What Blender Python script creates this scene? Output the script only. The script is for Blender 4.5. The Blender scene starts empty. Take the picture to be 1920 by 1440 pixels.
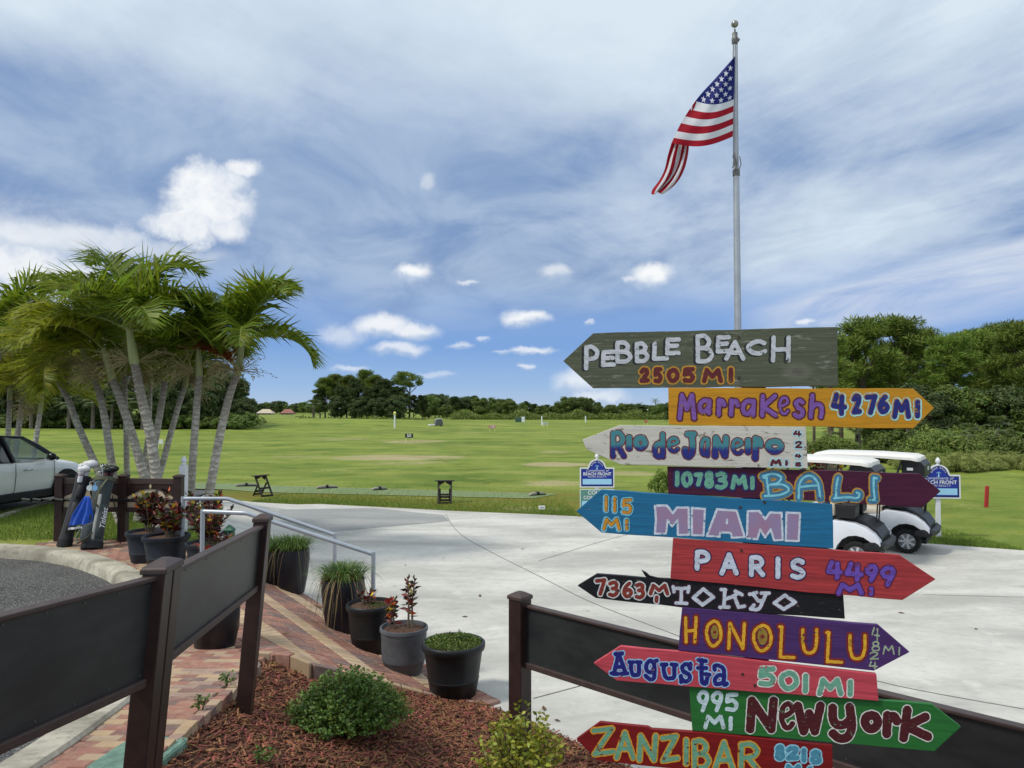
import bpy, bmesh, math, random
import numpy as np
from mathutils import Vector, Matrix, noise as mnoise
random.seed(7); rng = np.random.default_rng(7)
PI = math.pi; R = math.radians
SC = bpy.context.scene
COL = SC.collection

# ------------------------------------------------------------------ camera, world, sun
EYE = 2.7; FPX = 1400.0; PITCH = math.atan(45/FPX)
cam_d = bpy.data.cameras.new('camera'); cam = bpy.data.objects.new('camera', cam_d); COL.objects.link(cam)
cam.location = (0, 0, EYE); cam.rotation_euler = (PI/2 + PITCH, 0, 0)
cam_d.sensor_width = 36; cam_d.lens = 36*FPX/1920; cam_d.clip_start = 0.05; cam_d.clip_end = 5000
SC.camera = cam
SC.view_settings.view_transform = 'Standard'; SC.view_settings.look = 'None'
SC.view_settings.exposure = 0.0; SC.view_settings.gamma = 1
SUN_EL = R(52); SUN_AZ = math.atan2(-0.86, -0.34)      # from the left, a little behind the viewer
SUN_STRENGTH = 2.3; SUN_ANGLE = R(9)

def S(c):
    c /= 255.0
    return c/12.92 if c <= 0.04045 else ((c+0.055)/1.055)**2.4
def rgb(r, g, b, k=1.0): return (S(r)*k, S(g)*k, S(b)*k, 1)

def ray(px, py):
    a = (px-960)/FPX; b = (720-py)/FPX; c, s = math.cos(PITCH), math.sin(PITCH)
    return Vector((a, c - b*s, s + b*c))
def P(px, py, z=None, Y=None):
    d = ray(px, py)
    t = (z-EYE)/d.z if z is not None else Y/d.y
    return Vector((0, 0, EYE)) + d*t

class NT:
    def __init__(s, nt): s.nt = nt; s.nt.nodes.clear()
    def n(s, t, **kw):
        nd = s.nt.nodes.new(t)
        for k, v in kw.items():
            if k == 'ins':
                for i, x in v.items():
                    if hasattr(x, 'node'): s.nt.links.new(x, nd.inputs[i])
                    elif x is not None: nd.inputs[i].default_value = x
            else: setattr(nd, k, v)
        return nd
    def m(s, op, a, b=None, c=None, clamp=False):
        return s.n('ShaderNodeMath', operation=op, use_clamp=clamp, ins={0: a, 1: b, 2: c}).outputs[0]
    def vm(s, op, a, b=None, out=0):
        return s.n('ShaderNodeVectorMath', operation=op, ins={0: a, 1: b}).outputs[out]
    def mix(s, f, a, b, bt='MIX'):
        nd = s.n('ShaderNodeMix', data_type='RGBA', blend_type=bt)
        for i, x in ((0, f), (6, a), (7, b)):
            if hasattr(x, 'node'): s.nt.links.new(x, nd.inputs[i])
            else: nd.inputs[i].default_value = x
        return nd.outputs[2]
    def ss(s, x, a, b, lo=0.0, hi=1.0):
        return s.n('ShaderNodeMapRange', interpolation_type='SMOOTHSTEP', ins={0: x, 1: a, 2: b, 3: lo, 4: hi}).outputs[0]
    def noise(s, v, scale, detail=4, rough=0.55, dist=0.0, out=0):
        return s.n('ShaderNodeTexNoise', ins={'Vector': v, 'Scale': scale, 'Detail': detail, 'Roughness': rough, 'Distortion': dist}).outputs[out]

w = bpy.data.worlds.new('World'); SC.world = w; w.use_nodes = True
T = NT(w.node_tree)
D = T.n('ShaderNodeTexCoord').outputs['Generated']
sp = T.n('ShaderNodeSeparateXYZ', ins={0: D}); dx, dy, dz = sp.outputs
sky = T.n('ShaderNodeTexSky', sky_type='NISHITA', sun_disc=False, sun_elevation=SUN_EL, sun_rotation=SUN_AZ, air_density=1.0, dust_density=1.2).outputs[0]
K = 10.0                                                   # background strength is 0.1: cloud radiances are written x10
def kc(r, g, b, k=1.0): return (S(r)*K*k, S(g)*K*k, S(b)*K*k, 1)
z = T.m('MAXIMUM', dz, 0.0)
inv = T.m('DIVIDE', 1.0, T.m('ADD', z, 0.16))
pl = T.n('ShaderNodeCombineXYZ', ins={0: T.m('MULTIPLY', dx, inv), 1: T.m('MULTIPLY', dy, inv), 2: 0.0}).outputs[0]
# clear air: the Nishita sky with the humid pale blue of the coast near the horizon
hz = T.n('ShaderNodeValToRGB', ins={0: z})
e = hz.color_ramp.elements; e[0].position = 0.0; e[0].color = rgb(186, 208, 236); e[1].position = 0.5; e[1].color = rgb(150, 178, 220)
for p, c in ((0.03, (152, 190, 236)), (0.08, (120, 164, 226)), (0.16, (130, 166, 224)), (0.26, (143, 171, 219))):
    q = e.new(p); q.color = rgb(*c)
humid = T.vm('SCALE', hz.outputs[0]); humid.node.inputs[3].default_value = K
base = T.mix(0.86, sky, humid)
# high stratus veil, streaks running up to the right
mp = T.n('ShaderNodeMapping', vector_type='TEXTURE', ins={0: pl, 'Rotation': (0, 0, R(112)), 'Scale': (1.2, 1.0, 1), 'Location': (4.3, 2.2, 0)}).outputs[0]
n1 = T.noise(mp, 1.1, 10, 0.60, 0.5)
n2 = T.noise(pl, 0.55, 4, 0.5, 0.3)
mp3 = T.n('ShaderNodeMapping', vector_type='TEXTURE', ins={0: pl, 'Rotation': (0, 0, R(118)), 'Scale': (1.5, 0.75, 1)}).outputs[0]
n3 = T.noise(mp3, 2.0, 10, 0.64, 0.9)
veil = T.ss(T.m('ADD', z, T.m('MULTIPLY', T.m('SUBTRACT', n2, 0.5), 0.20)), 0.085, 0.19)
right = T.ss(dx, 0.02, 0.45)
bright = T.m('ADD', T.ss(z, 0.30, 0.52), T.m('MULTIPLY', T.m('SUBTRACT', n1, 0.45), 2.4))
bright = T.m('ADD', bright, T.m('MULTIPLY', right, T.m('MULTIPLY', T.m('SUBTRACT', n3, 0.34), 1.7)))
bank = T.m('MULTIPLY', T.m('MULTIPLY', T.ss(dx, 0.22, -0.15), T.ss(z, 0.40, 0.30)), T.ss(n2, 0.30, 0.50, 0.5, 1.0))
bright = T.m('SUBTRACT', bright, T.m('MULTIPLY', bank, 0.30))          # a slate-grey bank across the left and middle
bright = T.m('ADD', bright, T.ss(dy, 0.15, -0.5))           # unseen sky behind the viewer, brightened to light the sign faces
bright = T.m('MAXIMUM', T.m('MINIMUM', bright, 1.0), 0.0)
nb = T.noise(T.n('ShaderNodeMapping', vector_type='TEXTURE', ins={0: pl, 'Rotation': (0, 0, R(100)), 'Scale': (1.25, 1.0, 1)}).outputs[0], 2.3, 9, 0.58, 0.5)
bottom = T.mix(T.ss(nb, 0.32, 0.68), kc(128, 155, 196), kc(172, 192, 218))
veilc = T.mix(bright, bottom, kc(222, 235, 245))
c1 = T.mix(T.m('MULTIPLY', veil, 0.93), base, veilc)
# thin cirrus sheets: low on the right, and humid white on the far left horizon
cz = T.m('SUBTRACT', z, T.m('ADD', T.m('MULTIPLY', T.m('SUBTRACT', dx, 0.25), 0.24), 0.108))
sheet = T.m('MULTIPLY', T.m('MULTIPLY', T.ss(cz, 0.012, -0.004), T.ss(cz, -0.10, -0.022)), T.ss(dx, 0.26, 0.40))
c2 = T.mix(T.m('MULTIPLY', sheet, T.ss(n3, 0.25, 0.7, 0.25, 0.9)), c1, kc(216, 224, 237))
left = T.m('MULTIPLY', T.ss(T.m('ADD', dx, T.m('MULTIPLY', n1, 0.25)), -0.24, -0.44), T.ss(T.m('ADD', z, T.m('MULTIPLY', n3, -0.16)), 0.16, 0.07))
c2 = T.mix(T.m('MULTIPLY', left, 0.85), c2, kc(222, 230, 240))
# fair-weather cumulus: each one a lumpy patch of sky with its own direction and angular size
wob = T.noise(D, 26, 8, 0.60, 0.0, out=1)
wobv = T.vm('SUBTRACT', wob, (0.5, 0.5, 0.5))
Dw = T.vm('ADD', D, T.n('ShaderNodeVectorMath', operation='SCALE', ins={0: wobv, 3: 0.068}).outputs[0])
Dw2 = T.vm('ADD', D, T.n('ShaderNodeVectorMath', operation='SCALE', ins={0: wobv, 3: 0.030}).outputs[0])
puffs = [(385,352,62,52,1),(452,314,36,18,1),(415,338,46,30,1),(392,385,80,42,1),(345,420,62,38,.95),(420,425,45,30,.9),
         (775,512,38,22,1),(716,612,66,26,.9),(775,622,55,20,.85),(750,655,62,17,.7),(985,597,50,20,.95),
         (1045,512,34,20,.6),(1220,517,44,26,1),(1180,522,22,9,.6),(805,342,16,18,.35),(878,527,26,7,.55),(640,632,52,26,.5),
         (995,657,52,10,.7),(990,686,16,7,.6),(862,650,26,9,.5),(905,637,14,7,.5),(655,688,40,10,.5),(1108,606,12,8,.5),
         (1510,603,22,9,.7),(60,440,90,26,.6),(40,520,120,38,.75),(170,446,90,28,.6),(240,450,40,36,.6),(1090,718,60,34,.7),(1120,745,60,20,.6),(820,700,40,8,.35),(940,658,20,6,.4),(300,470,120,20,.5)]
acc = None; sha = None
for (px, py, rx, ry, st) in puffs:
    c = ray(px, py).normalized(); rt = c.cross(Vector((0, 0, 1))).normalized(); up = rt.cross(c)
    Dk = Dw if ry > 35 else Dw2; a = T.vm('DOT_PRODUCT', Dk, tuple(rt*(FPX/rx)), out=1); b = T.vm('DOT_PRODUCT', Dk, tuple(up*(FPX/ry)), out=1)
    rr = T.m('SQRT', T.m('ADD', T.m('MULTIPLY', a, a), T.m('MULTIPLY', b, b)))
    m_ = T.ss(rr, 1.12, 0.5 if ry > 35 else 0.35, 0.0, st)
    sh_ = T.m('MULTIPLY', m_, T.ss(b, -0.75, 0.35)) if py > 480 else T.m('MULTIPLY', m_, 0.62); sha = sh_ if sha is None else T.m('MAXIMUM', sha, sh_)
    acc = m_ if acc is None else T.m('MAXIMUM', acc, m_)
pn = T.noise(D, 34, 5, 0.6)
lit = T.m('ADD', T.m('DIVIDE', sha, T.m('ADD', acc, 0.001)), T.m('MULTIPLY', T.m('SUBTRACT', pn, 0.5), 1.3))
pc = T.mix(T.ss(lit, 0.05, 0.85), kc(188, 205, 228), kc(248, 250, 252))
c3 = T.mix(T.m('MULTIPLY', acc, T.ss(dz, -0.01, 0.0)), c2, pc)
bg = T.n('ShaderNodeBackground', ins={0: c3, 1: 0.1})
T.nt.links.new(bg.outputs[0], T.n('ShaderNodeOutputWorld').inputs[0])

sd = bpy.data.lights.new('sun', 'SUN'); sd.energy = SUN_STRENGTH; sd.angle = SUN_ANGLE; sd.color = (1, 0.95, 0.86)
sun = bpy.data.objects.new('sun', sd); COL.objects.link(sun)
sv = Vector((math.sin(SUN_AZ)*math.cos(SUN_EL), math.cos(SUN_AZ)*math.cos(SUN_EL), math.sin(SUN_EL)))
sun.rotation_euler = sv.to_track_quat('Z', 'Y').to_euler(); sun.location = (-8, 4, 14)

# ------------------------------------------------------------------ materials
def mat(name, col, rough=0.6, var=0.0, vscale=8.0, bump=0.0, bscale=40.0, metal=0.0, spec=0.4, col2=None, island=0.0,
        stretch=None, coat=0.0, alpha=None, trans=0.0, sheen=0.0, gen='Object', objvar=0.0):
    m = bpy.data.materials.new(name); m.use_nodes = True
    t = NT(m.node_tree)
    co = t.n('ShaderNodeTexCoord').outputs[gen]
    if stretch: co = t.n('ShaderNodeMapping', ins={0: co, 'Scale': stretch}).outputs[0]
    c = col
    if var or col2:
        n = t.noise(co, vscale, 6, 0.62)
        c2 = col2 if col2 else tuple(max(0, x*(1-var)) for x in col[:3]) + (1,)
        c1_ = col if col2 else tuple(min(1, x*(1+var)) for x in col[:3]) + (1,)
        c = t.mix(t.ss(n, 0.33, 0.67), c2, c1_)
    if island:
        g = t.n('ShaderNodeNewGeometry').outputs['Random Per Island']
        hsv = t.n('ShaderNodeHueSaturation', ins={0: t.m('ADD', 0.5, t.m('MULTIPLY', t.m('SUBTRACT', t.m('FRACT', t.m('MULTIPLY', g, 7.3)), 0.5), island*0.12)), 1: 1.0,
                   2: t.m('ADD', 1.0-island, t.m('MULTIPLY', g, 2*island)), 4: c})
        c = hsv.outputs[0]
    if objvar:
        g = t.n('ShaderNodeObjectInfo').outputs['Random']
        c = t.n('ShaderNodeHueSaturation', ins={0: t.m('ADD', 0.5-objvar*0.04, t.m('MULTIPLY', g, objvar*0.08)), 2: t.m('ADD', 1.0-objvar, t.m('MULTIPLY', g, 2*objvar)), 4: c}).outputs[0]
    b = t.n('ShaderNodeBsdfPrincipled', ins={'Base Color': c, 'Roughness': rough, 'Metallic': metal, 'Specular IOR Level': spec, 'Coat Weight': coat, 'Sheen Weight': sheen})
    if bump:
        bn = t.noise(co, bscale, 5, 0.6)
        bp = t.n('ShaderNodeBump', ins={'Strength': bump, 'Distance': 0.01, 'Height': bn})
        t.nt.links.new(bp.outputs[0], b.inputs['Normal'])
    sh = b.outputs[0]
    if trans:
        tr = t.n('ShaderNodeBsdfTranslucent', ins={0: c})
        mx = t.n('ShaderNodeMixShader', ins={0: trans, 1: sh, 2: tr.outputs[0]}); sh = mx.outputs[0]
    if alpha is not None:
        tp = t.n('ShaderNodeBsdfTransparent')
        mx = t.n('ShaderNodeMixShader', ins={0: alpha, 1: tp.outputs[0], 2: sh}); sh = mx.outputs[0]
    t.nt.links.new(sh, t.n('ShaderNodeOutputMaterial').inputs[0])
    return m

# ------------------------------------------------------------------ mesh helpers
class MB:
    def __init__(s): s.v = []; s.f = []; s.mi = []; s.k = 0
    def add(s, vs, fs, k=None):
        o = len(s.v); s.v += [tuple(p) for p in vs]
        for f in fs: s.f.append(tuple(i+o for i in f)); s.mi.append(s.k if k is None else k)
        return s
    def box(s, c, d, rot=None, taper=1.0, k=None):
        vs = []
        for zz in (-.5, .5):
            q = taper if zz > 0 else 1.0
            for x, y in ((-.5, -.5), (.5, -.5), (.5, .5), (-.5, .5)): vs.append(Vector((x*d[0]*q, y*d[1]*q, zz*d[2])))
        if rot is not None:
            M = rot if isinstance(rot, Matrix) else Matrix.Rotation(rot, 3, 'Z')
            vs = [M @ p for p in vs]
        c = Vector(c)
        return s.add([p+c for p in vs], [(0,3,2,1),(4,5,6,7),(0,1,5,4),(1,2,6,5),(2,3,7,6),(3,0,4,7)], k)
    def beam(s, a, b, wd, hd, up=(0,0,1), k=None):
        a, b = Vector(a), Vector(b); x = (b-a); L = x.length; x.normalize(); u = Vector(up)
        y = u.cross(x)
        if y.length < 1e-4: y = Vector((0,1,0)).cross(x)
        y.normalize(); zz = x.cross(y)
        return s.box((a+b)/2, (L, wd, hd), Matrix((x, y, zz)).transposed(), k=k)
    def tube(s, pts, rad, n=8, caps=True, k=None, flat=1.0):
        pts = [Vector(p) for p in pts]; N = len(pts)
        if not hasattr(rad, '__len__'): rad = [rad]*N
        vs = []; prev = None
        for i, p in enumerate(pts):
            t = (pts[min(i+1, N-1)]-pts[max(i-1, 0)]).normalized()
            if prev is None: a = Vector((1,0,0)) if abs(t.x) < .9 else Vector((0,1,0))
            else: a = prev
            a = (a - t*a.dot(t)).normalized(); b = t.cross(a); prev = a
            for j in range(n):
                th = 2*PI*j/n; vs.append(p + (a*math.cos(th) + b*math.sin(th)*flat)*rad[i])
        fs = [(i*n+j, i*n+(j+1)%n, (i+1)*n+(j+1)%n, (i+1)*n+j) for i in range(N-1) for j in range(n)]
        if caps: fs += [tuple(range(n-1, -1, -1)), tuple((N-1)*n+j for j in range(n))]
        return s.add(vs, fs, k)
    def lathe(s, prof, n=32, c=(0,0,0), caps=(True, True), k=None, sx=1.0, sy=1.0):
        vs = []; c = Vector(c)
        for r, zz in prof:
            for j in range(n): vs.append(c + Vector((r*math.cos(2*PI*j/n)*sx, r*math.sin(2*PI*j/n)*sy, zz)))
        N = len(prof)
        fs = [(i*n+j, i*n+(j+1)%n, (i+1)*n+(j+1)%n, (i+1)*n+j) for i in range(N-1) for j in range(n)]
        if caps[0]: fs.append(tuple(range(n-1, -1, -1)))
        if caps[1]: fs.append(tuple((N-1)*n+j for j in range(n)))
        return s.add(vs, fs, k)
    def loft(s, secs, closed=True, caps=True, k=None):
        n = len(secs[0]); vs = [p for q in secs for p in q]; N = len(secs); m = n if closed else n-1
        fs = [(i*n+j, i*n+(j+1)%n, (i+1)*n+(j+1)%n, (i+1)*n+j) for i in range(N-1) for j in range(m)]
        if caps: fs += [tuple(range(n-1, -1, -1)), tuple((N-1)*n+j for j in range(n))]
        return s.add(vs, fs, k)
    def prism(s, poly, d, k=None):
        """poly: points in 3D (planar), extruded by vector d"""
        poly = [Vector(p) for p in poly]; d = Vector(d); n = len(poly)
        vs = poly + [p+d for p in poly]
        return s.add(vs, [tuple(range(n)), tuple(range(2*n-1, n-1, -1))] + [(i, i+n, (i+1)%n+n, (i+1)%n) for i in range(n)], k)
    def ball(s, c, r, n=12, m=8, sc=(1,1,1), k=None):
        prof = [(r*math.sin(PI*i/m)+1e-5, -r*math.cos(PI*i/m)) for i in range(m+1)]
        o = len(s.v); s.lathe(prof, n, (0,0,0), (False, False), k)
        for i in range(o, len(s.v)): p = s.v[i]; s.v[i] = (p[0]*sc[0]+c[0], p[1]*sc[1]+c[1], p[2]*sc[2]+c[2])
        return s
    def xf(s, M, start=0):
        for i in range(start, len(s.v)): s.v[i] = tuple(M @ Vector(s.v[i]))
        return s
    def build(s, name, mats, parent=None, org=(0,0,0), smooth=None, bevel=0.0, bseg=2, fixn=True):
        me = bpy.data.meshes.new(name)
        o = Vector(org)
        me.from_pydata([(p[0]-o.x, p[1]-o.y, p[2]-o.z) for p in s.v], [], s.f)
        if not isinstance(mats, (list, tuple)): mats = [mats]
        for m in mats: me.materials.append(m)
        if len(mats) > 1: me.polygons.foreach_set('material_index', s.mi)
        if fixn:
            bm = bmesh.new(); bm.from_mesh(me); bmesh.ops.recalc_face_normals(bm, faces=bm.faces); bm.to_mesh(me); bm.free()
        if smooth is not None:
            me.polygons.foreach_set('use_smooth', [True]*len(me.polygons)); me.set_sharp_from_angle(angle=R(smooth))
        ob = bpy.data.objects.new(name, me); COL.objects.link(ob)
        if parent is not None: ob.parent = parent
        else: ob.location = o
        if bevel:
            bv = ob.modifiers.new('bevel', 'BEVEL'); bv.width = bevel; bv.segments = bseg; bv.limit_method = 'ANGLE'; bv.angle_limit = R(35)
        return ob

def np_obj(name, V, F, mats, parent=None, mi=None, smooth=False):
    """V (n,3), F (m,k) arrays -> mesh object"""
    me = bpy.data.meshes.new(name); V = np.asarray(V, np.float32); F = np.asarray(F, np.int32); m, k = F.shape
    me.vertices.add(len(V)); me.vertices.foreach_set('co', V.ravel())
    me.loops.add(m*k); me.loops.foreach_set('vertex_index', F.ravel())
    me.polygons.add(m); me.polygons.foreach_set('loop_start', np.arange(0, m*k, k, dtype=np.int32)); me.polygons.foreach_set('loop_total', np.full(m, k, np.int32))
    if not isinstance(mats, (list, tuple)): mats = [mats]
    for x in mats: me.materials.append(x)
    if mi is not None: me.polygons.foreach_set('material_index', np.asarray(mi, np.int32))
    if smooth: me.polygons.foreach_set('use_smooth', np.ones(m, bool))
    me.update(calc_edges=True); me.validate()
    ob = bpy.data.objects.new(name, me); COL.objects.link(ob)
    if parent is not None: ob.parent = parent
    return ob

def tag(o, label=None, cat=None, group=None, kind=None):
    if label: o['label'] = label
    if cat: o['category'] = cat
    if group: o['group'] = group
    if kind: o['kind'] = kind
    return o
def thing(name, label, cat, loc=(0,0,0), rz=0.0, group=None, rot=None):
    o = bpy.data.objects.new(name, None); COL.objects.link(o); o.empty_display_size = 0.2
    o.location = loc; o.rotation_euler = rot if rot else (0, 0, rz)
    return tag(o, label, cat, group)
def struct(o): o['kind'] = 'structure'; return o
def copy_tree(o, loc, rz=0.0, scale=1.0, label=None, group=None, parent=None):
    c = o.copy(); COL.objects.link(c)
    if parent is None:
        c.location = loc; c.rotation_euler = (0, 0, rz); c.scale = (scale,)*3 if not hasattr(scale, '__len__') else scale
        if label: c['label'] = label
        if group: c['group'] = group
    else: c.parent = parent
    for ch in KIDS.get(o.name, []) or [x for x in bpy.data.objects if x.parent == o]: copy_tree(ch, None, parent=c)
    return c
KIDS = {}
def cr(pts, n=8, closed=False):
    """Catmull-Rom through 2-D/3-D points"""
    p = np.array(pts, float); N = len(p); out = []
    g = (lambda i: p[i % N]) if closed else (lambda i: p[min(max(i, 0), N-1)])
    for i in range(N if closed else N-1):
        a, b, c, d = g(i-1), g(i), g(i+1), g(i+2)
        for t in np.linspace(0, 1, n, endpoint=False):
            out.append(0.5*((2*b)+(c-a)*t+(2*a-5*b+4*c-d)*t*t+(3*b-3*c+d-a)*t**3))
    if not closed: out.append(p[-1])
    return np.array(out)
def sstep(x, a, b):
    t = np.clip((np.asarray(x, float)-a)/(b-a), 0, 1); return t*t*(3-2*t)
def inpoly(x, y, poly):
    x = np.asarray(x, float); y = np.asarray(y, float); r = np.zeros(x.shape, bool); n = len(poly)
    for i in range(n):
        x1, y1 = poly[i][:2]; x2, y2 = poly[(i+1) % n][:2]
        c = ((y1 > y) != (y2 > y)) & (x < (x2-x1)*(y-y1)/((y2-y1) if y2 != y1 else 1e-9)+x1); r ^= c
    return r

# ------------------------------------------------------------------ the lie of the land
def H(x, y):
    x = np.asarray(x, float); y = np.asarray(y, float)
    x0 = -1.7-0.54*(np.minimum(y, 17)-9)
    h = 0.5*np.clip((x0-x)/1.5, 0, 1)*(1-sstep(y, 16, 23))
    h = h + 0.10*np.maximum(0, 7-y)*np.clip((-1.55-x)/0.4, 0, 1)
    h = h + 0.14*sstep(-x, 8.0, 9.4)*sstep(y, 12.2, 13.6)*(1-sstep(y, 18, 30))
    h = h + 1.15*np.exp(-((x+34)/24)**2-((y-112)/20)**2) + 0.5*np.exp(-((x+75)/30)**2-((y-85)/22)**2) + 0.35*np.exp(-((x+8)/14)**2-((y-120)/16)**2)
    return h
def Hs(x, y): return float(H(x, y))
def PH(px, py, f=None):
    """photo pixel -> point on the land surface"""
    f = f or Hs; p = P(px, py, z=0.0)
    for _ in range(40):
        q = P(px, py, z=f(p.x, p.y)); p = p.lerp(q, 0.6)
    return p
def at(px, Y): return (px-960)/FPX*Y          # x of a photo column at distance Y
def sheet(name, poly, hf, off, step, m, thick=0.0):
    bm = bmesh.new(); vs = [bm.verts.new((p[0], p[1], 0)) for p in poly]; bm.faces.new(vs)
    bmesh.ops.triangulate(bm, faces=bm.faces)
    xs = [p[0] for p in poly]; ys = [p[1] for p in poly]
    for k, lo, hi in ((0, min(xs), max(xs)), (1, min(ys), max(ys))):
        c = math.floor(lo/step)*step+step
        while c < hi:
            co = (c, 0, 0) if k == 0 else (0, c, 0); no = (1, 0, 0) if k == 0 else (0, 1, 0)
            bmesh.ops.bisect_plane(bm, geom=bm.verts[:]+bm.edges[:]+bm.faces[:], plane_co=co, plane_no=no); c += step
    for v in bm.verts: v.co.z = hf(v.co.x, v.co.y)+off
    bmesh.ops.recalc_face_normals(bm, faces=bm.faces)
    if sum(f.normal.z for f in bm.faces) < 0: bmesh.ops.reverse_faces(bm, faces=bm.faces)
    me = bpy.data.meshes.new(name); bm.to_mesh(me); bm.free(); me.materials.append(m)
    me.polygons.foreach_set('use_smooth', [True]*len(me.polygons))
    o = bpy.data.objects.new(name, me); COL.objects.link(o)
    return struct(o)
# ------------------------------------------------------------------ ground materials
def grass_mat():
    m = bpy.data.materials.new('grass'); m.use_nodes = True; t = NT(m.node_tree)
    co = t.n('ShaderNodeTexCoord').outputs['Object']
    st = t.n('ShaderNodeMapping', ins={0: co, 'Scale': (0.35, 0.6, 1)}).outputs[0]
    big = t.noise(st, 0.16, 5, 0.6); mid = t.noise(st, 1.3, 6, 0.65); fine = t.noise(co, 9.0, 6, 0.7); tiny = t.noise(co, 60, 3, 0.7)
    c = t.mix(t.ss(big, 0.35, 0.65), rgb(100, 121, 46), rgb(136, 152, 62))
    c = t.mix(t.m('MULTIPLY', t.ss(mid, 0.40, 0.68), 0.55), c, rgb(160, 160, 76))
    m4 = t.noise(t.n('ShaderNodeMapping', ins={0: co, 'Scale': (0.7, 1.0, 1)}).outputs[0], 0.30, 9, 0.74, 0.3)
    c = t.mix(t.m('MULTIPLY', t.ss(m4, 0.49, 0.36), 0.95), c, rgb(84, 106, 34)); c = t.mix(t.m('MULTIPLY', t.ss(m4, 0.53, 0.66), 0.75), c, rgb(164, 166, 90))
    pt = t.noise(t.n('ShaderNodeMapping', ins={0: co, 'Scale': (0.12, 0.30, 1)}).outputs[0], 1.0, 8, 0.72)
    c = t.mix(t.m('MULTIPLY', t.ss(pt, 0.50, 0.72), 0.55), c, rgb(172, 168, 90))
    c = t.mix(t.m('MULTIPLY', t.ss(pt, 0.46, 0.28), 0.5), c, rgb(92, 114, 36))
    c = t.mix(t.m('MULTIPLY', t.ss(fine, 0.42, 0.62), 0.5), c, rgb(98, 116, 38))
    c = t.mix(t.m('MULTIPLY', t.ss(tiny, 0.5, 0.75), 0.5), c, rgb(66, 94, 28))
    sx, sy, sz = t.n('ShaderNodeSeparateXYZ', ins={0: co}).outputs
    # worn olive fringe of rough turf along the tee line
    band = t.m('MULTIPLY', t.m('MULTIPLY', t.ss(sy, 17.5, 19.5), t.ss(sy, 25.5, 23.2)), t.ss(sx, 5.5, 1.0))
    c = t.mix(t.m('MULTIPLY', band, t.ss(mid, 0.30, 0.62, 0.25, 0.95)), c, rgb(122, 112, 42))
    # sandy bare patches on the range
    wx = t.noise(t.n('ShaderNodeMapping', ins={0: co, 'Scale': (0.35, 0.6, 1)}).outputs[0], 0.9, 6, 0.7)
    acc = None
    for (px, py, hw, hh, k) in ((745,858,150,7,.8),(770,868,110,6,.5),(560,857,70,5,.45),(1042,871,75,5,.95),(1030,906,80,6,.7),(775,828,70,4,.7),(650,823,60,5,.5),
                                (1000,955,85,6,.75),(905,880,70,5,.4),(1185,888,70,6,.7),(1150,925,60,6,.4),(880,812,40,3,.4),(1110,803,80,4,.35),(1040,848,40,3,.6)):
        p = P(px, py, z=0.0); rx = hw/FPX*p.y; ry = p.y**2/(EYE*FPX)*hh
        a = t.m('DIVIDE', t.m('SUBTRACT', sx, p.x), rx); b = t.m('DIVIDE', t.m('SUBTRACT', sy, p.y), ry)
        r2 = t.m('ADD', t.m('MULTIPLY', a, a), t.m('MULTIPLY', b, b))
        q = t.m('MULTIPLY', t.ss(r2, 1.5, 0.0), k); acc = q if acc is None else t.m('MAXIMUM', acc, q)
    wx2 = t.noise(t.n('ShaderNodeMapping', ins={0: co, 'Scale': (0.9, 1.6, 1)}).outputs[0], 1.6, 7, 0.75)
    pm = t.ss(t.m('ADD', t.m('MULTIPLY', acc, 0.42), t.m('ADD', t.m('MULTIPLY', wx, 0.55), t.m('MULTIPLY', wx2, 0.55))), 0.66, 0.90)
    c = t.mix(t.m('MULTIPLY', t.m('MULTIPLY', pm, t.ss(acc, 0.02, 0.2)), 0.85), c, t.mix(mid, rgb(150, 128, 88), rgb(196, 184, 146)))
    b = t.n('ShaderNodeBsdfPrincipled', ins={'Base Color': c, 'Roughness': 0.85, 'Specular IOR Level': 0.15})
    bp = t.n('ShaderNodeBump', ins={'Strength': 0.7, 'Distance': 0.05, 'Height': t.m('ADD', fine, t.m('MULTIPLY', tiny, 0.5))})
    t.nt.links.new(bp.outputs[0], b.inputs['Normal'])
    t.nt.links.new(b.outputs[0], t.n('ShaderNodeOutputMaterial').inputs[0]); return m
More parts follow.
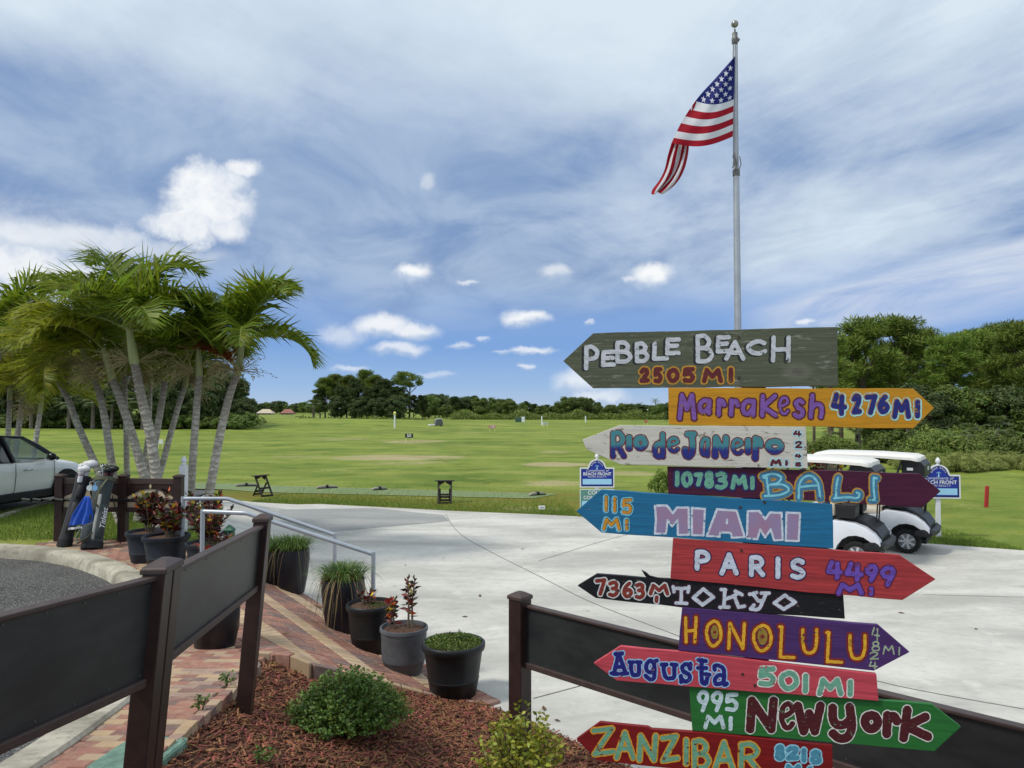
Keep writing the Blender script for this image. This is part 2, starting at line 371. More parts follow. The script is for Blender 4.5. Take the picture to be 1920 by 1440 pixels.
def concrete_mat(name, lo, hi, sc=1.0, stain=0.35):
    m = bpy.data.materials.new(name); m.use_nodes = True; t = NT(m.node_tree)
    co = t.n('ShaderNodeTexCoord').outputs['Object']
    br = t.n('ShaderNodeMapping', ins={0: co, 'Scale': (0.6, 1.6, 1), 'Rotation': (0, 0, 0.5)}).outputs[0]
    a = t.noise(br, 0.5*sc, 7, 0.62, 0.4); f = t.noise(co, 7*sc, 8, 0.7); g = t.noise(co, 130*sc, 3, 0.7)
    c = t.mix(t.ss(a, 0.32, 0.68), lo, hi)
    c = t.mix(t.m('MULTIPLY', t.ss(f, 0.46, 0.72), stain), c, tuple(x*0.72 for x in lo[:3])+(1,))
    c = t.mix(t.m('MULTIPLY', t.ss(g, 0.55, 0.75), 0.3), c, tuple(x*0.6 for x in lo[:3])+(1,))
    tm = t.noise(t.n('ShaderNodeMapping', vector_type='TEXTURE', ins={0: co, 'Rotation': (0, 0, 0.35), 'Scale': (9, 0.5, 1)}).outputs[0], 1.3, 5, 0.6)
    c = t.mix(t.m('MULTIPLY', t.ss(tm, 0.56, 0.74), 0.22), c, tuple(x*0.62 for x in lo[:3])+(1,))
    c = t.mix(t.m('MULTIPLY', t.ss(t.noise(co, 1.7*sc, 8, 0.7), 0.56, 0.7), 0.4), c, tuple(min(1, x*1.22) for x in hi[:3])+(1,))
    vo = t.n('ShaderNodeTexVoronoi', ins={'Vector': co, 'Scale': 1.1*sc, 'Randomness': 1.0}).outputs[0]
    c = t.mix(t.m('MULTIPLY', t.ss(vo, 0.05, 0.02), 0.55), c, rgb(96, 92, 84))
    b = t.n('ShaderNodeBsdfPrincipled', ins={'Base Color': c, 'Roughness': 0.8, 'Specular IOR Level': 0.3})
    bp = t.n('ShaderNodeBump', ins={'Strength': 0.25, 'Distance': 0.006, 'Height': t.m('ADD', f, g)})
    t.nt.links.new(bp.outputs[0], b.inputs['Normal'])
    t.nt.links.new(b.outputs[0], t.n('ShaderNodeOutputMaterial').inputs[0]); return m
def asphalt_mat():
    m = bpy.data.materials.new('asphalt'); m.use_nodes = True; t = NT(m.node_tree)
    co = t.n('ShaderNodeTexCoord').outputs['Object']
    v = t.n('ShaderNodeTexVoronoi', ins={'Vector': co, 'Scale': 85.0}).outputs; a = t.noise(co, 0.9, 6, 0.65)
    st = t.n('ShaderNodeSeparateColor', ins={0: v[1]}).outputs[0]
    c = t.mix(t.ss(a, 0.35, 0.65), rgb(74, 75, 76), rgb(104, 104, 102))
    c = t.mix(t.ss(st, 0.62, 0.95), c, rgb(158, 154, 146))
    c = t.mix(t.m('MULTIPLY', t.ss(v[0], 0.35, 0.6), 0.7), c, rgb(38, 38, 40))
    b = t.n('ShaderNodeBsdfPrincipled', ins={'Base Color': c, 'Roughness': 0.85, 'Specular IOR Level': 0.3})
    bp = t.n('ShaderNodeBump', ins={'Strength': 0.6, 'Distance': 0.008, 'Height': v[0]}); bp.invert = True
    t.nt.links.new(bp.outputs[0], b.inputs['Normal'])
    t.nt.links.new(b.outputs[0], t.n('ShaderNodeOutputMaterial').inputs[0]); return m
def brick_mat(name, cols, stain=0.35):
    m = bpy.data.materials.new(name); m.use_nodes = True; t = NT(m.node_tree)
    g = t.n('ShaderNodeNewGeometry').outputs['Random Per Island']
    rp = t.n('ShaderNodeValToRGB', ins={0: g}); rp.color_ramp.interpolation = 'CONSTANT'
    e = rp.color_ramp.elements; e[0].color = cols[0]; e[0].position = 0; e[1].color = cols[-1]; e[1].position = 1-1/len(cols)
    for i, c in enumerate(cols[1:-1], 1): q = e.new(i/len(cols)); q.color = c
    co = t.n('ShaderNodeTexCoord').outputs['Object']; n = t.noise(co, 16, 6, 0.68); n2 = t.noise(co, 2.2, 4)
    c = t.mix(t.m('MULTIPLY', t.ss(n, 0.42, 0.72), stain), rp.outputs[0], rgb(196, 176, 152))
    c = t.mix(t.m('MULTIPLY', t.ss(n2, 0.48, 0.75), 0.35), c, rgb(92, 80, 72))
    b = t.n('ShaderNodeBsdfPrincipled', ins={'Base Color': c, 'Roughness': 0.85, 'Specular IOR Level': 0.25})
    bp = t.n('ShaderNodeBump', ins={'Strength': 0.5, 'Distance': 0.004, 'Height': t.noise(co, 120, 4)})
    t.nt.links.new(bp.outputs[0], b.inputs['Normal'])
    t.nt.links.new(b.outputs[0], t.n('ShaderNodeOutputMaterial').inputs[0]); return m
M_GRASS = grass_mat()
M_CONC = concrete_mat('pale_concrete', rgb(172, 169, 161), rgb(211, 207, 198), 1.0, 0.32)
M_CONC2 = concrete_mat('grey_concrete', rgb(144, 144, 142), rgb(164, 163, 159), 1.3)
M_CURB = concrete_mat('curb_concrete', rgb(128, 122, 108), rgb(196, 190, 172), 2.2, 0.6)
M_ASPH = asphalt_mat()
REDS = [rgb(148, 104, 90), rgb(158, 112, 98), rgb(134, 100, 92), rgb(124, 102, 96), rgb(162, 116, 100), rgb(142, 108, 98)]
TANS = [rgb(190, 162, 130), rgb(182, 154, 122), rgb(196, 170, 140), rgb(174, 150, 124)]
M_RED = brick_mat('red_pavers', REDS); M_TAN = brick_mat('tan_pavers', TANS)
M_MIX = brick_mat('mixed_pavers', [REDS[0], TANS[3], REDS[2], rgb(170, 140, 122), REDS[4], REDS[1], TANS[1], REDS[3], rgb(158, 132, 118)])
M_JOINT = mat('joint_sand', rgb(104, 90, 76), 0.95, 0.3, 30)
M_DARKJ = mat('joint_gap', rgb(104, 102, 97), 0.95, 0.3, 10)
M_MULCH = mat('mulch_bed', rgb(84, 52, 38), 0.95, 0.5, 25, bump=1.0, bscale=70)
M_CHIP = mat('mulch_chips', rgb(130, 84, 60), 0.85, 0.35, 60, island=0.56)

# ------------------------------------------------------------------ plan of the paved areas
NEAR = [PH(x, y) for x, y in ((478,1227),(587,1250),(640,1261),(753,1290),(837,1311),(907,1325))]
FARE = [PH(x, y) for x, y in ((938,1318),(800,1250),(670,1195),(562,1111))]
NEAR2 = [(p.x, p.y) for p in NEAR]; FAR2 = [(p.x, p.y) for p in FARE]
CURB = [(-16,12.1),(-9.2,11.75),(-7.6,11.55),(-6.7,11.15),(-5.9,10.55),(-5.15,9.8),(-4.45,8.8),(-3.85,7.7),(-3.3,6.5),(-2.98,5.6),(-2.82,4.8),(-2.72,3.6),(-2.7,1.0)]
CURB = [tuple(p) for p in cr(CURB, 6)]
EDGE_R = [(-0.10,6.78),(0.45,6.15),(1.1,5.38),(2.6,3.92),(5.0,1.6)]
MULCH_EDGE = NEAR2 + EDGE_R[1:]
def M(x, y):
    best = 1e9; zb = 0
    for i in range(len(MULCH_EDGE)-1):
        a = Vector(MULCH_EDGE[i]); b = Vector(MULCH_EDGE[i+1]); d = b-a; t = max(0, min(1, (Vector((x, y))-a).dot(d)/d.dot(d))); q = a+d*t
        L = (Vector((x, y))-q).length
        best = min(best, L)
    return Hs(max(x, -2.3), 7.05) + 0.02 + 0.15*best
mulch_poly = MULCH_EDGE + [(5.0,-3),(-1.95,-3),(-1.93,3.0),(-1.96,4.4),(-2.02,5.6),(-2.1,6.4)]
asph_poly = [(-30,12.2)] + CURB + [(-2.7,-3),(-30,-3)]
plaza_poly = NEAR2 + FAR2 + [(-3.6,10.9),(-4.3,11.2),(-4.6,9.4),(-3.9,8.2)]
path_poly = [(-2.02,2.0),(-1.98,4.4),(-2.06,5.6),(-2.12,6.5),(NEAR2[0][0],NEAR2[0][1]+.0),(-3.85,8.15),(-3.72,7.9),(-3.2,6.7),(-2.86,5.7),(-2.68,4.8),(-2.58,3.6),(-2.56,2.0)]
pad_poly = [(-7.75,11.75),(-7.4,12.5),(-4.9,12.0),(-4.4,11.1),(-3.95,8.2),(-4.3,8.75),(-5.0,9.85),(-5.8,10.7),(-6.6,11.3)]
GE = [PH(x, y) for x, y in ((470,941),(600,945),(700,950),(850,958),(1000,964),(1080,968),(1400,993),(1780,1022),(1920,1032))]
conc_poly = [(-4.4,11.5),(-5.6,14.2),(-7.2,17.0),(-8.6,20.2),(-9.2,22.4)] + [(p.x, p.y) for p in GE] + [(16,12.2),(24,10.5),(24,-3),(5.0,-3)] + EDGE_R[::-1] + [(-0.2,6.75)] + [NEAR2[-1]] + [(-1.0,6.85),(-1.8,7.1),(-2.6,8.2),(-3.3,9.6)]
lot_poly = [(-9.62,12.9),(-9.66,14.1),(-10.05,15.6),(-9.95,16.4),(-8.6,18.4),(-10,26),(-40,26),(-40,12.9)]
LOW = [(conc_poly, .09), (asph_poly, .30), (mulch_poly, .25), (plaza_poly, .09), (path_poly, .12), (pad_poly, .09), (lot_poly, .12)]

# ------------------------------------------------------------------ one sheet of turf out to the horizon
def axis(lo, hi, d0, near, grow=1.16):
    a = [near]; d = d0
    while a[-1] < hi: a.append(a[-1]+d); d *= grow
    return a
xr = axis(0, 1400, 0.5, 16.0); xs = sorted([-v for v in xr] + list(np.arange(-15.5, 16, 0.5)) + xr)
ys = list(np.arange(-6, 40, 0.5)) + axis(0, 2600, 0.6, 40.0, 1.07)
X, Yg = np.meshgrid(xs, ys); Z = H(X, Yg)
for poly, d in LOW: Z = np.where(inpoly(X, Yg, poly), np.minimum(Z, H(X, Yg)-d), Z)
V = np.stack([X.ravel(), Yg.ravel(), Z.ravel()], 1); nx = len(xs); ny = len(ys)
I = (np.arange(ny-1)[:, None]*nx+np.arange(nx-1)[None, :]).ravel()
field = np_obj('grass_field', V, np.stack([I, I+1, I+nx+1, I+nx], 1), M_GRASS, smooth=True); struct(field)

sheet('concrete_apron', conc_poly, Hs, 0.0, 0.5, M_CONC)
patch = [PH(x, y) for x, y in ((455,945),(700,953),(832,966),(842,977),(700,990),(600,999),(560,992))]
sheet('grey_patch', [(p.x, p.y) for p in patch], Hs, 0.004, 0.5, M_CONC2)  # greyer sheet laid just above part of the apron
sheet('asphalt_drive', asph_poly, Hs, -0.12, 0.5, M_ASPH)
sheet('parking_lot', lot_poly, Hs, -0.02, 0.6, M_ASPH)
sheet('brick_bed', plaza_poly, Hs, 0.006, 0.3, M_JOINT)
sheet('path_bed', path_poly, Hs, 0.004, 0.3, M_JOINT)
sheet('pad_bed', pad_poly, Hs, 0.005, 0.3, M_JOINT)
sheet('mulch_bed', mulch_poly, M, 0.0, 0.2, M_MULCH)

# joints sawn in the concrete
mb = MB()
for line in (((836,964),(848,985),(872,1008),(930,1040),(1010,1080),(1110,1130),(1290,1200),(1500,1290)),
             ((1000,1310),(1100,1283),(1250,1240),(1450,1190)),((1010,1052),(1140,1012),(1250,985)),((1560,1255),(1700,1290),(1920,1330)),((1730,1115),(1920,1120))):
    pts = [PH(x, y) for x, y in line]; pts = [Vector((p[0], p[1], Hs(p[0], p[1])+.0045)) for p in cr([(q.x, q.y) for q in pts], 8)]
    for a, b in zip(pts[:-1], pts[1:]):
        n = Vector((-(b-a).y, (b-a).x, 0)).normalized()*0.006
        mb.add([a-n, b-n, b+n, a+n], [(0, 1, 2, 3)])
struct(mb.build('concrete_joints', M_DARKJ))

# kerb swept along the asphalt
prof = [(-0.02,-0.2),(0.0,-0.02),(0.03,0.025),(0.07,0.045),(0.26,0.05),(0.28,0.03),(0.28,-0.2)]
mb = MB(); secs = []
for i, p in enumerate(CURB):
    a = Vector(CURB[max(i-1, 0)]); b = Vector(CURB[min(i+1, len(CURB)-1)]); d = (b-a).normalized(); n = Vector((-d.y, d.x))    # left of travel = uphill side
    secs.append([Vector((p[0]+n.x*u*1.0, p[1]+n.y*u, Hs(p[0], p[1])+zz*1.0+0.0)) for u, zz in prof])
struct(mb.loft(secs).build('kerb', M_CURB, smooth=45))
# lot kerb by the car
mb = MB(); mb.loft([[Vector((x+u, y, Hs(x, y)+zz)) for u, zz in ((0, -.1), (0, .05), (.14, .06), (.16, -.1))] for x, y in ((-9.62,12.8),(-9.66,14.1),(-9.9,15.0),(-10.05,15.6),(-9.95,16.4),(-8.6,18.4))])
struct(mb.build('lot_kerb', M_CURB))

def paver(mb, c, d, L, W, hf, lift, th=0.05, k=0, gap=0.009):
    """one paver lying on the surface hf; d = long direction"""
    d = Vector((d[0], d[1])).normalized(); n = Vector((-d.y, d.x)); L = L/2-gap/2; W = W/2-gap/2; lift += random.uniform(-.002, .003); ch = 0.006
    o = []
    for zz, q in ((-th, 0), (-ch, 0), (0, ch)):
        for a, b in ((-1,-1),(1,-1),(1,1),(-1,1)):
            x = c[0]+d.x*a*(L-q)+n.x*b*(W-q); y = c[1]+d.y*a*(L-q)+n.y*b*(W-q); o.append((x, y, hf(x, y)+lift+zz))
    mb.add(o, [(0,1,5,4),(1,2,6,5),(2,3,7,6),(3,0,4,7),(4,5,9,8),(5,6,10,9),(6,7,11,10),(7,4,8,11),(8,9,10,11)], k)
# plaza: soldier courses in red and tan bands running down to the apron
dv = (Vector(FAR2[0])-Vector(FAR2[3])).normalized(); nv = Vector((-dv.y, dv.x)); o0 = Vector(FAR2[3])
band = [0, 1, 0, 0, 1, 0, 0, 1, 0, 0, 1, 1, 0, 0, 1, 0, 0, 1, 0, 0]
mb = MB()
for r in range(-1, 24):
    for s_ in range(-30, 48):
        c = o0 + dv*(s_*0.1) - nv*(0.1+r*0.2)
        if inpoly(c.x, c.y, plaza_poly): paver(mb, c, nv, 0.2, 0.1, Hs, 0.03, k=band[r % 20])
struct(mb.build('brick_plaza', [M_RED, M_TAN], fixn=False))
mb = MB()
for j in range(-30, 90):
    for i in range(-40, 40):
        a = R(24); u = i*0.2+(j % 2)*0.1; v = j*0.1; x = -2.3+u*math.cos(a)-v*math.sin(a)*0.25; y = 2.0+v+u*0.0
        if inpoly(x, y, path_poly) and not inpoly(x, y, plaza_poly): paver(mb, (x, y), (1, 0.0), 0.2, 0.1, Hs, 0.025)
struct(mb.build('brick_path', M_MIX, fixn=False))
mb = MB()
for j in range(-10, 50):
    for i in range(-20, 30):
        d = Vector((0.93, -0.36)); n = Vector((0.36, 0.93)); c = Vector((-7.6, 11.0))+d*(i*0.2+(j % 2)*0.1)+n*(j*0.1-2.5)
        if inpoly(c.x, c.y, pad_poly) and not inpoly(c.x, c.y, path_poly) and not inpoly(c.x, c.y, plaza_poly): paver(mb, c, d, 0.2, 0.1, Hs, 0.035)
struct(mb.build('brick_pad', M_MIX, fixn=False))
# edging: bricks on end between path and mulch, and a flat soldier course where the plaza meets it
mb = MB()
def edging(pts, hf, up, step=0.105, wd=0.075, k=0, tall=0.22):
    pts = [Vector(p) for p in pts]; i = 0; L = 0
    for a, b in zip(pts[:-1], pts[1:]):
        d = (b-a); n = int(d.length/step)
        for q in range(n):
            c = a+d*((q+.5)/n); dd = d.normalized()
            zt = hf(c.x, c.y)+up+random.uniform(-.008, .008)
            mb.box((c.x, c.y, zt-tall/2), (step-.008, wd, tall), Matrix.Rotation(math.atan2(dd.y, dd.x)+random.uniform(-.05, .05), 3, 'Z'))
edging([(-1.9,3.2),(-1.94,4.4),(-2.0,5.5),(-2.06,6.1)], lambda x, y: Hs(x-.15, y), 0.05)
for a, b in zip(NEAR2[:-1], NEAR2[1:]):
    a, b = Vector(a), Vector(b); n = max(1, round((b-a).length/.2))
    for q in range(n): c = a+(b-a)*((q+.5)/n); paver(mb, (c.x, c.y-.04), b-a, (b-a).length/n, .09, Hs, .035, th=.3)
struct(mb.build('brick_edging', M_MIX, bevel=0.005))

# loose mulch chips
N = 22000; pts = []
while len(pts) < N:
    x = random.uniform(-2.1, 2.2); y = random.uniform(2.4, 7.2)
    if inpoly(x, y, mulch_poly) and random.random() < 0.35+0.65*(y/7.2): pts.append((x, y, M(x, y)))
pts = np.array(pts); th = rng.uniform(0, 2*PI, N); L = rng.uniform(.008, .032, N)*rng.choice([.7, 1, 1, 1.6, 2.3], N); W = rng.uniform(.003, .0075, N); ti = rng.normal(0, .3, N); ro = rng.normal(0, .5, N)
d = np.stack([np.cos(th)*np.cos(ti), np.sin(th)*np.cos(ti), np.sin(ti)], 1); n = np.stack([-np.sin(th)*np.cos(ro), np.cos(th)*np.cos(ro), np.sin(ro)], 1); u = np.cross(d, n)
c = pts + np.array([0, 0, .008]) + rng.uniform(0, .012, (N, 1))*np.array([0, 0, 1])
V = []
for sz in (-1, 1):
    for a, b in ((-1,-1),(1,-1),(1,1),(-1,1)): V.append(c + d*(a*L)[:, None] + n*(b*W)[:, None]*(1+.3*a) + u*sz*.0016)
V = np.stack(V, 1).reshape(-1, 3); o = np.arange(N)[:, None]*8
F = np.concatenate([o+np.array(q) for q in ((4,5,6,7),(0,1,5,4),(1,2,6,5),(2,3,7,6),(3,0,4,7))])
tag(np_obj('mulch_chips', V, F, M_CHIP), 'loose red wood chips strewn over the mulch bed', 'mulch', kind='stuff')

# blades along turf edges and on the lawn strip by the car
M_BLADE = mat('grass_blades', rgb(118, 140, 58), 0.7, island=0.35, trans=0.25)
def blades(name, gen, n, h0, h1, label, m=M_BLADE, wd=0.006):
    pts = []
    while len(pts) < n:
        q = gen()
        if q is not None: pts.append((q[0], q[1], Hs(q[0], q[1])))
    pts = np.array(pts); th = rng.uniform(0, 2*PI, n); ln = rng.uniform(h0, h1, n); le = rng.uniform(.1, .7, n); ph = rng.uniform(0, 2*PI, n)
    s_ = np.stack([np.cos(th), np.sin(th), 0*th], 1)*wd; tip = pts+np.stack([np.cos(ph)*le*ln, np.sin(ph)*le*ln, ln], 1)
    V = np.stack([pts-s_, pts+s_, tip], 1).reshape(-1, 3); F = np.arange(3*n).reshape(-1, 3)
    return tag(np_obj(name, V, F, m), label, 'grass', kind='stuff')
lawn = [(-7.4,12.55),(-9.6,12.3),(-12,12.2),(-10,14.3),(-10.2,15.5),(-8,17.2),(-6.2,15.5),(-5.2,13.2),(-4.6,11.8)]
def g1():
    x, y = random.uniform(-12, -4.4), random.uniform(11.8, 17.5)
    return (x, y) if inpoly(x, y, lawn) else None
blades('lawn_blades', g1, 22000, .03, .09, 'short lawn grass around the palm trunks and bag rack')
def g2():
    i = random.randrange(len(GE)-1); a, b = GE[i], GE[i+1]; t = random.random(); f = random.expovariate(0.9)
    return (a.x+(b.x-a.x)*t, a.y+(b.y-a.y)*t+f)
blades('turf_edge_blades', g2, 30000, .03, .085, 'rough grass fringe along the far edge of the concrete')
# ------------------------------------------------------------------ hand-painted lettering
def l(*p): return ('l', p)
def s(*p): return ('s', p)
_P = [l((0,1),(.02,0)), s((.02,.02),(.5,-.02),(.95,.2),(.8,.48),(.04,.58))]
_B = [l((.02,1),(.0,0)), s((0,.01),(.5,-.02),(.82,.2),(.6,.43),(.03,.48)), s((.03,.48),(.7,.5),(1,.74),(.7,.98),(.02,1))]
GL = {
'P': _P, 'B': _B, 'R': [l((0,1),(.02,0)), s((.02,.02),(.55,-.02),(.92,.22),(.7,.46),(.04,.54)), l((.4,.52),(1,1))],
'E': [l((1,0),(.05,.02),(0,1),(.98,.97)), l((.03,.49),(.85,.45))], 'L': [l((.05,0),(0,1),(1,.97))],
'A': [l((0,1),(.5,0),(1,1)), l((.2,.64),(.8,.64))], 'C': [s((.95,.14),(.62,0),(.18,.2),(0,.56),(.3,.94),(.68,.98),(1,.8))],
'H': [l((.04,0),(0,1)), l((1,0),(.97,1)), l((.03,.54),(.97,.5))], 'M': [l((0,1),(.16,.02),(.5,.6),(.84,.02),(1,1))],
'I': [l((.55,0),(.45,1))], 'N': [l((0,1),(.08,0),(.9,1),(1,0))], 'K': [l((.05,0),(0,1)), l((.95,0),(.06,.55),(1,1))],
'O': [s((.5,0),(.1,.18),(0,.55),(.25,.95),(.6,1),(.95,.75),(1,.4),(.8,.08),(.5,0))], 'Z': [l((0,.08),(.92,0),(.06,1),(1,.9))],
'S': [s((.95,.12),(.6,0),(.12,.14),(.2,.42),(.75,.56),(1,.8),(.6,1),(.05,.9))], 'T': [l((0,0),(1,0)), l((.5,0),(.5,1))],
'U': [s((0,0),(.0,.5),(.15,.9),(.5,1),(.85,.88),(1,.5),(1,0))], 'W': [l((0,0),(.25,1),(.5,.3),(.75,1),(1,0))], 'J': [l((.3,0),(1,0)), s((.8,0),(.85,.7),(.5,1),(.1,.95),(0,.7))],
'Y': [l((0,0),(.45,.5)), s((1,0),(.55,.75),(.1,1))],
'0': [s((.5,0),(.1,.2),(0,.55),(.25,.95),(.6,1),(.95,.75),(1,.4),(.8,.08),(.5,0))], '1': [l((.55,0),(.45,1))],
'2': [s((0,.2),(.35,0),(.85,.08),(.85,.35),(.45,.65),(0,1)), l((0,1),(1,.95))],
'3': [s((.03,.1),(.5,0),(.92,.15),(.8,.4),(.35,.47)), s((.35,.47),(.85,.52),(1,.78),(.55,1),(0,.93))],
'4': [l((.28,0),(0,.6),(1,.66)), l((.75,.1),(.72,1))], '5': [l((1,0),(.1,.02),(.02,.46)), s((.02,.46),(.6,.38),(1,.65),(.75,.98),(0,.94))],
'6': [s((.75,0),(.3,.25),(0,.65),(.3,1),(.8,.95),(1,.68),(.65,.48),(.1,.62))], '7': [l((0,.05),(1,0),(.45,1))],
'8': [s((.5,0),(.1,.12),(.2,.38),(.5,.47),(.85,.34),(.85,.1),(.5,0)), s((.5,.47),(.05,.62),(.05,.9),(.5,1),(.97,.9),(.95,.62),(.5,.47))],
'9': [s((.95,.3),(.7,.52),(.2,.5),(0,.22),(.4,0),(.85,.05),(.97,.32),(.45,1))],
'a': [s((.92,.15),(.5,.02),(.08,.3),(.1,.8),(.5,.92),(.9,.55)), l((.95,.05),(.9,1))], 'r': [l((.12,0),(.05,1)), s((.1,.4),(.4,.08),(.75,.08),(.98,.32))],
'e': [s((.06,.54),(.5,.47),(.93,.30),(.85,.08),(.5,0),(.12,.18),(.0,.6),(.3,.97),(.7,1),(.98,.84))], 'k': [l((.15,0),(0,1)), l((.9,.25),(.1,.58),(1,.95))],
's': [s((.9,.12),(.55,0),(.15,.18),(.4,.45),(.85,.6),(.85,.88),(.45,1),(.02,.88))], 'h': [l((.15,0),(.02,1)), s((.1,.6),(.4,.42),(.8,.45),(.92,.7),(.85,1))],
'i': [l((.5,0),(.5,1))], 'o': [s((.5,0),(.1,.15),(0,.55),(.25,.92),(.6,1),(.95,.75),(1,.4),(.8,.08),(.5,0))],
'd': [l((.9,0),(.92,1)), s((.9,.55),(.5,.4),(.08,.55),(.05,.88),(.5,1),(.9,.9))],
'n': [l((.05,1),(.08,0),(.92,1),(1,0))], 'u': [s((0,0),(.03,.6),(.2,.95),(.55,1),(.85,.85),(.95,0))],
'g': [s((.9,.15),(.5,.0),(.08,.2),(.1,.5),(.5,.6),(.9,.4)), s((.95,0),(.92,.7),(.75,1),(.35,.98),(.0,.82))],
't': [s((.3,0),(.28,.6),(.4,.95),(.75,1),(.95,.65)), l((.0,.34),(.65,.34))], 'y': [s((.02,.02),(.03,.35),(.2,.55),(.6,.55),(.85,.4)), s((.85,0),(.95,.6),(.75,.95),(.35,1),(.03,.85))],
'j': [l((.9,0),(.95,.75)), s((.95,.7),(.7,.97),(.3,.95),(0,.72))],
# slab-serif and special shapes
'A_': [l((.1,1),(.42,0),(.9,.97)), l((.25,.66),(.75,.64)), l((.2,0),(.66,-.02)), l((-.06,.97),(.34,1)), l((.6,1),(1,.97))],
'u_': [s((.1,0),(.14,.6),(.3,.95),(.6,1),(.85,.85),(.86,0)), l((-.04,0),(.3,0)), l((.68,0),(1.02,.02))],
's_': [s((.9,.22),(.6,.02),(.2,.14),(.25,.4),(.8,.6),(.85,.85),(.45,.97),(.08,.8)), l((.94,0),(.92,.28)), l((.03,.68),(.06,1))],
't_': [s((.4,0),(.38,.6),(.45,.95),(.75,.98),(.86,.62)), l((.1,.34),(.75,.34)), l((.12,.0),(.72,.05)), l((.7,.6),(1.0,.62))],
'a_': [s((.06,.22),(.1,.02),(.55,.06),(.78,.3),(.78,.95),(1,.92)), s((.76,.55),(.4,.5),(.1,.7),(.2,.95),(.75,.88))],
'g_': [s((.75,.15),(.45,.0),(.12,.2),(.14,.52),(.5,.62),(.78,.4)), s((.78,.05),(.82,.7),(.7,.97),(.35,.98),(.04,.8)), l((.72,.06),(1,.0))],
'T_': [l((.03,.1),(.97,.1)), l((.02,0),(.06,.3)), l((.98,0),(.92,.32)), l((.52,.1),(.5,1)), l((.2,.98),(.84,1))],
'K_': [l((.05,.0),(.22,.02)), l((.2,0),(.16,.98)), l((0,1),(.36,.98)), l((.9,.3),(.62,.1)), s((.75,.18),(.5,.4),(.18,.55)), l((.6,.42),(.76,1),(1,.93))],
'Y_': [l((0,.12),(.36,.02)), l((.6,.06),(1,.05)), l((.18,.1),(.44,.5),(.62,.5)), s((.84,.05),(.7,.5),(.45,.98),(.05,.98)), l((.05,.98),(.22,.76))],
'D_': [l((.5,0),(0,.55),(.45,1),(1,.5),(.5,0))],
'H_': [l((.08,0),(.12,1)), l((.9,-.02),(.8,1)), l((.1,.55),(.84,.52))], 'L_': [l((.08,0),(.16,0)), l((.22,0),(.12,.98),(1,1))],
'Br': [l((.06,.17),(.17,.15)), l((.16,.16),(.25,1)), s((.02,.1),(.4,-.02),(.7,.15),(.55,.42),(.25,.5)), s((.3,.48),(.8,.5),(.98,.75),(.6,.97),(.1,1))],
'Ar': [s((.06,.98),(.12,.3),(.5,0),(.85,.3),(.96,.98)), l((.13,.5),(.86,.42))],
'Lr': [s((.18,.05),(.12,.4),(.1,1)), s((.03,1),(.5,.95),(.92,.98),(1,.8),(.9,.74))], 'Ir': [l((.45,0),(.45,.5),(.6,1)), l((.1,1),(.6,1)), l((.45,0),(.8,.02))],
}
M_POLY = [(0,0),(.34,0),(.52,.3),(.64,.08),(.98,.08),(1,.98),(.68,1),(.66,.5),(.5,.72),(.37,.5),(.3,.94),(0,.94),(.03,.45)]

def seg_sdf(X, Y, pts):
    d = np.full(X.shape, 1e9)
    for (x1, y1), (x2, y2) in zip(pts[:-1], pts[1:]):
        vx, vy = x2-x1, y2-y1; q = vx*vx+vy*vy+1e-9
        t = np.clip(((X-x1)*vx+(Y-y1)*vy)/q, 0, 1); np.minimum(d, np.hypot(X-x1-t*vx, Y-y1-t*vy), out=d)
    return d
def poly_sdf(X, Y, pts):
    d = seg_sdf(X, Y, list(pts)+[pts[0]]); return np.where(inpoly(X, Y, pts), -d, d)
def iso(F, x0, y0, h, out):
    """marching squares: region F<0 -> polygons in pixel space (full cells merged into row runs)"""
    ny, nx = F.shape; ins = F < 0
    a, b, c, d = ins[:-1, :-1], ins[:-1, 1:], ins[1:, 1:], ins[1:, :-1]; cnt = a.astype(int)+b+c+d
    for j in range(ny-1):
        row = cnt[j] == 4; i = 0; idx = np.flatnonzero(np.diff(np.concatenate([[0], row.astype(int), [0]])))
        for p, q in zip(idx[::2], idx[1::2]): out.append([(x0+p*h, y0+j*h), (x0+q*h, y0+j*h), (x0+q*h, y0+(j+1)*h), (x0+p*h, y0+(j+1)*h)])
    for j, i in zip(*np.nonzero((cnt > 0) & (cnt < 4))):
        cs = ((j, i), (j, i+1), (j+1, i+1), (j+1, i)); poly = []
        for k in range(4):
            p, q = cs[k], cs[(k+1) % 4]; fp, fq = F[p], F[q]
            if fp < 0: poly.append((x0+p[1]*h, y0+p[0]*h))
            if (fp < 0) != (fq < 0):
                t = fp/(fp-fq); poly.append((x0+(p[1]+(q[1]-p[1])*t)*h, y0+(p[0]+(q[0]-p[0])*t)*h))
        if len(poly) >= 3: out.append(poly)
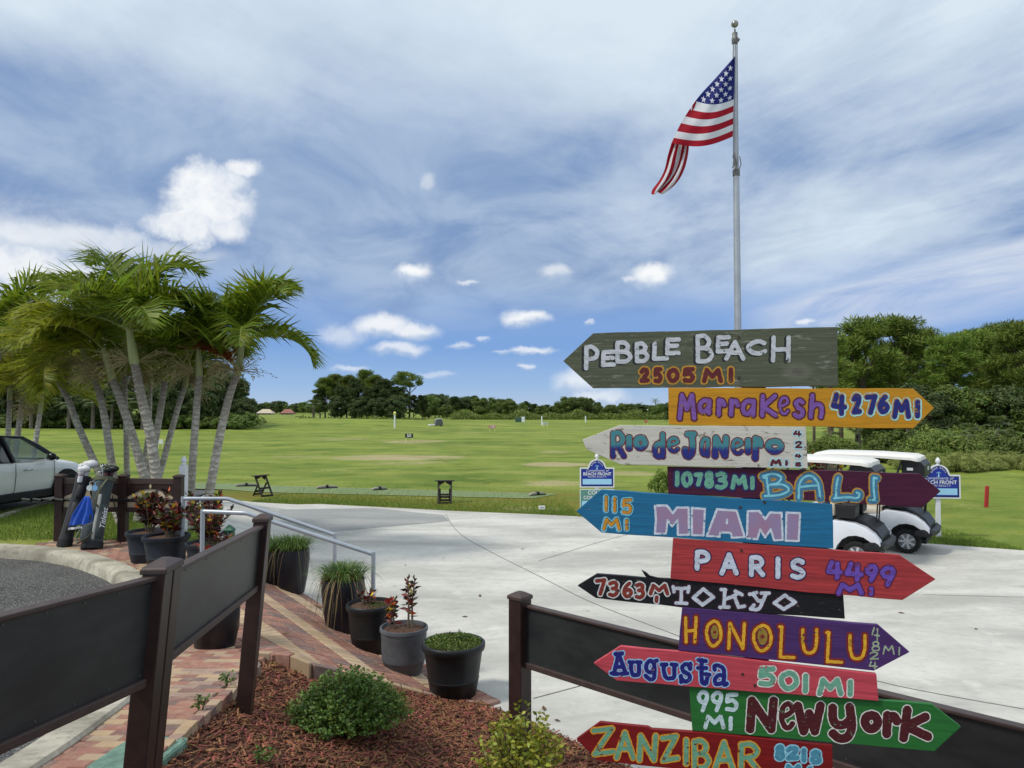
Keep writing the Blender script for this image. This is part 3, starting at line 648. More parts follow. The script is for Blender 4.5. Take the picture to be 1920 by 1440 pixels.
class Paint:
    """paint layers for one piece of writing: list of (radius beyond stroke, material index, lift, offset)"""
    def __init__(s): s.layers = []
    def word(s, letters, org, r, layers, h=0.7, wob=0.5, inset=None):
        """letters: (glyph, x0, x1, y0, y1) in zoom pixels; org=(ox, oy, scale); r: stroke half width; layers: (extra, slot, lift, (dx, dy))"""
        ox, oy, sc = org; mx = max(e for e, *_ in layers); inn = r+mx if inset is None else inset
        L = [(q[0], ox+q[1]/sc, ox+q[2]/sc, oy+q[3]/sc, oy+q[4]/sc, q[5] if len(q) > 5 else 1.0) for q in letters]
        pad = mx+r+6; X0 = min(q[1] for q in L)-pad; X1 = max(q[2] for q in L)+pad; Y0 = min(q[3] for q in L)-pad; Y1 = max(q[4] for q in L)+pad
        gx = np.arange(X0, X1, h); gy = np.arange(Y0, Y1, h); D = np.full((len(gy), len(gx)), 1e3)
        for g, a, b, c, d, rk_ in L:
            i0 = max(0, int((a-pad-X0)/h)); i1 = int((b+pad-X0)/h)+1; j0 = max(0, int((c-pad-Y0)/h)); j1 = int((d+pad-Y0)/h)+1
            XX, YY = np.meshgrid(gx[i0:i1], gy[j0:j1])
            inn_ = inn-r*(1-rk_) if inset is None else inn
            if b-a > 2*inn_: a, b = a+inn_, b-inn_
            else: a = b = (a+b)/2
            if d-c > 2*inn_: c, d = c+inn_, d-inn_
            if isinstance(g, list):
                f = poly_sdf(XX, YY, [(a+u*(b-a), c+v*(d-c)) for u, v in g])
            else:
                f = np.full(XX.shape, 1e3)
                for kind, pts in GL[g]:
                    q = [(a+u*(b-a), c+v*(d-c)) for u, v in pts]
                    if kind == 's': q = [tuple(p) for p in cr(q, 9, False)]
                    np.minimum(f, seg_sdf(XX, YY, q), out=f)
                f = f-r*rk_
            D[j0:j1, i0:i1] = np.minimum(D[j0:j1, i0:i1], f)
        XX, YY = np.meshgrid(gx, gy); ph = random.uniform(0, 9)
        D = D + wob*0.5*(np.sin(XX*0.43+ph)*np.sin(YY*0.51+ph*2)+0.6*np.sin(XX*0.21+YY*0.34+ph))
        for ex, slot, lift, off in layers:
            out = []; iso(D-ex, X0+off[0], Y0+off[1], h, out); s.layers.append((out, slot, lift))
        return s
    def polys(s, pl, slot, lift): s.layers.append((pl, slot, lift)); return s
    def build(s, name, mats, mapf, parent):
        vs = []; fs = []; mi = []
        for polys, slot, lift in s.layers:
            for p in polys:
                o = len(vs); vs += [(x, y, lift) for x, y in p]; fs.append(tuple(range(o, o+len(p)))); mi.append(slot)
        A = np.array(vs); W = mapf(A[:, 0], A[:, 1], A[:, 2])
        me = bpy.data.meshes.new(name); me.from_pydata(W.tolist(), [], fs)
        for m in mats: me.materials.append(m)
        me.polygons.foreach_set('material_index', mi)
        if len(me.polygons) and sum(p.normal.y for p in list(me.polygons)[:50]) > 0: me.flip_normals()
        ob = bpy.data.objects.new(name, me); COL.objects.link(ob); ob.parent = parent; return ob

# ------------------------------------------------------------------ the signpost
PHI = R(14.4); SU = Vector((math.cos(PHI), -math.sin(PHI), 0)); SN = Vector((math.sin(PHI), math.cos(PHI), 0))    # along the boards; away from the viewer
SQ = P(1415, 765, Y=2.9)
zb = M(SQ.x+0.02, SQ.y+0.08)
sign_base = Vector((SQ.x, SQ.y, zb))
def to_plane(px, py, lift):
    px = np.asarray(px, float); py = np.asarray(py, float); a = (px-960)/FPX; b = (720-py)/FPX; c, sn = math.cos(PITCH), math.sin(PITCH)
    dx, dy, dz = a, c-b*sn, sn+b*c
    t = (SQ.x*SN.x+SQ.y*SN.y)/(dx*SN.x+dy*SN.y)
    x, y, z_ = dx*t, dy*t, EYE+dz*t
    return np.stack([(x-sign_base.x)*SU.x+(y-sign_base.y)*SU.y, -np.asarray(lift)*np.ones_like(px), z_-zb], 1)
post = thing('direction_signpost', 'tall signpost of brightly painted wooden arrow boards standing in the mulch', 'signpost', sign_base, -PHI)
def wood(name, col, wear=0.0, grain=0.22, under=rgb(120, 112, 100), wearscale=(2.2, 1, 11), rough=0.6):
    m = bpy.data.materials.new(name); m.use_nodes = True; t = NT(m.node_tree)
    co = t.n('ShaderNodeTexCoord').outputs['Object']
    st = t.n('ShaderNodeMapping', ins={0: co, 'Scale': (1.6, 6, 34), 'Location': (random.uniform(0, 9), 0, random.uniform(0, 9))}).outputs[0]
    g = t.noise(st, 2.6, 6, 0.62, 0.9); g2 = t.noise(st, 9, 5, 0.6); big = t.noise(co, 5.5, 4)
    c = t.mix(t.ss(g, 0.34, 0.66), tuple(x*(1-grain) for x in col[:3])+(1,), tuple(min(1, x*(1+grain*0.7)) for x in col[:3])+(1,))
    c = t.mix(t.m('MULTIPLY', t.ss(big, 0.45, 0.7), 0.25), c, tuple(x*0.72 for x in col[:3])+(1,))
    c = t.mix(t.m('MULTIPLY', t.ss(g2, 0.60, 0.74), 0.35), c, tuple(x*0.5 for x in col[:3])+(1,))
    if wear:
        wn = t.noise(t.n('ShaderNodeMapping', ins={0: co, 'Scale': wearscale}).outputs[0], 4.5, 8, 0.72, 0.4)
        c = t.mix(t.ss(wn, 0.66-wear*0.25, 0.74-wear*0.22), c, under)
    b = t.n('ShaderNodeBsdfPrincipled', ins={'Base Color': c, 'Roughness': rough, 'Specular IOR Level': 0.35})
    bp = t.n('ShaderNodeBump', ins={'Strength': 0.35, 'Distance': 0.002, 'Height': t.m('ADD', g, g2)})
    t.nt.links.new(bp.outputs[0], b.inputs['Normal'])
    t.nt.links.new(b.outputs[0], t.n('ShaderNodeOutputMaterial').inputs[0]); return m
PAINTS = {}
def paint(r_, g_, b_):
    k = (r_, g_, b_)
    if k not in PAINTS:
        m = bpy.data.materials.new('sign_paint'); m.use_nodes = True; t = NT(m.node_tree); co = t.n('ShaderNodeTexCoord').outputs['Object']; col = rgb(*k)
        br = t.n('ShaderNodeMapping', vector_type='TEXTURE', ins={0: co, 'Rotation': (0, random.uniform(-.5, .5), 0), 'Scale': (5, 1, 1)}).outputs[0]; n = t.noise(br, 120, 6, .65); g = t.noise(t.n('ShaderNodeMapping', ins={0: co, 'Scale': (1.6, 6, 34)}).outputs[0], 7, 5, .62)
        c = t.mix(t.ss(n, .3, .7), tuple(x*.78 for x in col[:3])+(1,), tuple(min(1, x*1.14+.006) for x in col[:3])+(1,)); c = t.mix(t.m('MULTIPLY', t.ss(g, .58, .72), .35), c, tuple(x*.55 for x in col[:3])+(1,))
        b = t.n('ShaderNodeBsdfPrincipled', ins={'Base Color': c, 'Roughness': .55}); bp = t.n('ShaderNodeBump', ins={'Strength': .3, 'Distance': .001, 'Height': t.m('ADD', n, g)}); t.nt.links.new(bp.outputs[0], b.inputs['Normal'])
        fl = t.ss(t.m('ADD', t.noise(co, 38, 6, .72), t.m('MULTIPLY', g, .25)), .735, .76); mx = t.n('ShaderNodeMixShader', ins={0: fl, 1: b.outputs[0], 2: t.n('ShaderNodeBsdfTransparent').outputs[0]})
        t.nt.links.new(mx.outputs[0], t.n('ShaderNodeOutputMaterial').inputs[0]); PAINTS[k] = m
    return PAINTS[k]
def grad_paint(name, top, bot, z0, z1, k=0.02):
    m = bpy.data.materials.new(name); m.use_nodes = True; t = NT(m.node_tree); co = t.n('ShaderNodeTexCoord').outputs['Object']
    zz = t.n('ShaderNodeSeparateXYZ', ins={0: co}).outputs[2]; n = t.noise(co, 70, 4)
    f = t.ss(t.m('ADD', zz, t.m('MULTIPLY', t.m('SUBTRACT', n, 0.5), 0.03)), z0, z1)
    b = t.n('ShaderNodeBsdfPrincipled', ins={'Base Color': t.mix(f, bot, top), 'Roughness': 0.5})
    t.nt.links.new(b.outputs[0], t.n('ShaderNodeOutputMaterial').inputs[0]); return m
M_SCREW = mat('rusty_screw', rgb(60, 48, 40), 0.6, 0.3, 80)
BI = [0]
def board(label, outline, m, words, wear_pts=(), screws=((1420, None),), extra=None):
    lift = 0.005*(BI[0] % 3) + (0.0 if BI[0] % 2 else 0.0025); BI[0] += 1
    o = np.array(outline, float)
    # subdivide the outline a little so that the edges are not ruler straight
    pts = []
    for i in range(len(o)):
        a, b = o[i], o[(i+1) % len(o)]; n = max(1, int(np.hypot(*(b-a))/40))
        for k in range(n):
            q = a+(b-a)*k/n
            if k: q = q+rng.normal(0, .45, 2)
            pts.append(q)
    pts = np.array(pts); Fp = to_plane(pts[:, 0], pts[:, 1], np.full(len(pts), lift))
    mb = MB(); mb.prism([Vector(p) for p in Fp], (0, 0.02, 0))
    if extra: extra(mb, lift)
    b = mb.build('sign_board', m, post, bevel=0.0016, bseg=2); b['label'] = label
    if 'olive' in label:
        kx, _, kz = to_plane([1496], [697], [0])[0]; mk = m.node_tree; tt = NT.__new__(NT); tt.nt = mk; pb = [n for n in mk.nodes if n.type == 'BSDF_PRINCIPLED'][0]; old = pb.inputs[0].links[0].from_socket; co = tt.n('ShaderNodeTexCoord').outputs['Object']; wn = tt.vm('ADD', co, tt.n('ShaderNodeVectorMath', operation='SCALE', ins={0: tt.noise(co, 30, 4, .6, out=1), 3: .03}).outputs[0]); d_ = tt.vm('LENGTH', tt.vm('MULTIPLY', tt.vm('SUBTRACT', wn, (kx+.015, 0, kz+.015)), (1, 0, 1.7)), out=1); mk.links.new(tt.mix(tt.m('MULTIPLY', tt.ss(d_, .075, .03), .45), tt.mix(tt.m('MULTIPLY', tt.ss(d_, .032, .012), .75), old, rgb(40, 38, 30)), rgb(120, 118, 104)), pb.inputs[0])
    for nm, pnt, mats in words: pnt.build(nm, mats, lambda x, y, z_: to_plane(x, y, z_+lift+0.0004), b)
    for sx, sy in screws:
        if sy is None: continue
        c = to_plane([sx], [sy], [lift+.0006])[0]
        sb = MB(); sb.tube([(c[0], c[1]+.004, c[2]), (c[0], c[1]-.0012, c[2])], .0055, 10); sb.build('screw', M_SCREW, b)
    return b
L2 = lambda r1, s1, s2: [(r1, s1, .0004, (0, 0)), (0, s2, .0008, (0, 0))]

# 1 grey-green board
w1 = Paint(); lt = [('P',320,535,335,675),('E',545,755,395,630),('B',735,970,275,585),('B',995,1195,290,578),('L',1225,1455,290,548),('E',1400,1615,230,475)]
lt2 = [('B',1805,2053,190,581)]
lay = [(0.2, 0, .0003, (-4.2, 1.6)), (0.1, 0, .0005, (-2.2, 0.8)), (0, 1, .0009, (0, 0))]
w1.word(lt+lt2, (1050, 600, 7.111), 4.1, lay); w1.word([('E',225,430,200,450),('A',340,625,265,545),('C',630,915,255,478),('H',960,1230,205,570)], (1310, 600, 7.111), 4.1, lay)
w1b = Paint().word([('2',1040,1220,610,865),('5',1222,1390,605,870),('0',1400,1615,615,862),('5',1610,1820,605,862),('M',1870,2195,615,865),('I',2225,2330,610,860)], (1050, 600, 7.111), 4.3, L2(3.0, 0, 1))
board('olive grey arrow board reading Pebble Beach 2505 MI', [(1056,677),(1112,625),(1330,619),(1570,613),(1571,724),(1112,728)], wood('olive_board', rgb(86, 90, 70), 0.40, under=rgb(132, 130, 116)),
      [('lettering', w1, [paint(22, 24, 22), paint(196, 199, 204)]), ('distance_lettering', w1b, [paint(188, 136, 28), paint(92, 10, 12)])], screws=((1385,633),(1385,708)))
# 2 mustard board
w2 = Paint().word([('M',205,505,100,525),('a',480,722,175,448),('r',740,920,175,472),('r',910,1110,180,474),('a',1075,1335,180,476),('K',1345,1630,120,482),('e',1600,1790,150,445,.62),('s',1795,2013,178,500),('h',2013,2282,110,505)], (1240, 720, 7.385), 4.0, L2(2.7, 0, 1))
w2b = Paint().word([('4',440,695,85,435),('2',705,885,100,420),('7',870,1085,105,425),('6',1035,1240,110,410),('M',1225,1515,165,475),('I',1510,1640,180,468)], (1490, 720, 6.857), 4.6, [(3.6, 0, .0004, (0, 0)), (1.3, 2, .0006, (-.8, -1.0)), (0, 1, .0009, (0, 0))])
board('mustard yellow arrow board reading Marrakesh 4276 MI', [(1253,727),(1480,728),(1712,729),(1751,765),(1712,803),(1254,796)], wood('mustard_board', rgb(196, 138, 22), 0.02, 0.16),
      [('lettering', w2, [paint(86, 8, 34), paint(122, 80, 160)]), ('distance_lettering', w2b, [paint(168, 218, 210), paint(16, 24, 112), paint(176, 124, 50)])])
# 3 weathered white board
w3 = Paint().word([('R',412,665,198,622,.8),('i',645,740,255,515),('o',738,972,255,510),('d',1012,1235,215,630,.8),('e',1222,1432,278,538,.55),('J',1438,1675,203,630)], (1090, 780, 7.68), 5.4, L2(2.0, 0, 1))
w3.word([('a',515,690,710,1030,.6),('N',688,950,690,1045),('e',950,1152,732,992,.55),('i',1156,1242,728,988),('r',1238,1425,700,1080),('o',1422,1702,738,982)], (1240, 720, 7.385), 5.4, L2(2.0, 0, 1))
w3b = Paint().word([('M',1480,1685,1012,1158),('I',1692,1762,1028,1152)], (1240, 720, 7.385), 2.7, L2(2.8, 0, 1)).word([('4',-45,105,575,695),('2',-20,112,710,845),('4',-25,100,872,970),('8',-20,102,980,1080,.7)], (1490, 720, 6.857), 1.9, L2(2.8, 0, 1))
zc = to_plane([1250], [838], [0])[0][2]
board('weathered white arrow board reading Rio de Janeiro 4248 MI', [(1093,824),(1162,797),(1510,800),(1514,878),(1165,871),(1100,842)], wood('white_board', rgb(206, 202, 190), 0.40, 0.10, under=rgb(128, 118, 104), wearscale=(4, 1, 9)),
      [('lettering', w3, [paint(112, 30, 32), grad_paint('teal_to_navy_paint', rgb(66, 132, 140), rgb(28, 38, 120), zc-.012, zc+.012)]), ('distance_lettering', w3b, [paint(176, 212, 216), paint(88, 10, 28)])])
# 4 maroon board
w4 = Paint(); bl = [('Br',215,590,140,440),('Ar',700,1030,160,475),('Lr',1200,1560,175,475),('Ir',1705,1820,190,495)]
w4.word(bl, (1400, 870, 7.385), 2.0, [(7.6, 0, .0004, (0, 0)), (5.3, 1, .0007, (.6, .6)), (0, 2, .0011, (0, 0))], inset=0)
w4b = Paint().word([('1',180,260,165,390),('0',270,438,170,396),('7',448,580,185,390),('8',595,730,165,415),('3',740,920,175,430),('M',955,1200,215,430),('I',1220,1300,240,434)], (1240, 860, 7.385), 4.2, L2(3.4, 0, 1), inset=4.2)
board('dark maroon arrow board reading 10783 MI Bali', [(1251,875),(1480,881),(1724,888),(1764,921),(1730,952),(1480,937),(1253,926)], wood('maroon_board', rgb(72, 16, 48), 0.02, 0.25),
      [('lettering', w4, [paint(190, 140, 42), paint(64, 122, 152), paint(130, 204, 220)]), ('distance_lettering', w4b, [paint(26, 14, 92), paint(104, 166, 142)])])
# 5 blue board
w5 = Paint()
def px(o, pts): return [(o[0]+x/o[2], o[1]+y/o[2]) for x, y in pts]
za = (1080, 900, 7.68); zc_ = (1320, 920, 7.385)
blk = [px(za, [(1140,365),(1310,365),(1395,475),(1455,395),(1620,395),(1625,780),(1470,785),(1465,570),(1385,660),(1320,570),(1295,765),(1140,765),(1155,560)]), px(za, [(1670,400),(1855,415),(1835,790),(1670,785)]),
       px(zc_, [(180,255),(450,275),(560,635),(385,645),(370,575),(225,570),(215,630),(40,620)]), px(zc_, [(605,280),(765,280),(845,390),(910,300),(1070,305),(1085,675),(970,680),(920,525),(845,640),(775,530),(735,665),(595,650)]), px(zc_, [(1140,300),(1325,310),(1305,690),(1130,685)])]
for bp_ in blk:
    a = np.array(bp_); x0, y0 = a.min(0); x1, y1 = a.max(0); un = [((x-x0)/(x1-x0), (y-y0)/(y1-y0)) for x, y in bp_]
    w5.word([(un, x0, x1, y0, y1)], (0, 0, 1), 0, [(2.2, 0, .0004, (0, 0)), (-1.9, 1, .0008, (0, 0))], inset=0, wob=0.35)
w5.word([('I',300,335,390,455)], zc_, 2.0, [(0, 0, .0012, (0, 0))], inset=1)
w5b = Paint().word([('1',380,490,200,475),('1',508,612,220,490),('5',638,832,240,515),('M',358,668,515,750),('I',688,772,535,745)], za, 2.5, [(3.4, 0, .0004, (0, 0)), (0.9, 2, .0006, (.6, -.4)), (0, 1, .0009, (0, 0))])
board('blue arrow board reading 115 MI Miami', [(1081,958),(1127,918),(1340,931),(1560,945),(1562,1028),(1340,1013),(1128,998)], wood('blue_board', rgb(28, 108, 150), 0.05, 0.16),
      [('lettering', w5, [paint(206, 214, 226), mat('lilac_wash', rgb(146, 132, 168), 0.5, col2=rgb(160, 124, 150), vscale=9)]), ('distance_lettering', w5b, [paint(120, 192, 216), paint(208, 142, 34), paint(96, 92, 40)])], screws=((1388,951),(1433,941)))
# 6 coral board
w6 = Paint().word([('P',345,582,190,488),('A',662,940,220,550),('R',1040,1280,260,570),('I',1372,1482,275,596),('S',1560,1795,292,605)], (1250, 1000, 6.857), 4.6, L2(2.2, 0, 1))
w6b = Paint().word([('4',325,580,190,485),('4',572,855,212,515),('9',840,1050,245,522),('9',1045,1282,265,578),('M',460,860,485,694),('I',880,1000,545,698)], (1500, 1020, 7.111), 4.3, L2(2.4, 0, 1))
board('coral red arrow board reading Paris 4499 MI', [(1262,1009),(1470,1024),(1686,1040),(1753,1085),(1691,1124),(1470,1105),(1257,1084)], wood('coral_board', rgb(168, 56, 58), 0.04, 0.26, under=rgb(140, 70, 60)),
      [('lettering', w6, [paint(26, 20, 74), paint(200, 208, 222)]), ('distance_lettering', w6b, [paint(84, 12, 66), paint(104, 72, 172)])], screws=((1390,1031),))
# 7 black weathered board with its torn splinter
w7 = Paint().word([('T_',1300,1612,325,640)], (1080, 1050, 7.385), 3.2, L2(2.6, 0, 1)).word([('D_',305,640,675,955)], (1250, 1000, 6.857), 3.4, L2(2.4, 0, 1)).word([('K_',165,560,130,440),('Y_',545,875,165,465),('D_',862,1215,205,465)], (1320, 1080, 6.857), 3.3, L2(2.6, 0, 1))
w7b = Paint().word([('7',245,440,232,512),('3',425,615,262,530),('6',622,808,278,542),('3',795,975,288,560),('M',990,1310,302,508),('I',1060,1172,470,610)], (1080, 1050, 7.385), 3.6, L2(2.4, 0, 1))
def splinter(mb, lift):
    p = to_plane([1203,1211,1218,1232,1252,1285], [1070,1073,1079.5,1083,1086,1089], [lift+.001]*6); q = to_plane([1203,1208,1213,1224,1250,1285], [1069,1078,1085,1089,1092,1093], [lift-.004]*6)
    mb.loft([[Vector(a), Vector(b), Vector(b)+Vector((0,.014,0)), Vector(a)+Vector((0,.014,0))] for a, b in zip(p, q)])
board('narrow black weathered arrow board reading 7363 MI Tokyo with a splintered top edge', [(1083,1098),(1119,1076),(1252,1085),(1420,1099),(1581,1114),(1584,1160),(1420,1149),(1279,1139),(1117,1121)], wood('black_board', rgb(20, 20, 24), 0.26, 0.3, under=rgb(112, 104, 88), wearscale=(5, 1, 14)),
      [('lettering', w7, [paint(52, 14, 38), paint(200, 207, 218)]), ('distance_lettering', w7b, [paint(210, 212, 210), paint(128, 42, 28)])], extra=splinter)
# 8 purple board
hl = [('H_',165,405,200,605),('O',495,755,245,660),('N',825,1110,280,705),('O',1200,1505,310,730),('L_',1570,1850,330,840),('U',1935,2195,375,775),('L_',2275,2560,420,910),('U',2645,2910,460,855)]
hl[5:] = [('U',1760+175,1760+428,375,772),('L_',1760+512,1760+802,415,908),('U',1760+882,1760+1152,460,858)]
w8 = Paint().word(hl, (1260, 1130, 8), 3.0, [(3.9, 0, .0004, (0, 0)), (0, 1, .0008, (0, 0))], inset=3.0)
for cx, cy, rx, ry in ((640,435,58,105),(1355,500,75,125)):
    el = lambda k1, k2: [[(1260+(cx+rx*k1*math.cos(a))/8, 1130+(cy+ry*k2*math.sin(a))/8) for a in np.linspace(0, 2*PI, 28, endpoint=False)]]
    w8.polys(el(1.0, 1.0), 2, .0010); w8.polys(el(.42, .24), 0, .0013)
w8b = Paint().word([('4',1225,1355,275,485),('8',1228,1355,485,645),('2',1198,1340,645,770),('4',1182,1320,785,915),('M',1392,1575,545,692),('I',1622,1662,572,702)], (1480, 1140, 8), 1.5, [(0, 0, .0006, (0, 0))])
board('purple arrow board reading Honolulu 4824 MI in yellow', [(1279,1138),(1460,1154),(1646,1171),(1705,1222),(1638,1257),(1460,1238),(1272,1219)], wood('purple_board', rgb(74, 44, 102), 0.06, 0.22, under=rgb(96, 76, 96)),
      [('lettering', w8, [paint(126, 28, 22), paint(222, 168, 36), paint(150, 124, 44)]), ('distance_lettering', w8b, [paint(158, 172, 146)])])
# 9 pink board
w9 = Paint().word([('A_',225,500,122,462),('u_',448,668,228,480),('g_',645,875,208,532),('u_',862,1126,258,520),('s_',1098,1316,248,566),('t_',1305,1550,200,586),('a_',1522,1775,268,606)], (1110, 1200, 6.857), 4.0, L2(2.2, 0, 1))
w9b = Paint().word([('5',265,520,172,462),('0',530,815,224,514),('I',825,950,262,550),('M',1020,1386,312,582),('I',1395,1525,340,594)], (1380, 1220, 6.857), 4.8, L2(2.2, 0, 1))
board('rose pink arrow board reading Augusta 501 MI', [(1114,1242),(1164,1210),(1272,1220),(1460,1242),(1642,1262),(1646,1312),(1400,1294),(1157,1274)], wood('rose_board', rgb(190, 70, 82), 0.05, 0.2, under=rgb(150, 80, 80)),
      [('lettering', w9, [paint(152, 192, 226), paint(18, 20, 116)]), ('distance_lettering', w9b, [paint(226, 220, 212), paint(106, 166, 140)])], screws=((1392,1262),(1415,1283)))
# 10 green board
w10 = Paint().word([('N',785,1260,175,715),('e',1243,1502,240,670,.62),('W',1447,1908,245,745)], (1290, 1280, 7.385), 8.2, L2(2.0, 0, 1)).word([('y',72,492,182,742),('o',508,822,288,616),('r',788,1085,288,682),('k',1022,1492,218,738)], (1540, 1290, 7.111), 8.4, L2(2.0, 0, 1))
w10b = Paint().word([('9',122,295,102,410),('9',316,490,112,408),('5',510,700,136,404),('M',212,520,436,645),('I',550,630,460,668)], (1290, 1280, 7.385), 3.9, [(0, 0, .0007, (0, 0))])
board('green arrow board reading 995 MI New York', [(1292,1285),(1520,1303),(1748,1321),(1802,1363),(1752,1409),(1520,1389),(1298,1370)], wood('green_board', rgb(38, 108, 46), 0.03, 0.16, under=rgb(80, 120, 80)),
      [('lettering', w10, [paint(224, 224, 216), paint(74, 8, 14)]), ('distance_lettering', w10b, [paint(194, 216, 220)])])
# 11 brick-red board
w11 = Paint().word([('Z',198,572,132,582),('A',515,845,188,632),('N',830,1155,232,664),('Z',1148,1455,236,672),('I',1462,1592,292,712),('B',1590,1885,308,770)], (1080, 1340, 7.385), 4.2, L2(2.6, 0, 1)).word([('A',98,452,322,800),('R',462,800,352,800)], (1320, 1340, 7.385), 4.2, L2(2.6, 0, 1))
w11b = Paint().word([('8',962,1135,378,642),('2',1112,1335,398,638),('I',1332,1424,428,668),('8',1446,1642,450,694),('M',1082,1385,648,872),('I',1412,1514,680,885)], (1320, 1340, 7.385), 4.4, L2(2.4, 0, 1))
board('brick red arrow board reading Zanzibar 8218 MI, lowest of the boards', [(1081,1385),(1125,1353),(1215,1362),(1222,1366),(1340,1374),(1560,1396),(1562,1478),(1340,1449),(1121,1424)], wood('brick_red_board', rgb(122, 16, 16), 0.02, 0.2),
      [('lettering', w11, [paint(216, 150, 36), paint(106, 162, 132)]), ('distance_lettering', w11b, [paint(146, 206, 226), paint(72, 140, 164)])])
mb = MB(); top = to_plane([1415], [640], [0])[0][2]
mb.box((0.0, 0.075, top/2-.1), (0.09, 0.09, top+.2)); mb.box((0.0, 0.075, top+.012), (0.10, 0.10, 0.024), taper=0.6)
mb.build('post', wood('post_wood', rgb(110, 96, 80), 0.2), post, bevel=0.004)
# ------------------------------------------------------------------ flagpole and flag
FY = 17.5; fx = at(1384.5, FY); fb = Vector((fx, FY, 0))
M_ALU = mat('brushed_aluminium', rgb(176, 178, 180), 0.42, 0.08, 3, metal=0.75)
M_ALU2 = mat('dull_aluminium', rgb(112, 110, 106), 0.55, 0.2, 12, metal=0.4)
fp = thing('flagpole', 'tall tapering aluminium flagpole rising behind the painted signpost', 'flagpole', fb)
ztop = P(1383, 62, Y=FY).z
mb = MB(); zz = [0, 2.5, 5, P(1383, 318, Y=FY).z]
mb.tube([(fx, FY, q) for q in zz] , [.086, .086, .080, .070], 24); mb.tube([(fx, FY, zz[-1]), (fx, FY, ztop)], [.058, .040], 24)
mb.build('pole', M_ALU, fp, org=fb, smooth=40)
mb = MB(); zq = zz[-1]; mb.lathe([(.080,-.16),(.084,-.15),(.084,-.02),(.075,.0)], 24, (fx, FY, zq)); mb.build('collar', M_ALU2, fp, org=fb, smooth=40)
mb = MB(); mb.lathe([(.05,-.28),(.075,-.24),(.078,-.12),(.062,-.1),(.062,.0),(.02,.02),(.02,.1)], 20, (fx, FY, ztop)); mb.tube([(fx+.06,FY-.03,ztop-.17),(fx+.10,FY-.03,ztop-.19)], .035, 10); mb.build('truck', M_ALU2, fp, org=fb, smooth=40)
mb = MB(); mb.ball((fx, FY, P(1383, 45, Y=FY).z), .085, 24, 16); mb.build('ball_finial', mat('gold_ball', rgb(150, 146, 136), 0.3, metal=0.8), fp, org=fb, smooth=60)
mb = MB(); zt = P(1378, 108, Y=FY).z; mb.tube([(fx-.055, FY-.07, ztop-.15), (fx-.075, FY-.08, zt), (fx-.09, FY-.09, zq+.2), (fx-.11, FY-.1, zq)], .008, 6)
mb.tube([(fx+.03, FY-.09, ztop-.15), (fx+.02, FY-.09, zq)], .007, 6)
for a, b in ((-.11, .05), (-.08, .12), (-.05, .0), (.05, .03)): mb.tube([(fx+a, FY-.11, zq+.25+b), (fx+a+.03, FY-.12, zq+.1), (fx+a-.01, FY-.11, zq-.05+b)], .012, 6)
mb.build('halyard', M_ALU2, fp, org=fb, smooth=60)
# cloth: the hoist half is spread towards the viewer, then folds over and its fly hangs down behind
zf = FY-.09; fmats = [(0, 'red'), (1, 'white'), (2, 'blue')]
fold = cr([(1378,105),(1344,144),(1308,184),(1278,229),(1259,268)], 24); fold = fold[np.linspace(0, len(fold)-1, 79).astype(int)]
nv = 78; nu = 22; FLY = 250.0; mbf = MB(); grid = []; lens = []
for j in range(nv+1):
    v = j/nv; h0 = np.array([1378-4*v, 105+151*v]); f1 = fold[j]; L = np.hypot(*(f1-h0)); lens.append(L); row = []
    for i in range(nu+1):
        u = i/nu; q = h0*(1-u)+f1*u; sag = (5+7*v)*math.sin(PI*u)*min(1, L/80); w_ = .05*math.sin(u*7+v*3)*u+.035*math.sin(u*15-v*9)*u
        row.append(P(q[0], q[1]+sag, Y=zf-.22*math.sin(PI*u*.9)*min(1, L/90)+w_))
    grid.append(row)
for j in range(nv+1): mbf.v += [tuple(p) for p in grid[j]]
for j in range(nv):
    st = int(j/nv*13)
    for i in range(nu): mbf.f.append((j*(nu+1)+i, j*(nu+1)+i+1, (j+1)*(nu+1)+i+1, (j+1)*(nu+1)+i)); mbf.mi.append(2 if (st < 7 and lens[j]*(i+.5)/nu < 100) else (0 if st % 2 == 0 else 1))
ns = 42; cross = [((1259,268),(1294,262)),((1251,292),(1291,288)),((1245,318),(1284,313)),((1236,338),(1273,335)),((1225,354),(1258,352)),((1222,363),(1243,362))]
rowsT = []; j0 = int(nv*.52)
rowsT.append([Vector(grid[int(round(nv-(nv-j0)*k/ns))][nu]) for k in range(ns+1)])
lf = cr([c[0] for c in cross], 4); rt = cr([c[1] for c in cross], 4)
for n_, (a_, b_) in enumerate(zip(lf, rt)):
    rr_ = []
    for k in range(ns+1):
        s_ = k/ns; q = a_*(1-s_)+b_*s_; rr_.append(P(q[0]+1.2*math.sin(s_*11+n_*.25), q[1]+2.5*math.sin(s_*9)*(n_/len(lf)), Y=zf+.10+.10*math.sin(s_*12+n_*.12)+.05*n_/len(lf)))
    rowsT.append(rr_)
o_ = len(mbf.v)
for r_ in rowsT: mbf.v += [tuple(p) for p in r_]
for n_ in range(len(rowsT)-1):
    for k in range(ns): mbf.f.append((o_+n_*(ns+1)+k, o_+n_*(ns+1)+k+1, o_+(n_+1)*(ns+1)+k+1, o_+(n_+1)*(ns+1)+k)); mbf.mi.append(0 if int(k/ns*6.99) % 2 == 0 else 1)
def cloth(name, c): return mat(name, c, 0.75, 0.05, 6, trans=0.28, spec=0.2)
flag = mbf.build('flag', [cloth('flag_red', rgb(160, 22, 40)), cloth('flag_white', rgb(216, 216, 220)), cloth('flag_blue', rgb(34, 42, 110))], None, org=(fx-.1, FY-.09, zt), smooth=70, fixn=False)
tag(flag, 'stars and stripes flag hanging from the tall pole, blowing to the left', 'flag')
mb = MB()
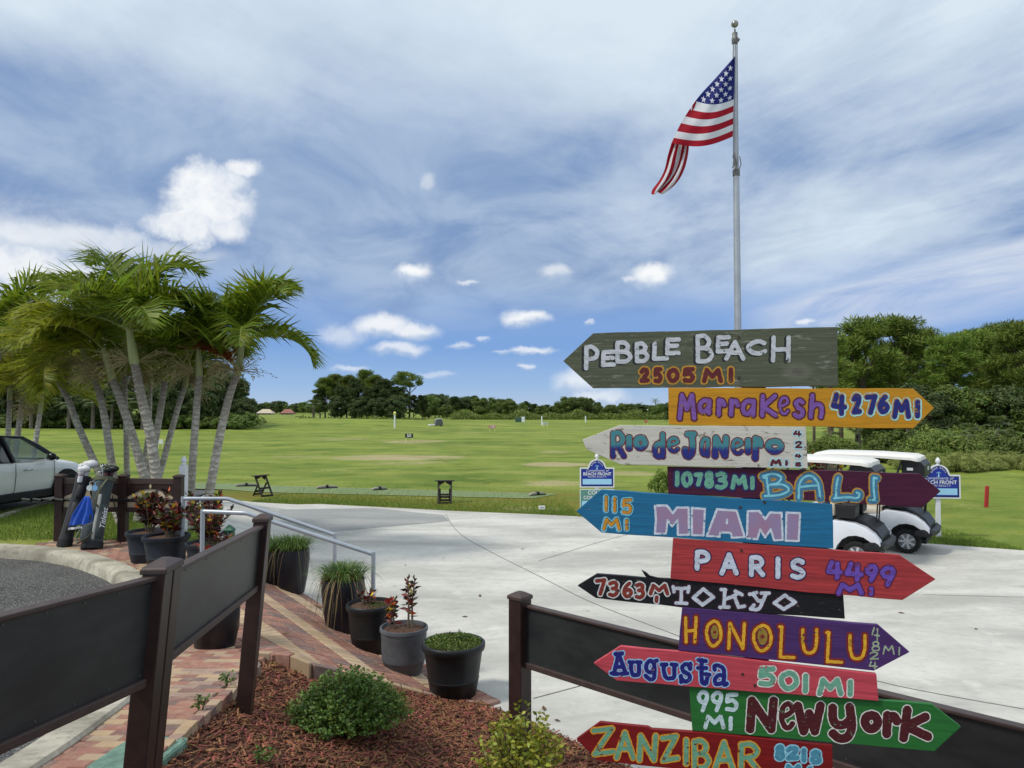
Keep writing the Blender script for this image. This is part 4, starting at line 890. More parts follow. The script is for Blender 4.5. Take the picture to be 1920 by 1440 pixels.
def fpt(upx, v):
    b = v*nv; j = min(int(b), nv-1); b -= j; L = lens[j]*(1-b)+lens[j+1]*b; a = upx/max(L, 1)*nu; i = min(int(a), nu-1); a -= i
    return grid[j][i]*(1-a)*(1-b)+grid[j][i+1]*a*(1-b)+grid[j+1][i]*(1-a)*b+grid[j+1][i+1]*a*b
for r in range(9):
    for c in range(6 if r % 2 == 0 else 5):
        u0 = 8+(c+(0 if r % 2 == 0 else .5))*16.4; v0 = .035+r*.0585; L = np.interp(v0*nv, range(nv+1), lens)
        if u0 > L-6: continue
        pts = []
        for k in range(10):
            rr = 5.2 if k % 2 == 0 else 2.2; a = -PI/2+k*PI/5; pts.append(fpt(u0+rr*math.cos(a), max(0, v0+rr*math.sin(a)/151))+Vector((0, -.012, 0)))
        q = fpt(u0, v0)+Vector((0, -.013, 0)); mb.add(pts+[q], [(k, (k+1) % 10, 10) for k in range(10)])
mb.build('stars', cloth('star_white', rgb(222, 222, 228)), flag, org=(fx-.1, FY-.09, zt), fixn=False)

# ------------------------------------------------------------------ low board fences
M_BROWN = mat('dark_brown_plastic', rgb(52, 35, 32), 0.42, 0.22, 9, bump=0.08, bscale=60)
M_BROWN2 = mat('brown_rail_plastic', rgb(72, 58, 54), 0.5, 0.12, 14, bump=0.08, bscale=60)
M_PANEL = mat('black_fence_board', rgb(36, 38, 40), 0.40, 0.25, 3, bump=0.12, bscale=260, spec=0.5, col2=rgb(50, 52, 52), stretch=(1, 1, 3))
M_FASTEN = mat('fastener_metal', rgb(92, 92, 92), 0.5, metal=0.4)
def fence_post(parent, org, base, h, wd, yaw, lean=0.0, cap=1.0):
    mb = MB(); mb.box((0, 0, h/2-.15), (wd, wd, h+.3)); mb.xf(Matrix.Translation(base) @ Matrix.Shear('XY', 4, (lean, 0)) @ Matrix.Rotation(yaw, 4, 'Z') )
    p = mb.build('post', M_BROWN, parent, org=org, bevel=0.006)
    if not cap: return p
    mb = MB(); a = wd/2+.008; mb.loft([[Vector((x*q*cap+a*(cap-1), y*q, h+zz)) for x, y in ((-a,-a),(a,-a),(a,a),(-a,a))] for q, zz in ((1,0),(1,.022),(.93,.03),(.35,.052))])
    mb.xf(Matrix.Translation(base) @ Matrix.Shear('XY', 4, (lean, 0)) @ Matrix.Rotation(yaw, 4, 'Z')); c = mb.build('cap', M_BROWN2, p, org=(0,0,0), bevel=0.004)
    c.location = -Vector(org); return p
def fence_panel(parent, org, a, b, h, lean=0.0, n=8, fs=1):
    """a, b: top corners; hangs h below them"""
    a, b = Vector(a), Vector(b); d = (b-a); nrm = Vector((d.y, -d.x, 0)).normalized(); dn = Vector((-lean*1.0, 0, -1)); r = .04
    def q(t, zz): return a+d*t+dn*zz
    mb = MB(); mb.prism([q(0, r*.4)-nrm*.011, q(1, r*.4)-nrm*.011, q(1, h-r*.3)-nrm*.011, q(0, h-r*.3)-nrm*.011], nrm*.022); pn = mb.build('panel', M_PANEL, parent, org=org)
    for z0, w_ in ((0, r*.5), (h-r, r)):
        mb = MB(); mb.prism([q(0, z0)-nrm*.03, q(1, z0)-nrm*.03, q(1, z0+w_)-nrm*.03, q(0, z0+w_)-nrm*.03], nrm*.06); mb.build('rail', M_BROWN2, parent, org=org, bevel=0.005)
    for i in range(n):
        for zz in (r*.9, h-r*1.5):
            c = q((i+.5)/n, zz)+nrm*(.0125*fs); mb = MB(); mb.tube([c-nrm*.003*fs, c+nrm*.001*fs], .0045, 8); f = mb.build('screw', M_FASTEN, pn); f.location = -Vector(org)
    return pn
A1 = P(302, 1076, Y=3.42); A2 = P(0, 1152, Y=2.60); dA = (A2-A1)
B1 = P(322, 1066, Y=3.56); B2 = P(487, 985, Y=5.12)
yawL = math.atan2((B2-B1).y, (B2-B1).x)
gl = Vector((-1.75, 4.0, Hs(-1.9, 4.0)))
fl = thing('board_fence', 'low dark board fence with brown posts along the brick path, at the left', 'fence', gl)
LEAN = 0.085
def pbase(p, ztop): z0 = max(0.6, Hs(p.x, p.y)); return Vector((p.x-LEAN*(ztop-z0), p.y, z0)), ztop-z0
dB = Vector((math.cos(yawL), math.sin(yawL), 0)); p0_ = P(296, 1072, Y=3.40); hz_ = max(A1.z, B1.z)+.012
for pt, zt_, cp in ((p0_, hz_, 1.9), (p0_+dB*.112, hz_, 0), (P(492, 990, Y=5.17), B2.z+.02, 1.0)):
    b_, h_ = pbase(pt, zt_); fence_post(fl, gl, b_, h_, .10, yawL, LEAN, cp)
A3 = A1+dA*3.2; b_, h_ = pbase(A3, A3.z+.02); fence_post(fl, gl, b_, h_, .105, yawL, LEAN)
fence_panel(fl, gl, A1, A1+dA*3.1, .49, LEAN, 14, -1); fence_panel(fl, gl, B1, B2, .448, LEAN, 5)
C1 = P(988, 1133, Y=5.46); C2 = P(1920, 1361, Y=3.41); dC = C2-C1; C3 = C1+dC*1.35
gr_ = Vector((C1.x-.05, C1.y+.03, M(C1.x-.05, C1.y+.03)))
fr = thing('board_fence', 'low dark board fence with one brown end post, behind the painted signpost', 'fence', gr_)
yawR = math.atan2(dC.y, dC.x)
fence_post(fr, gr_, gr_, P(977, 1122, Y=5.5).z-gr_.z, .12, yawR+PI/4*0); b_ = C3+dC.normalized()*.06; fence_post(fr, gr_, Vector((b_.x, b_.y, .3)), C3.z-.28, .12, yawR)
fence_panel(fr, gr_, C1, C3, .45, 0, 10)

# ------------------------------------------------------------------ handrails
M_RAILP = mat('grey_painted_steel', rgb(168, 174, 182), 0.35, 0.06, 9, metal=0.25)
def handrail(label, pts, feet):
    b = Vector((pts[0].x, pts[0].y, Hs(pts[0].x, pts[0].y))); t = thing('handrail', label, 'handrail', b)
    path = []
    for i, p in enumerate(pts):
        if 0 < i < len(pts)-1:
            for q in (.06, .02): path.append(p+(pts[i-1]-p).normalized()*q)
            for q in (.02, .06): path.append(p+(pts[i+1]-p).normalized()*q)
        else: path.append(p)
    a, z_ = pts[0], pts[-1]
    mb = MB(); mb.tube([a-Vector((0,0,.0)), *path[1:-1], z_], .027, 14); mb.build('top_rail', M_RAILP, t, org=b, smooth=50)
    for p in (a, z_):
        mb = MB(); g = Hs(p.x, p.y); mb.tube([(p.x, p.y, g-.1), (p.x, p.y, p.z+.027)], .027, 14); pp = mb.build('rail_post', M_RAILP, t, org=b, smooth=50)
        mb = MB(); mb.lathe([(.06, 0), (.06, .012), (.032, .02)], 16, (p.x, p.y, g)); o = mb.build('foot_plate', M_RAILP, pp, org=(0,0,0), smooth=40); o.location = -b
handrail('grey steel handrail of the ramp, the farther one with its end post on the concrete', [P(343, 935, Y=10.36), P(427, 935, Y=10.36), P(628, 1003, Y=10.3)], 0)
handrail('grey steel handrail of the ramp, the nearer one ending behind the pots', [P(380, 959, Y=9.1), P(462, 962, Y=9.0), P(700, 1039, Y=8.97)], 0)

# ------------------------------------------------------------------ white vinyl post, small green marker, valve lid
M_VINYL = mat('white_vinyl', rgb(226, 228, 232), 0.4, 0.03, 10)
p = Vector((at(346.5, 13.2), 13.2, 0)); p.z = Hs(p.x, p.y); zt_ = P(346, 872, Y=13.2).z
t = thing('vinyl_post', 'white vinyl post with a pointed finial beside the palm trunks', 'post', p)
mb = MB(); mb.box((0, 0, (zt_-p.z)/2), (.115, .115, zt_-p.z)); mb.build('post_shaft', M_VINYL, t, bevel=.006)
mb = MB(); mb.lathe([(.03,0),(.05,.012),(.03,.03),(.045,.055),(.052,.085),(.036,.125),(.004,.165)], 16, (0, 0, zt_-p.z)); mb.build('finial', M_VINYL, t, smooth=50)
p = Vector((at(433, 9.9), 9.9, 0)); p.z = Hs(p.x, p.y); zt_ = P(432, 985, Y=9.9).z
mb = MB(); h_ = zt_-p.z
mb.box((0, 0, (h_-.07)/2), (.11, .11, h_-.07)); mb.loft([[Vector((x*q, y*q, h_-.07+zz)) for x, y in ((-.065,-.065),(.065,-.065),(.065,.065),(-.065,.065))] for q, zz in ((1,0),(1,.015),(.1,.08))])
tag(mb.xf(Matrix.Translation(p)).build('marker_post', mat('dark_green_paint', rgb(22, 84, 58), 0.45, 0.1, 8), None, org=p, bevel=.004), 'small dark green marker post with pointed top beside the ramp', 'post')
c = PH(262, 1412, lambda x, y: Hs(x, y)+.034); mb = MB()
n = 32; sq = lambda a, r_: (abs(math.cos(a))**.35*math.copysign(1, math.cos(a))*r_*.17, abs(math.sin(a))**.35*math.copysign(1, math.sin(a))*r_*.25)
mb.loft([[Vector((c.x+sq(2*PI*i/n, r_)[0], c.y+sq(2*PI*i/n, r_)[1], c.z+zz+(Hs(c.x, c.y+sq(2*PI*i/n, r_)[1])-Hs(c.x, c.y)))) for i in range(n)] for r_, zz in ((1.05,-.08),(1.05,.0),(1,.0),(1,.005),(.96,.008))])
tag(mb.build('valve_box_lid', mat('faded_green_plastic', rgb(108, 138, 122), 0.7, 0.25, 12, bump=.2, bscale=90), None, org=c), 'faded green plastic valve box lid set flush in the bricks', 'valve box')

# ------------------------------------------------------------------ planters
def pot(name, label, c, r, h, m, style='round', group=None, fill=.9):
    t = thing(name, label, 'planter', c, 0, group)
    if style == 'round': pr = [(r*.66,0),(r*.70,.02*h),(r*.80,.34*h),(r*.815,.36*h),(r*.80,.38*h),(r*.90,.80*h),(r*.92,.88*h)]; rim = [(r*.90,.86*h),(r*.98,.875*h),(r,.91*h),(r*1.0,.985*h),(r*.97,h),(r*.90,h*.995),(r*.86,.93*h),(r*.84,.84*h)]
    elif style == 'belly': pr = [(r*.66,0),(r*.74,.02*h),(r*.88,.30*h),(r*.90,.31*h),(r*.93,.60*h),(r*.93,.78*h),(r*.945,.80*h),(r*.945,.9*h)]; rim = [(r*.945,.90*h),(r,.92*h),(r,.985*h),(r*.985,h),(r*.93,h),(r*.90,.95*h),(r*.88,.84*h)]
    else: pr = [(r*.64,0),(r*.72,.02*h),(r*.90,.40*h),(r*.99,.72*h),(r,.88*h),(r*.97,.96*h)]; rim = [(r*.97,.955*h),(r*.985,.98*h),(r*.97,h),(r*.92,h),(r*.88,.96*h),(r*.86,.84*h)]
    MB().lathe(pr, 40, caps=(True, False)).build('body', m, t, smooth=40)
    MB().lathe(rim, 40, caps=(False, False)).build('rim', m, t, smooth=50)
    mb = MB(); k = 40; mb.lathe([(r*.87, fill*h), (r*.5, fill*h+.02), (.01, fill*h+.03)], k, caps=(False, True)); mb.build('soil', M_SOIL, t, smooth=80)
    return t
M_SOIL = mat('potting_soil', rgb(84, 60, 46), 0.95, 0.5, 40, bump=1, bscale=90)
M_POTB = mat('black_pot', rgb(19, 20, 22), 0.45, 0.2, 6, bump=.05, bscale=60)
M_POTN = mat('navy_grey_pot', rgb(34, 39, 48), 0.5, 0.2, 6)
M_POTG = mat('slate_grey_pot', rgb(84, 86, 90), 0.55, 0.15, 8)
M_POTT = mat('dark_glazed_pot', rgb(16, 18, 27), 0.4, 0.25, 7, spec=.5)
def leafset(name, parent, P0, D0, Nn, Ln, Wn, m, bend=0.2, fold=.0):
    """leaves: base points, directions, lengths, widths -> 4-vertex folded blades"""
    P0 = np.asarray(P0, float); D0 = np.asarray(D0, float); D0 /= np.linalg.norm(D0, axis=1)[:, None]+1e-9
    up = rng.normal(0, 1, P0.shape); sd_ = np.cross(D0, up); sd_ /= np.linalg.norm(sd_, axis=1)[:, None]+1e-9; nn = np.cross(sd_, D0)
    Ln = np.broadcast_to(Ln, (len(P0),))[:, None]; Wn = np.broadcast_to(Wn, (len(P0),))[:, None]
    a = P0; b = P0+D0*Ln*.45+sd_*Wn+nn*Wn*fold; d_ = P0+D0*Ln*.45-sd_*Wn+nn*Wn*fold; c = P0+D0*Ln-np.array([0, 0, 1])*Ln*bend
    V = np.stack([a, b, c, d_], 1).reshape(-1, 3); n = len(P0); o = np.arange(n)[:, None]*4
    F = np.concatenate([o+np.array([0, 1, 2]), o+np.array([0, 2, 3])])
    return np_obj(name, V, F, m, parent)
M_CROT = mat('croton_leaves', rgb(110, 36, 34), 0.4, island=0.2, trans=.2)
def croton_mat():
    m = bpy.data.materials.new('croton_foliage'); m.use_nodes = True; t = NT(m.node_tree); g = t.n('ShaderNodeNewGeometry').outputs['Random Per Island']
    rp = t.n('ShaderNodeValToRGB', ins={0: g}); rp.color_ramp.interpolation = 'CONSTANT'; e = rp.color_ramp.elements; e[0].color = rgb(58, 22, 26); e[1].color = rgb(214, 176, 44); e[1].position = .95
    for p_, c_ in ((.2, (88, 26, 28)), (.36, (44, 34, 26)), (.52, (120, 38, 34)), (.62, (62, 70, 30)), (.74, (94, 96, 34)), (.84, (166, 56, 36)), (.90, (190, 92, 38))): q = e.new(p_); q.color = rgb(*c_)
    b = t.n('ShaderNodeBsdfPrincipled', ins={'Base Color': rp.outputs[0], 'Roughness': .35}); t.nt.links.new(b.outputs[0], t.n('ShaderNodeOutputMaterial').inputs[0]); return m
M_CROT = croton_mat(); M_STEM = mat('grey_brown_stem', rgb(112, 98, 80), 0.8, .3, 20)
def croton(label, c, h, spread, nst, leaf=.15, group='croton plants', dens=26, lo=.25):
    t = thing('croton_plant', label, 'plant', c, 0, group); mb = MB(); P0 = []; D0 = []
    for i in range(nst):
        a = 2*PI*i/nst+random.uniform(-.4, .4); q = random.uniform(.3, 1)*spread; hh = h*random.uniform(.75, 1)-leaf*.6
        pts = [Vector((math.cos(a)*.03, math.sin(a)*.03, -.03)), Vector((math.cos(a)*q*.5, math.sin(a)*q*.5, hh*.55)), Vector((math.cos(a)*q, math.sin(a)*q, hh))]
        mb.tube(pts, [.012, .009, .006], 6)
        for k in range(dens):
            u = lo+(1-lo)*(k+.5)/dens; p_ = pts[0].lerp(pts[1], u*2) if u < .5 else pts[1].lerp(pts[2], u*2-1); b = k*2.4+random.uniform(-.3, .3)
            el = R(random.uniform(10, 40)+45*max(0, u-.7)/.3*.8)
            P0.append(p_); D0.append((math.cos(b)*math.cos(el), math.sin(b)*math.cos(el), math.sin(el)))
    mb.build('stem', M_STEM, t, smooth=60); n = len(P0)
    leafset('foliage', t, P0, D0, None, rng.uniform(.6, 1.15, n)*leaf, leaf*.2, M_CROT, .18, .5); return t
M_LILY = mat('lilyturf_leaves', rgb(84, 110, 46), 0.5, island=.4, trans=.2); M_DEADG = mat('dry_grass_leaves', rgb(132, 114, 78), 0.8, island=.3)
def grass_clump(label, c, r, h, n=420, drape=.5, dry=0, group='grassy potted plants'):
    t = thing('lilyturf_plant', label, 'plant', c, 0, group)
    def strips(name, n, m, drp, h0, h1, rr, wd=.006):
        V = []; F = []; S_ = 5
        for i in range(n):
            a = random.uniform(0, 2*PI); q = rr*math.sqrt(random.random()); b = a+random.uniform(-.6, .6); p0 = Vector((q*math.cos(a), q*math.sin(a), 0)); hh = random.uniform(h0, h1); out = random.uniform(.3, 1)*(.4+q/r); tg = Vector((-math.sin(b), math.cos(b), 0))*wd
            o = len(V)
            for k in range(S_+1):
                u = k/S_; p_ = p0+Vector((math.cos(b), math.sin(b), 0))*(out*hh*.8*u)+Vector((0, 0, hh*(u*1.25-u*u*(.55+drp*out)))); w_ = (1-u*.85)
                V += [tuple(p_-tg*w_), tuple(p_+tg*w_)]
            F += [(o+2*k, o+2*k+1, o+2*k+3, o+2*k+2) for k in range(S_)]
        np_obj(name, V, F, m, t)
    strips('foliage', n, M_LILY, drape, h*.7, h*1.15, r)
    if dry: strips('dry_leaves', dry, M_DEADG, 2.6, h*.8, h*1.3, r*1.0, .005)
    return t
def gp(px_, py_): return PH(px_, py_)
GP = 'planters along the ramp and brick path'
c = gp(850, 1306); rr = 59/FPX*c.y; pot('planter_pot', 'wide black pot of low green groundcover, nearest the end post', c, rr, 101/FPX*c.y, M_POTB, 'round', GP)
P_GC = c.copy(); R_GC = rr; H_GC = 101/FPX*c.y
c = gp(757, 1262); rr = 44.5/FPX*c.y; pot('planter_pot', 'slate grey ribbed pot holding two bare-stemmed crotons', c, rr, 86/FPX*c.y, M_POTG, 'belly', GP, .93); P_G = c.copy(); H_G = 86/FPX*c.y
c = gp(695, 1222); rr = 46/FPX*c.y; pot('planter_pot', 'black pot with a small dark plant, between tall grass pot and grey pot', c, rr, 90/FPX*c.y, M_POTB, 'round', GP, .93); P_F = c.copy(); H_F = 90/FPX*c.y; R_F = rr
c = gp(643, 1186); rr = 40/FPX*c.y; pot('tall_planter', 'tall dark pot with dry grass draped over its rim', c, rr, 100/FPX*c.y, M_POTT, 'tall', GP, .97); P_E = c.copy(); H_E = 100/FPX*c.y; R_E = rr
c = gp(547, 1112); rr = 32/FPX*c.y; pot('tall_planter', 'tall dark pot of green grass, front one of the pair by the ramp', c, rr, 82/FPX*c.y, M_POTT, 'tall', GP, .97); P_D = c.copy(); H_D = 82/FPX*c.y; R_D = rr
c = gp(512, 1098); rr = 25/FPX*c.y; pot('tall_planter', 'tall dark pot of green grass, half hidden behind the pair\'s front one', c, rr, 66/FPX*c.y, M_POTT, 'tall', GP, .97); P_D2 = c.copy(); H_D2 = 66/FPX*c.y; R_D2 = rr
c = gp(403, 1216); rr = 47/FPX*c.y; pot('planter_pot', 'dark navy pot seen under the fence board beside the brick path', c, rr, .55, M_POTT, 'belly', GP)
P_N = c.copy()
c = gp(277, 1056); pot('planter_pot', 'dark ribbed croton pot, behind and left of its twin by the handrail', c, .30, .46, M_POTN, 'round', GP); P_A = c.copy()
c = gp(311, 1066); pot('planter_pot', 'dark ribbed croton pot, in front of its twin by the handrail', c, .31, .46, M_POTN, 'round', GP); P_B = c.copy()
c = Vector((at(392, 10.0), 10.0, 0)); c.z = Hs(c.x, c.y); pot('planter_pot', 'dark pot hidden behind the fence board between the two handrails', c, .28, .42, M_POTN, 'round', GP); P_C = c.copy()
V3 = lambda x, y, z_: Vector((x, y, z_))
croton('red and green croton in the rear dark pot', P_A+V3(.02, 0, .42), .66, .27, 10, .125, dens=34)
croton('red, orange and yellow croton in the front dark pot', P_B+V3(.05, 0, .42), .50, .30, 11, .12, dens=32)
croton('dark leafy croton behind the front handrail post', P_B+V3(.42, .35, .1), .98, .27, 11, .125, dens=34)
croton('croton with green and yellow leaves between the handrails', P_C+V3(0, 0, .40), .52, .30, 11, .12, dens=30)
croton('low yellow green croton beside the fence board top', P_C+V3(.36, -.5, .05), .62, .30, 8, .14)
croton('taller leggy croton in the slate grey pot', P_G+V3(.055, 0, H_G*.9), .60, .085, 3, .10, dens=20, lo=.3)
croton('shorter leggy croton in the slate grey pot, on the left', P_G+V3(-.12, 0, H_G*.9), .46, .06, 2, .10, dens=22, lo=.25)
croton('small dark withered croton in the black pot', P_F+V3(-.02, 0, H_F*.9), .20, .12, 4, .09, dens=10)
croton('broad croton in the navy pot under the fence board', P_N+V3(0, 0, .48), .30, .2, 5, .12)
grass_clump('arching green grass with dry draped leaves in the tall pot', P_E+V3(0, 0, H_E*.97), R_E*.85, .34, 520, .5, 150)
grass_clump('arching green grass in the front tall pot of the pair', P_D+V3(0, 0, H_D*.97), R_D*.85, .34, 520, .5, 30)
grass_clump('arching green grass in the rear tall pot of the pair', P_D2+V3(0, 0, H_D2*.97), R_D2*.85, .36, 360, .5, 10)
# groundcover in the wide pot
M_GCOV = mat('groundcover_leaves', rgb(94, 112, 48), 0.6, island=.4, trans=.2)
t = thing('groundcover_plant', 'low mat of small green leaves filling the wide black pot', 'plant', P_GC+V3(0, 0, H_GC*.9)); n = 2600
th = rng.uniform(0, 2*PI, n); q = R_GC*.88*np.sqrt(rng.random(n)); P0 = np.stack([q*np.cos(th), q*np.sin(th), rng.uniform(0, .05, n)+.03*np.cos(q/R_GC*1.5)], 1)
P0[:120, :2] = np.array([R_GC*.2, 0])+rng.normal(0, .02, (120, 2)); P0[:120, 2] += rng.uniform(0, .09, 120)
leafset('foliage', t, P0, np.stack([rng.normal(0, 1, n), rng.normal(0, 1, n), rng.uniform(.1, 1.2, n)], 1), None, rng.uniform(.02, .04, n), .007, M_GCOV)
t2 = thing('lilyturf_plant', 'small tufts of grass sprouting in the black pot', 'plant', P_F+V3(.06, -.05, H_F*.9))
leafset('foliage', t2, rng.normal(0, .06, (90, 3))*np.array([1, 1, 0]), np.stack([rng.normal(0, .5, 90), rng.normal(0, .5, 90), np.ones(90)], 1), None, .1, .004, M_LILY, .25)

# ------------------------------------------------------------------ shrubs in the mulch
M_SHRUB = mat('small_green_leaves', rgb(96, 122, 52), 0.45, island=.42, trans=.25)
M_SHRUBY = mat('yellow_green_leaves', rgb(146, 150, 52), 0.45, island=.55, trans=.25)
M_TWIG = mat('twigs', rgb(96, 82, 66), 0.85, .3, 20)
def shrub(name, label, c, rx, ry, h, nb, m, leaf, per=12, group=None, tips=None, dome=.9):
    t = thing(name, label, 'shrub', c, 0, group); mb = MB(); P0 = []; D0 = []
    for i in range(nb):
        a = random.uniform(0, 2*PI); q = math.sqrt(random.random()); zz = h*(1-dome*.75*q*q)*random.uniform(.72, 1.05)
        tip = Vector((rx*q*math.cos(a), ry*q*math.sin(a), zz)); b0 = Vector((tip.x*.25, tip.y*.25, 0)); mid = b0.lerp(tip, .5)+Vector((random.uniform(-.02, .02), random.uniform(-.02, .02), h*.05))
        if i % 3 == 0: mb.tube([b0, mid, tip], [.006, .004, .002], 5, caps=False)
        for k in range(per):
            u = 1-(k/per)**1.3*.75; p_ = (mid.lerp(tip, u*2-1) if u > .5 else b0.lerp(mid, u*2)); an = k*2.4+random.uniform(-.5, .5); el = R(random.uniform(0, 55))
            P0.append(p_+Vector((random.gauss(0, .006),)*3)); D0.append((math.cos(an)*math.cos(el), math.sin(an)*math.cos(el), math.sin(el)))
    mb.build('stems', M_TWIG, t); n = len(P0); leafset('foliage', t, P0, D0, None, rng.uniform(.7, 1.25, n)*leaf, leaf*.3, m, .1, .3); return t
c = P(652, 1368, Y=5.45); c.z = M(c.x, c.y)
shrub('rounded_shrub', 'rounded dense green shrub with tiny leaves in the red mulch', c, .46, .40, .44, 560, M_SHRUB, .030, 22)
c = P(975, 1440, Y=4.85); c.z = M(c.x, c.y)
shrub('boxwood_shrub', 'loose yellow-tipped shrub in front of the fence end post', c, .31, .26, .60, 84, M_SHRUBY, .042, 18, dome=.6)
for i, (px_, Y_, r_, h_) in enumerate(((1120, 4.6, .10, .19), (1215, 4.45, .09, .13), (935, 4.4, .10, .12))):
    c = P(px_, 1440, Y=Y_); c.z = M(c.x, c.y)
    shrub('boxwood_shrub', ('small sprig of green leaves under the lowest arrow board\'s tip', 'low green sprig below the lowest arrow board', 'low leafy sprig at the foot of the yellow-tipped shrub')[i], c, r_, r_, h_, 26, M_SHRUBY if i else M_SHRUB, .03, 12)
def weed(label, c, r_, h_, nb=9):
    return shrub('weed', label, c, r_, r_, h_, nb, M_LILY, .03, 7, None, dome=.3)
for px_, py_, lb, fz in ((745, 1352, 'weed seedling in the mulch right of the rounded shrub', M), (612, 1395, 'weed seedling in the mulch below the rounded shrub', M), (497, 1436, 'yellow green weed at the bottom edge of the mulch', M), (375, 1338, 'spindly weed growing between the path bricks', lambda x, y: Hs(x, y)+.03), (425, 1290, 'weed against the brick edging', lambda x, y: Hs(x, y)+.03)):
    c = PH(px_, py_, lambda x, y: fz(x, y)); weed(lb, c, .06, .11)

# ------------------------------------------------------------------ bag rack
RY = 12.25; xa, xb, xc = at(117, RY), at(236, RY), at(336, RY-.15); rb = Vector((xb, RY, Hs(xb, RY)))
rk = thing('bag_rack', 'dark brown golf bag rack with arched cream panels and three posts', 'bag rack', rb)
M_CREAM = mat('cream_panel', rgb(206, 188, 158), 0.55, .06, 9)
M_RUB = mat('black_rubber', rgb(22, 22, 24), 0.55, .15, 20)
ztp = P(236, 893, Y=RY).z
for x, y in ((xa, RY), (xb, RY-.02), (xc, RY-.12)):
    mb = MB(); mb.box((x, y, (ztp+rb.z)/2-.05), (.13, .13, ztp-rb.z+.1)); pp = mb.build('post', M_BROWN, rk, org=rb, bevel=.006)
    mb = MB(); mb.loft([[Vector((x+sx*q, y+sy*q, ztp+zz)) for sx, sy in ((-.075,-.075),(.075,-.075),(.075,.075),(-.075,.075))] for q, zz in ((1,0),(1,.02),(.5,.04))]); c_ = mb.build('cap', M_BROWN2, pp, bevel=.003); c_.location = -rb
for (x0, y0), (x1, y1) in (((xa, RY), (xb, RY)), ((xb, RY), (xc, RY-.12))):
    w_ = x1-x0; d_ = Vector((x1-x0, y1-y0, 0)); L = d_.length; d_.normalize(); o_ = Vector((x0, y0, 0)); fz = lambda u, zz, off=0: o_+d_*u+Vector((0, off, zz)); zt0 = ztp-.03
    for z1, z0, off in ((zt0, zt0-.09, -.03), (zt0-.47, zt0-.55, -.03)):
        mb = MB(); mb.prism([fz(.06, z0, off), fz(L-.06, z0, off), fz(L-.06, z1, off), fz(.06, z1, off)], (0, .06, 0)); mb.build('rail', M_BROWN2, rk, org=rb, bevel=.005)
    mb = MB(); mb.prism([fz(.06, zt0-.48, -.008), fz(L-.06, zt0-.48, -.008), fz(L-.06, zt0-.08, -.008), fz(.06, zt0-.08, -.008)], (0, .016, 0)); mb.build('cream_panel', M_CREAM, rk, org=rb)
    arc = [fz(.06+(L-.12)*q, zt0-.30+.13*math.sin(PI*q), -.02) for q in np.linspace(0, 1, 24)]
    mb = MB(); pts = arc+[fz(L-.06, zt0-.085, -.02), fz(.06, zt0-.085, -.02)]; mb.prism(pts, (0, .012, 0)); mb.build('arched_board', M_BROWN, rk, org=rb)
    mb = MB(); mb.ball(tuple(fz(L/2, zt0-.13, -.03)), .035, 12, 8, (.5, .3, 1)); mb.build('badge', mat('gold_badge', rgb(208, 196, 150), .4), rk, org=rb, smooth=60)
mb = MB(); nb_ = 14
for i in range(nb_):
    x = xa-.55+i*((xc-xa+.5)/nb_); y = RY-.12 if x > xa else RY-.1
    mb.tube([(x, y, zt0-.335), (x+.165, y-.05, zt0-.345)], .028, 8)
mb.build('bag_arms', M_RUB, rk, org=rb, smooth=50)
mb = MB(); mb.tube([(xa-.5, RY-.07, zt0-.35), (xc, RY-.18, zt0-.36)], .016, 8); mb.build('arm_bar', M_BROWN, rk, org=rb)

# ------------------------------------------------------------------ golf bags leaning on the rack
def golf_bag(name, label, foot, top, r, m_body, m_panel, m_trim, group='golf bags on the rack'):
    t = thing(name, label, 'golf bag', foot, 0, group); ax = (top-foot); L = ax.length; ax.normalize(); sx_ = Vector((1, 0, 0)); sx_ = (sx_-ax*sx_.dot(ax)).normalized(); fy = ax.cross(sx_)
    if fy.y > 0: fy = -fy                                    # towards the viewer
    fr_ = lambda u, a, rr, off=0: ax*(u*L)+(sx_*math.cos(a)+fy*math.sin(a)*.85)*rr+fy*off
    pr = [(0,.92),(.02,1.0),(.1,1.0),(.14,.93),(.5,.9),(.8,.92),(.94,.98),(1.0,1.0)]; n = 24
    mb = MB(); mb.loft([[fr_(u, 2*PI*k/n, r*q) for k in range(n)] for u, q in pr]); mb.build('body', m_body, t, smooth=50)
    mb = MB(); mb.loft([[fr_(u, 2*PI*k/n, r*q) for k in range(n)] for u, q in ((-.005,.95),(-.005,1.05),(.09,1.05),(.095,.95))]); mb.build('base_cup', M_RUB, t, smooth=50)
    mb = MB(); mb.loft([[fr_(u, 2*PI*k/n, r*q) for k in range(n)] for u, q in ((.95,1.0),(.95,1.07),(1.005,1.07),(1.005,.9))]); mb.build('top_cuff', m_trim, t, smooth=50)
    def pocket(nm, u0, u1, a0, a1, th, mm):
        mb = MB(); secs = []
        for u, q in ((u0, .0), (u0+.03, .8), (u0+.3*(u1-u0), 1), (u1-.12*(u1-u0), .85), (u1, .0)):
            row = [fr_(u, a, r*.9+th*q*math.sin(PI*np.clip((a-a0)/(a1-a0), 0, 1))**.4) for a in np.linspace(a0, a1, 9)]; row += [fr_(u, a, r*.7) for a in np.linspace(a1, a0, 5)]; secs.append(row)
        return mb.loft(secs).build(nm, mm, t, smooth=50)
    return t, fr_, pocket, L
zr = rb.z
M_BAGK = mat('black_nylon', rgb(24, 25, 30), 0.6, .2, 14, sheen=.2); M_BAGG = mat('dark_green_nylon', rgb(44, 54, 56), 0.6, .15, 12, sheen=.2); M_BAGS = mat('silver_grey_nylon', rgb(156, 158, 152), 0.6, .08, 12)
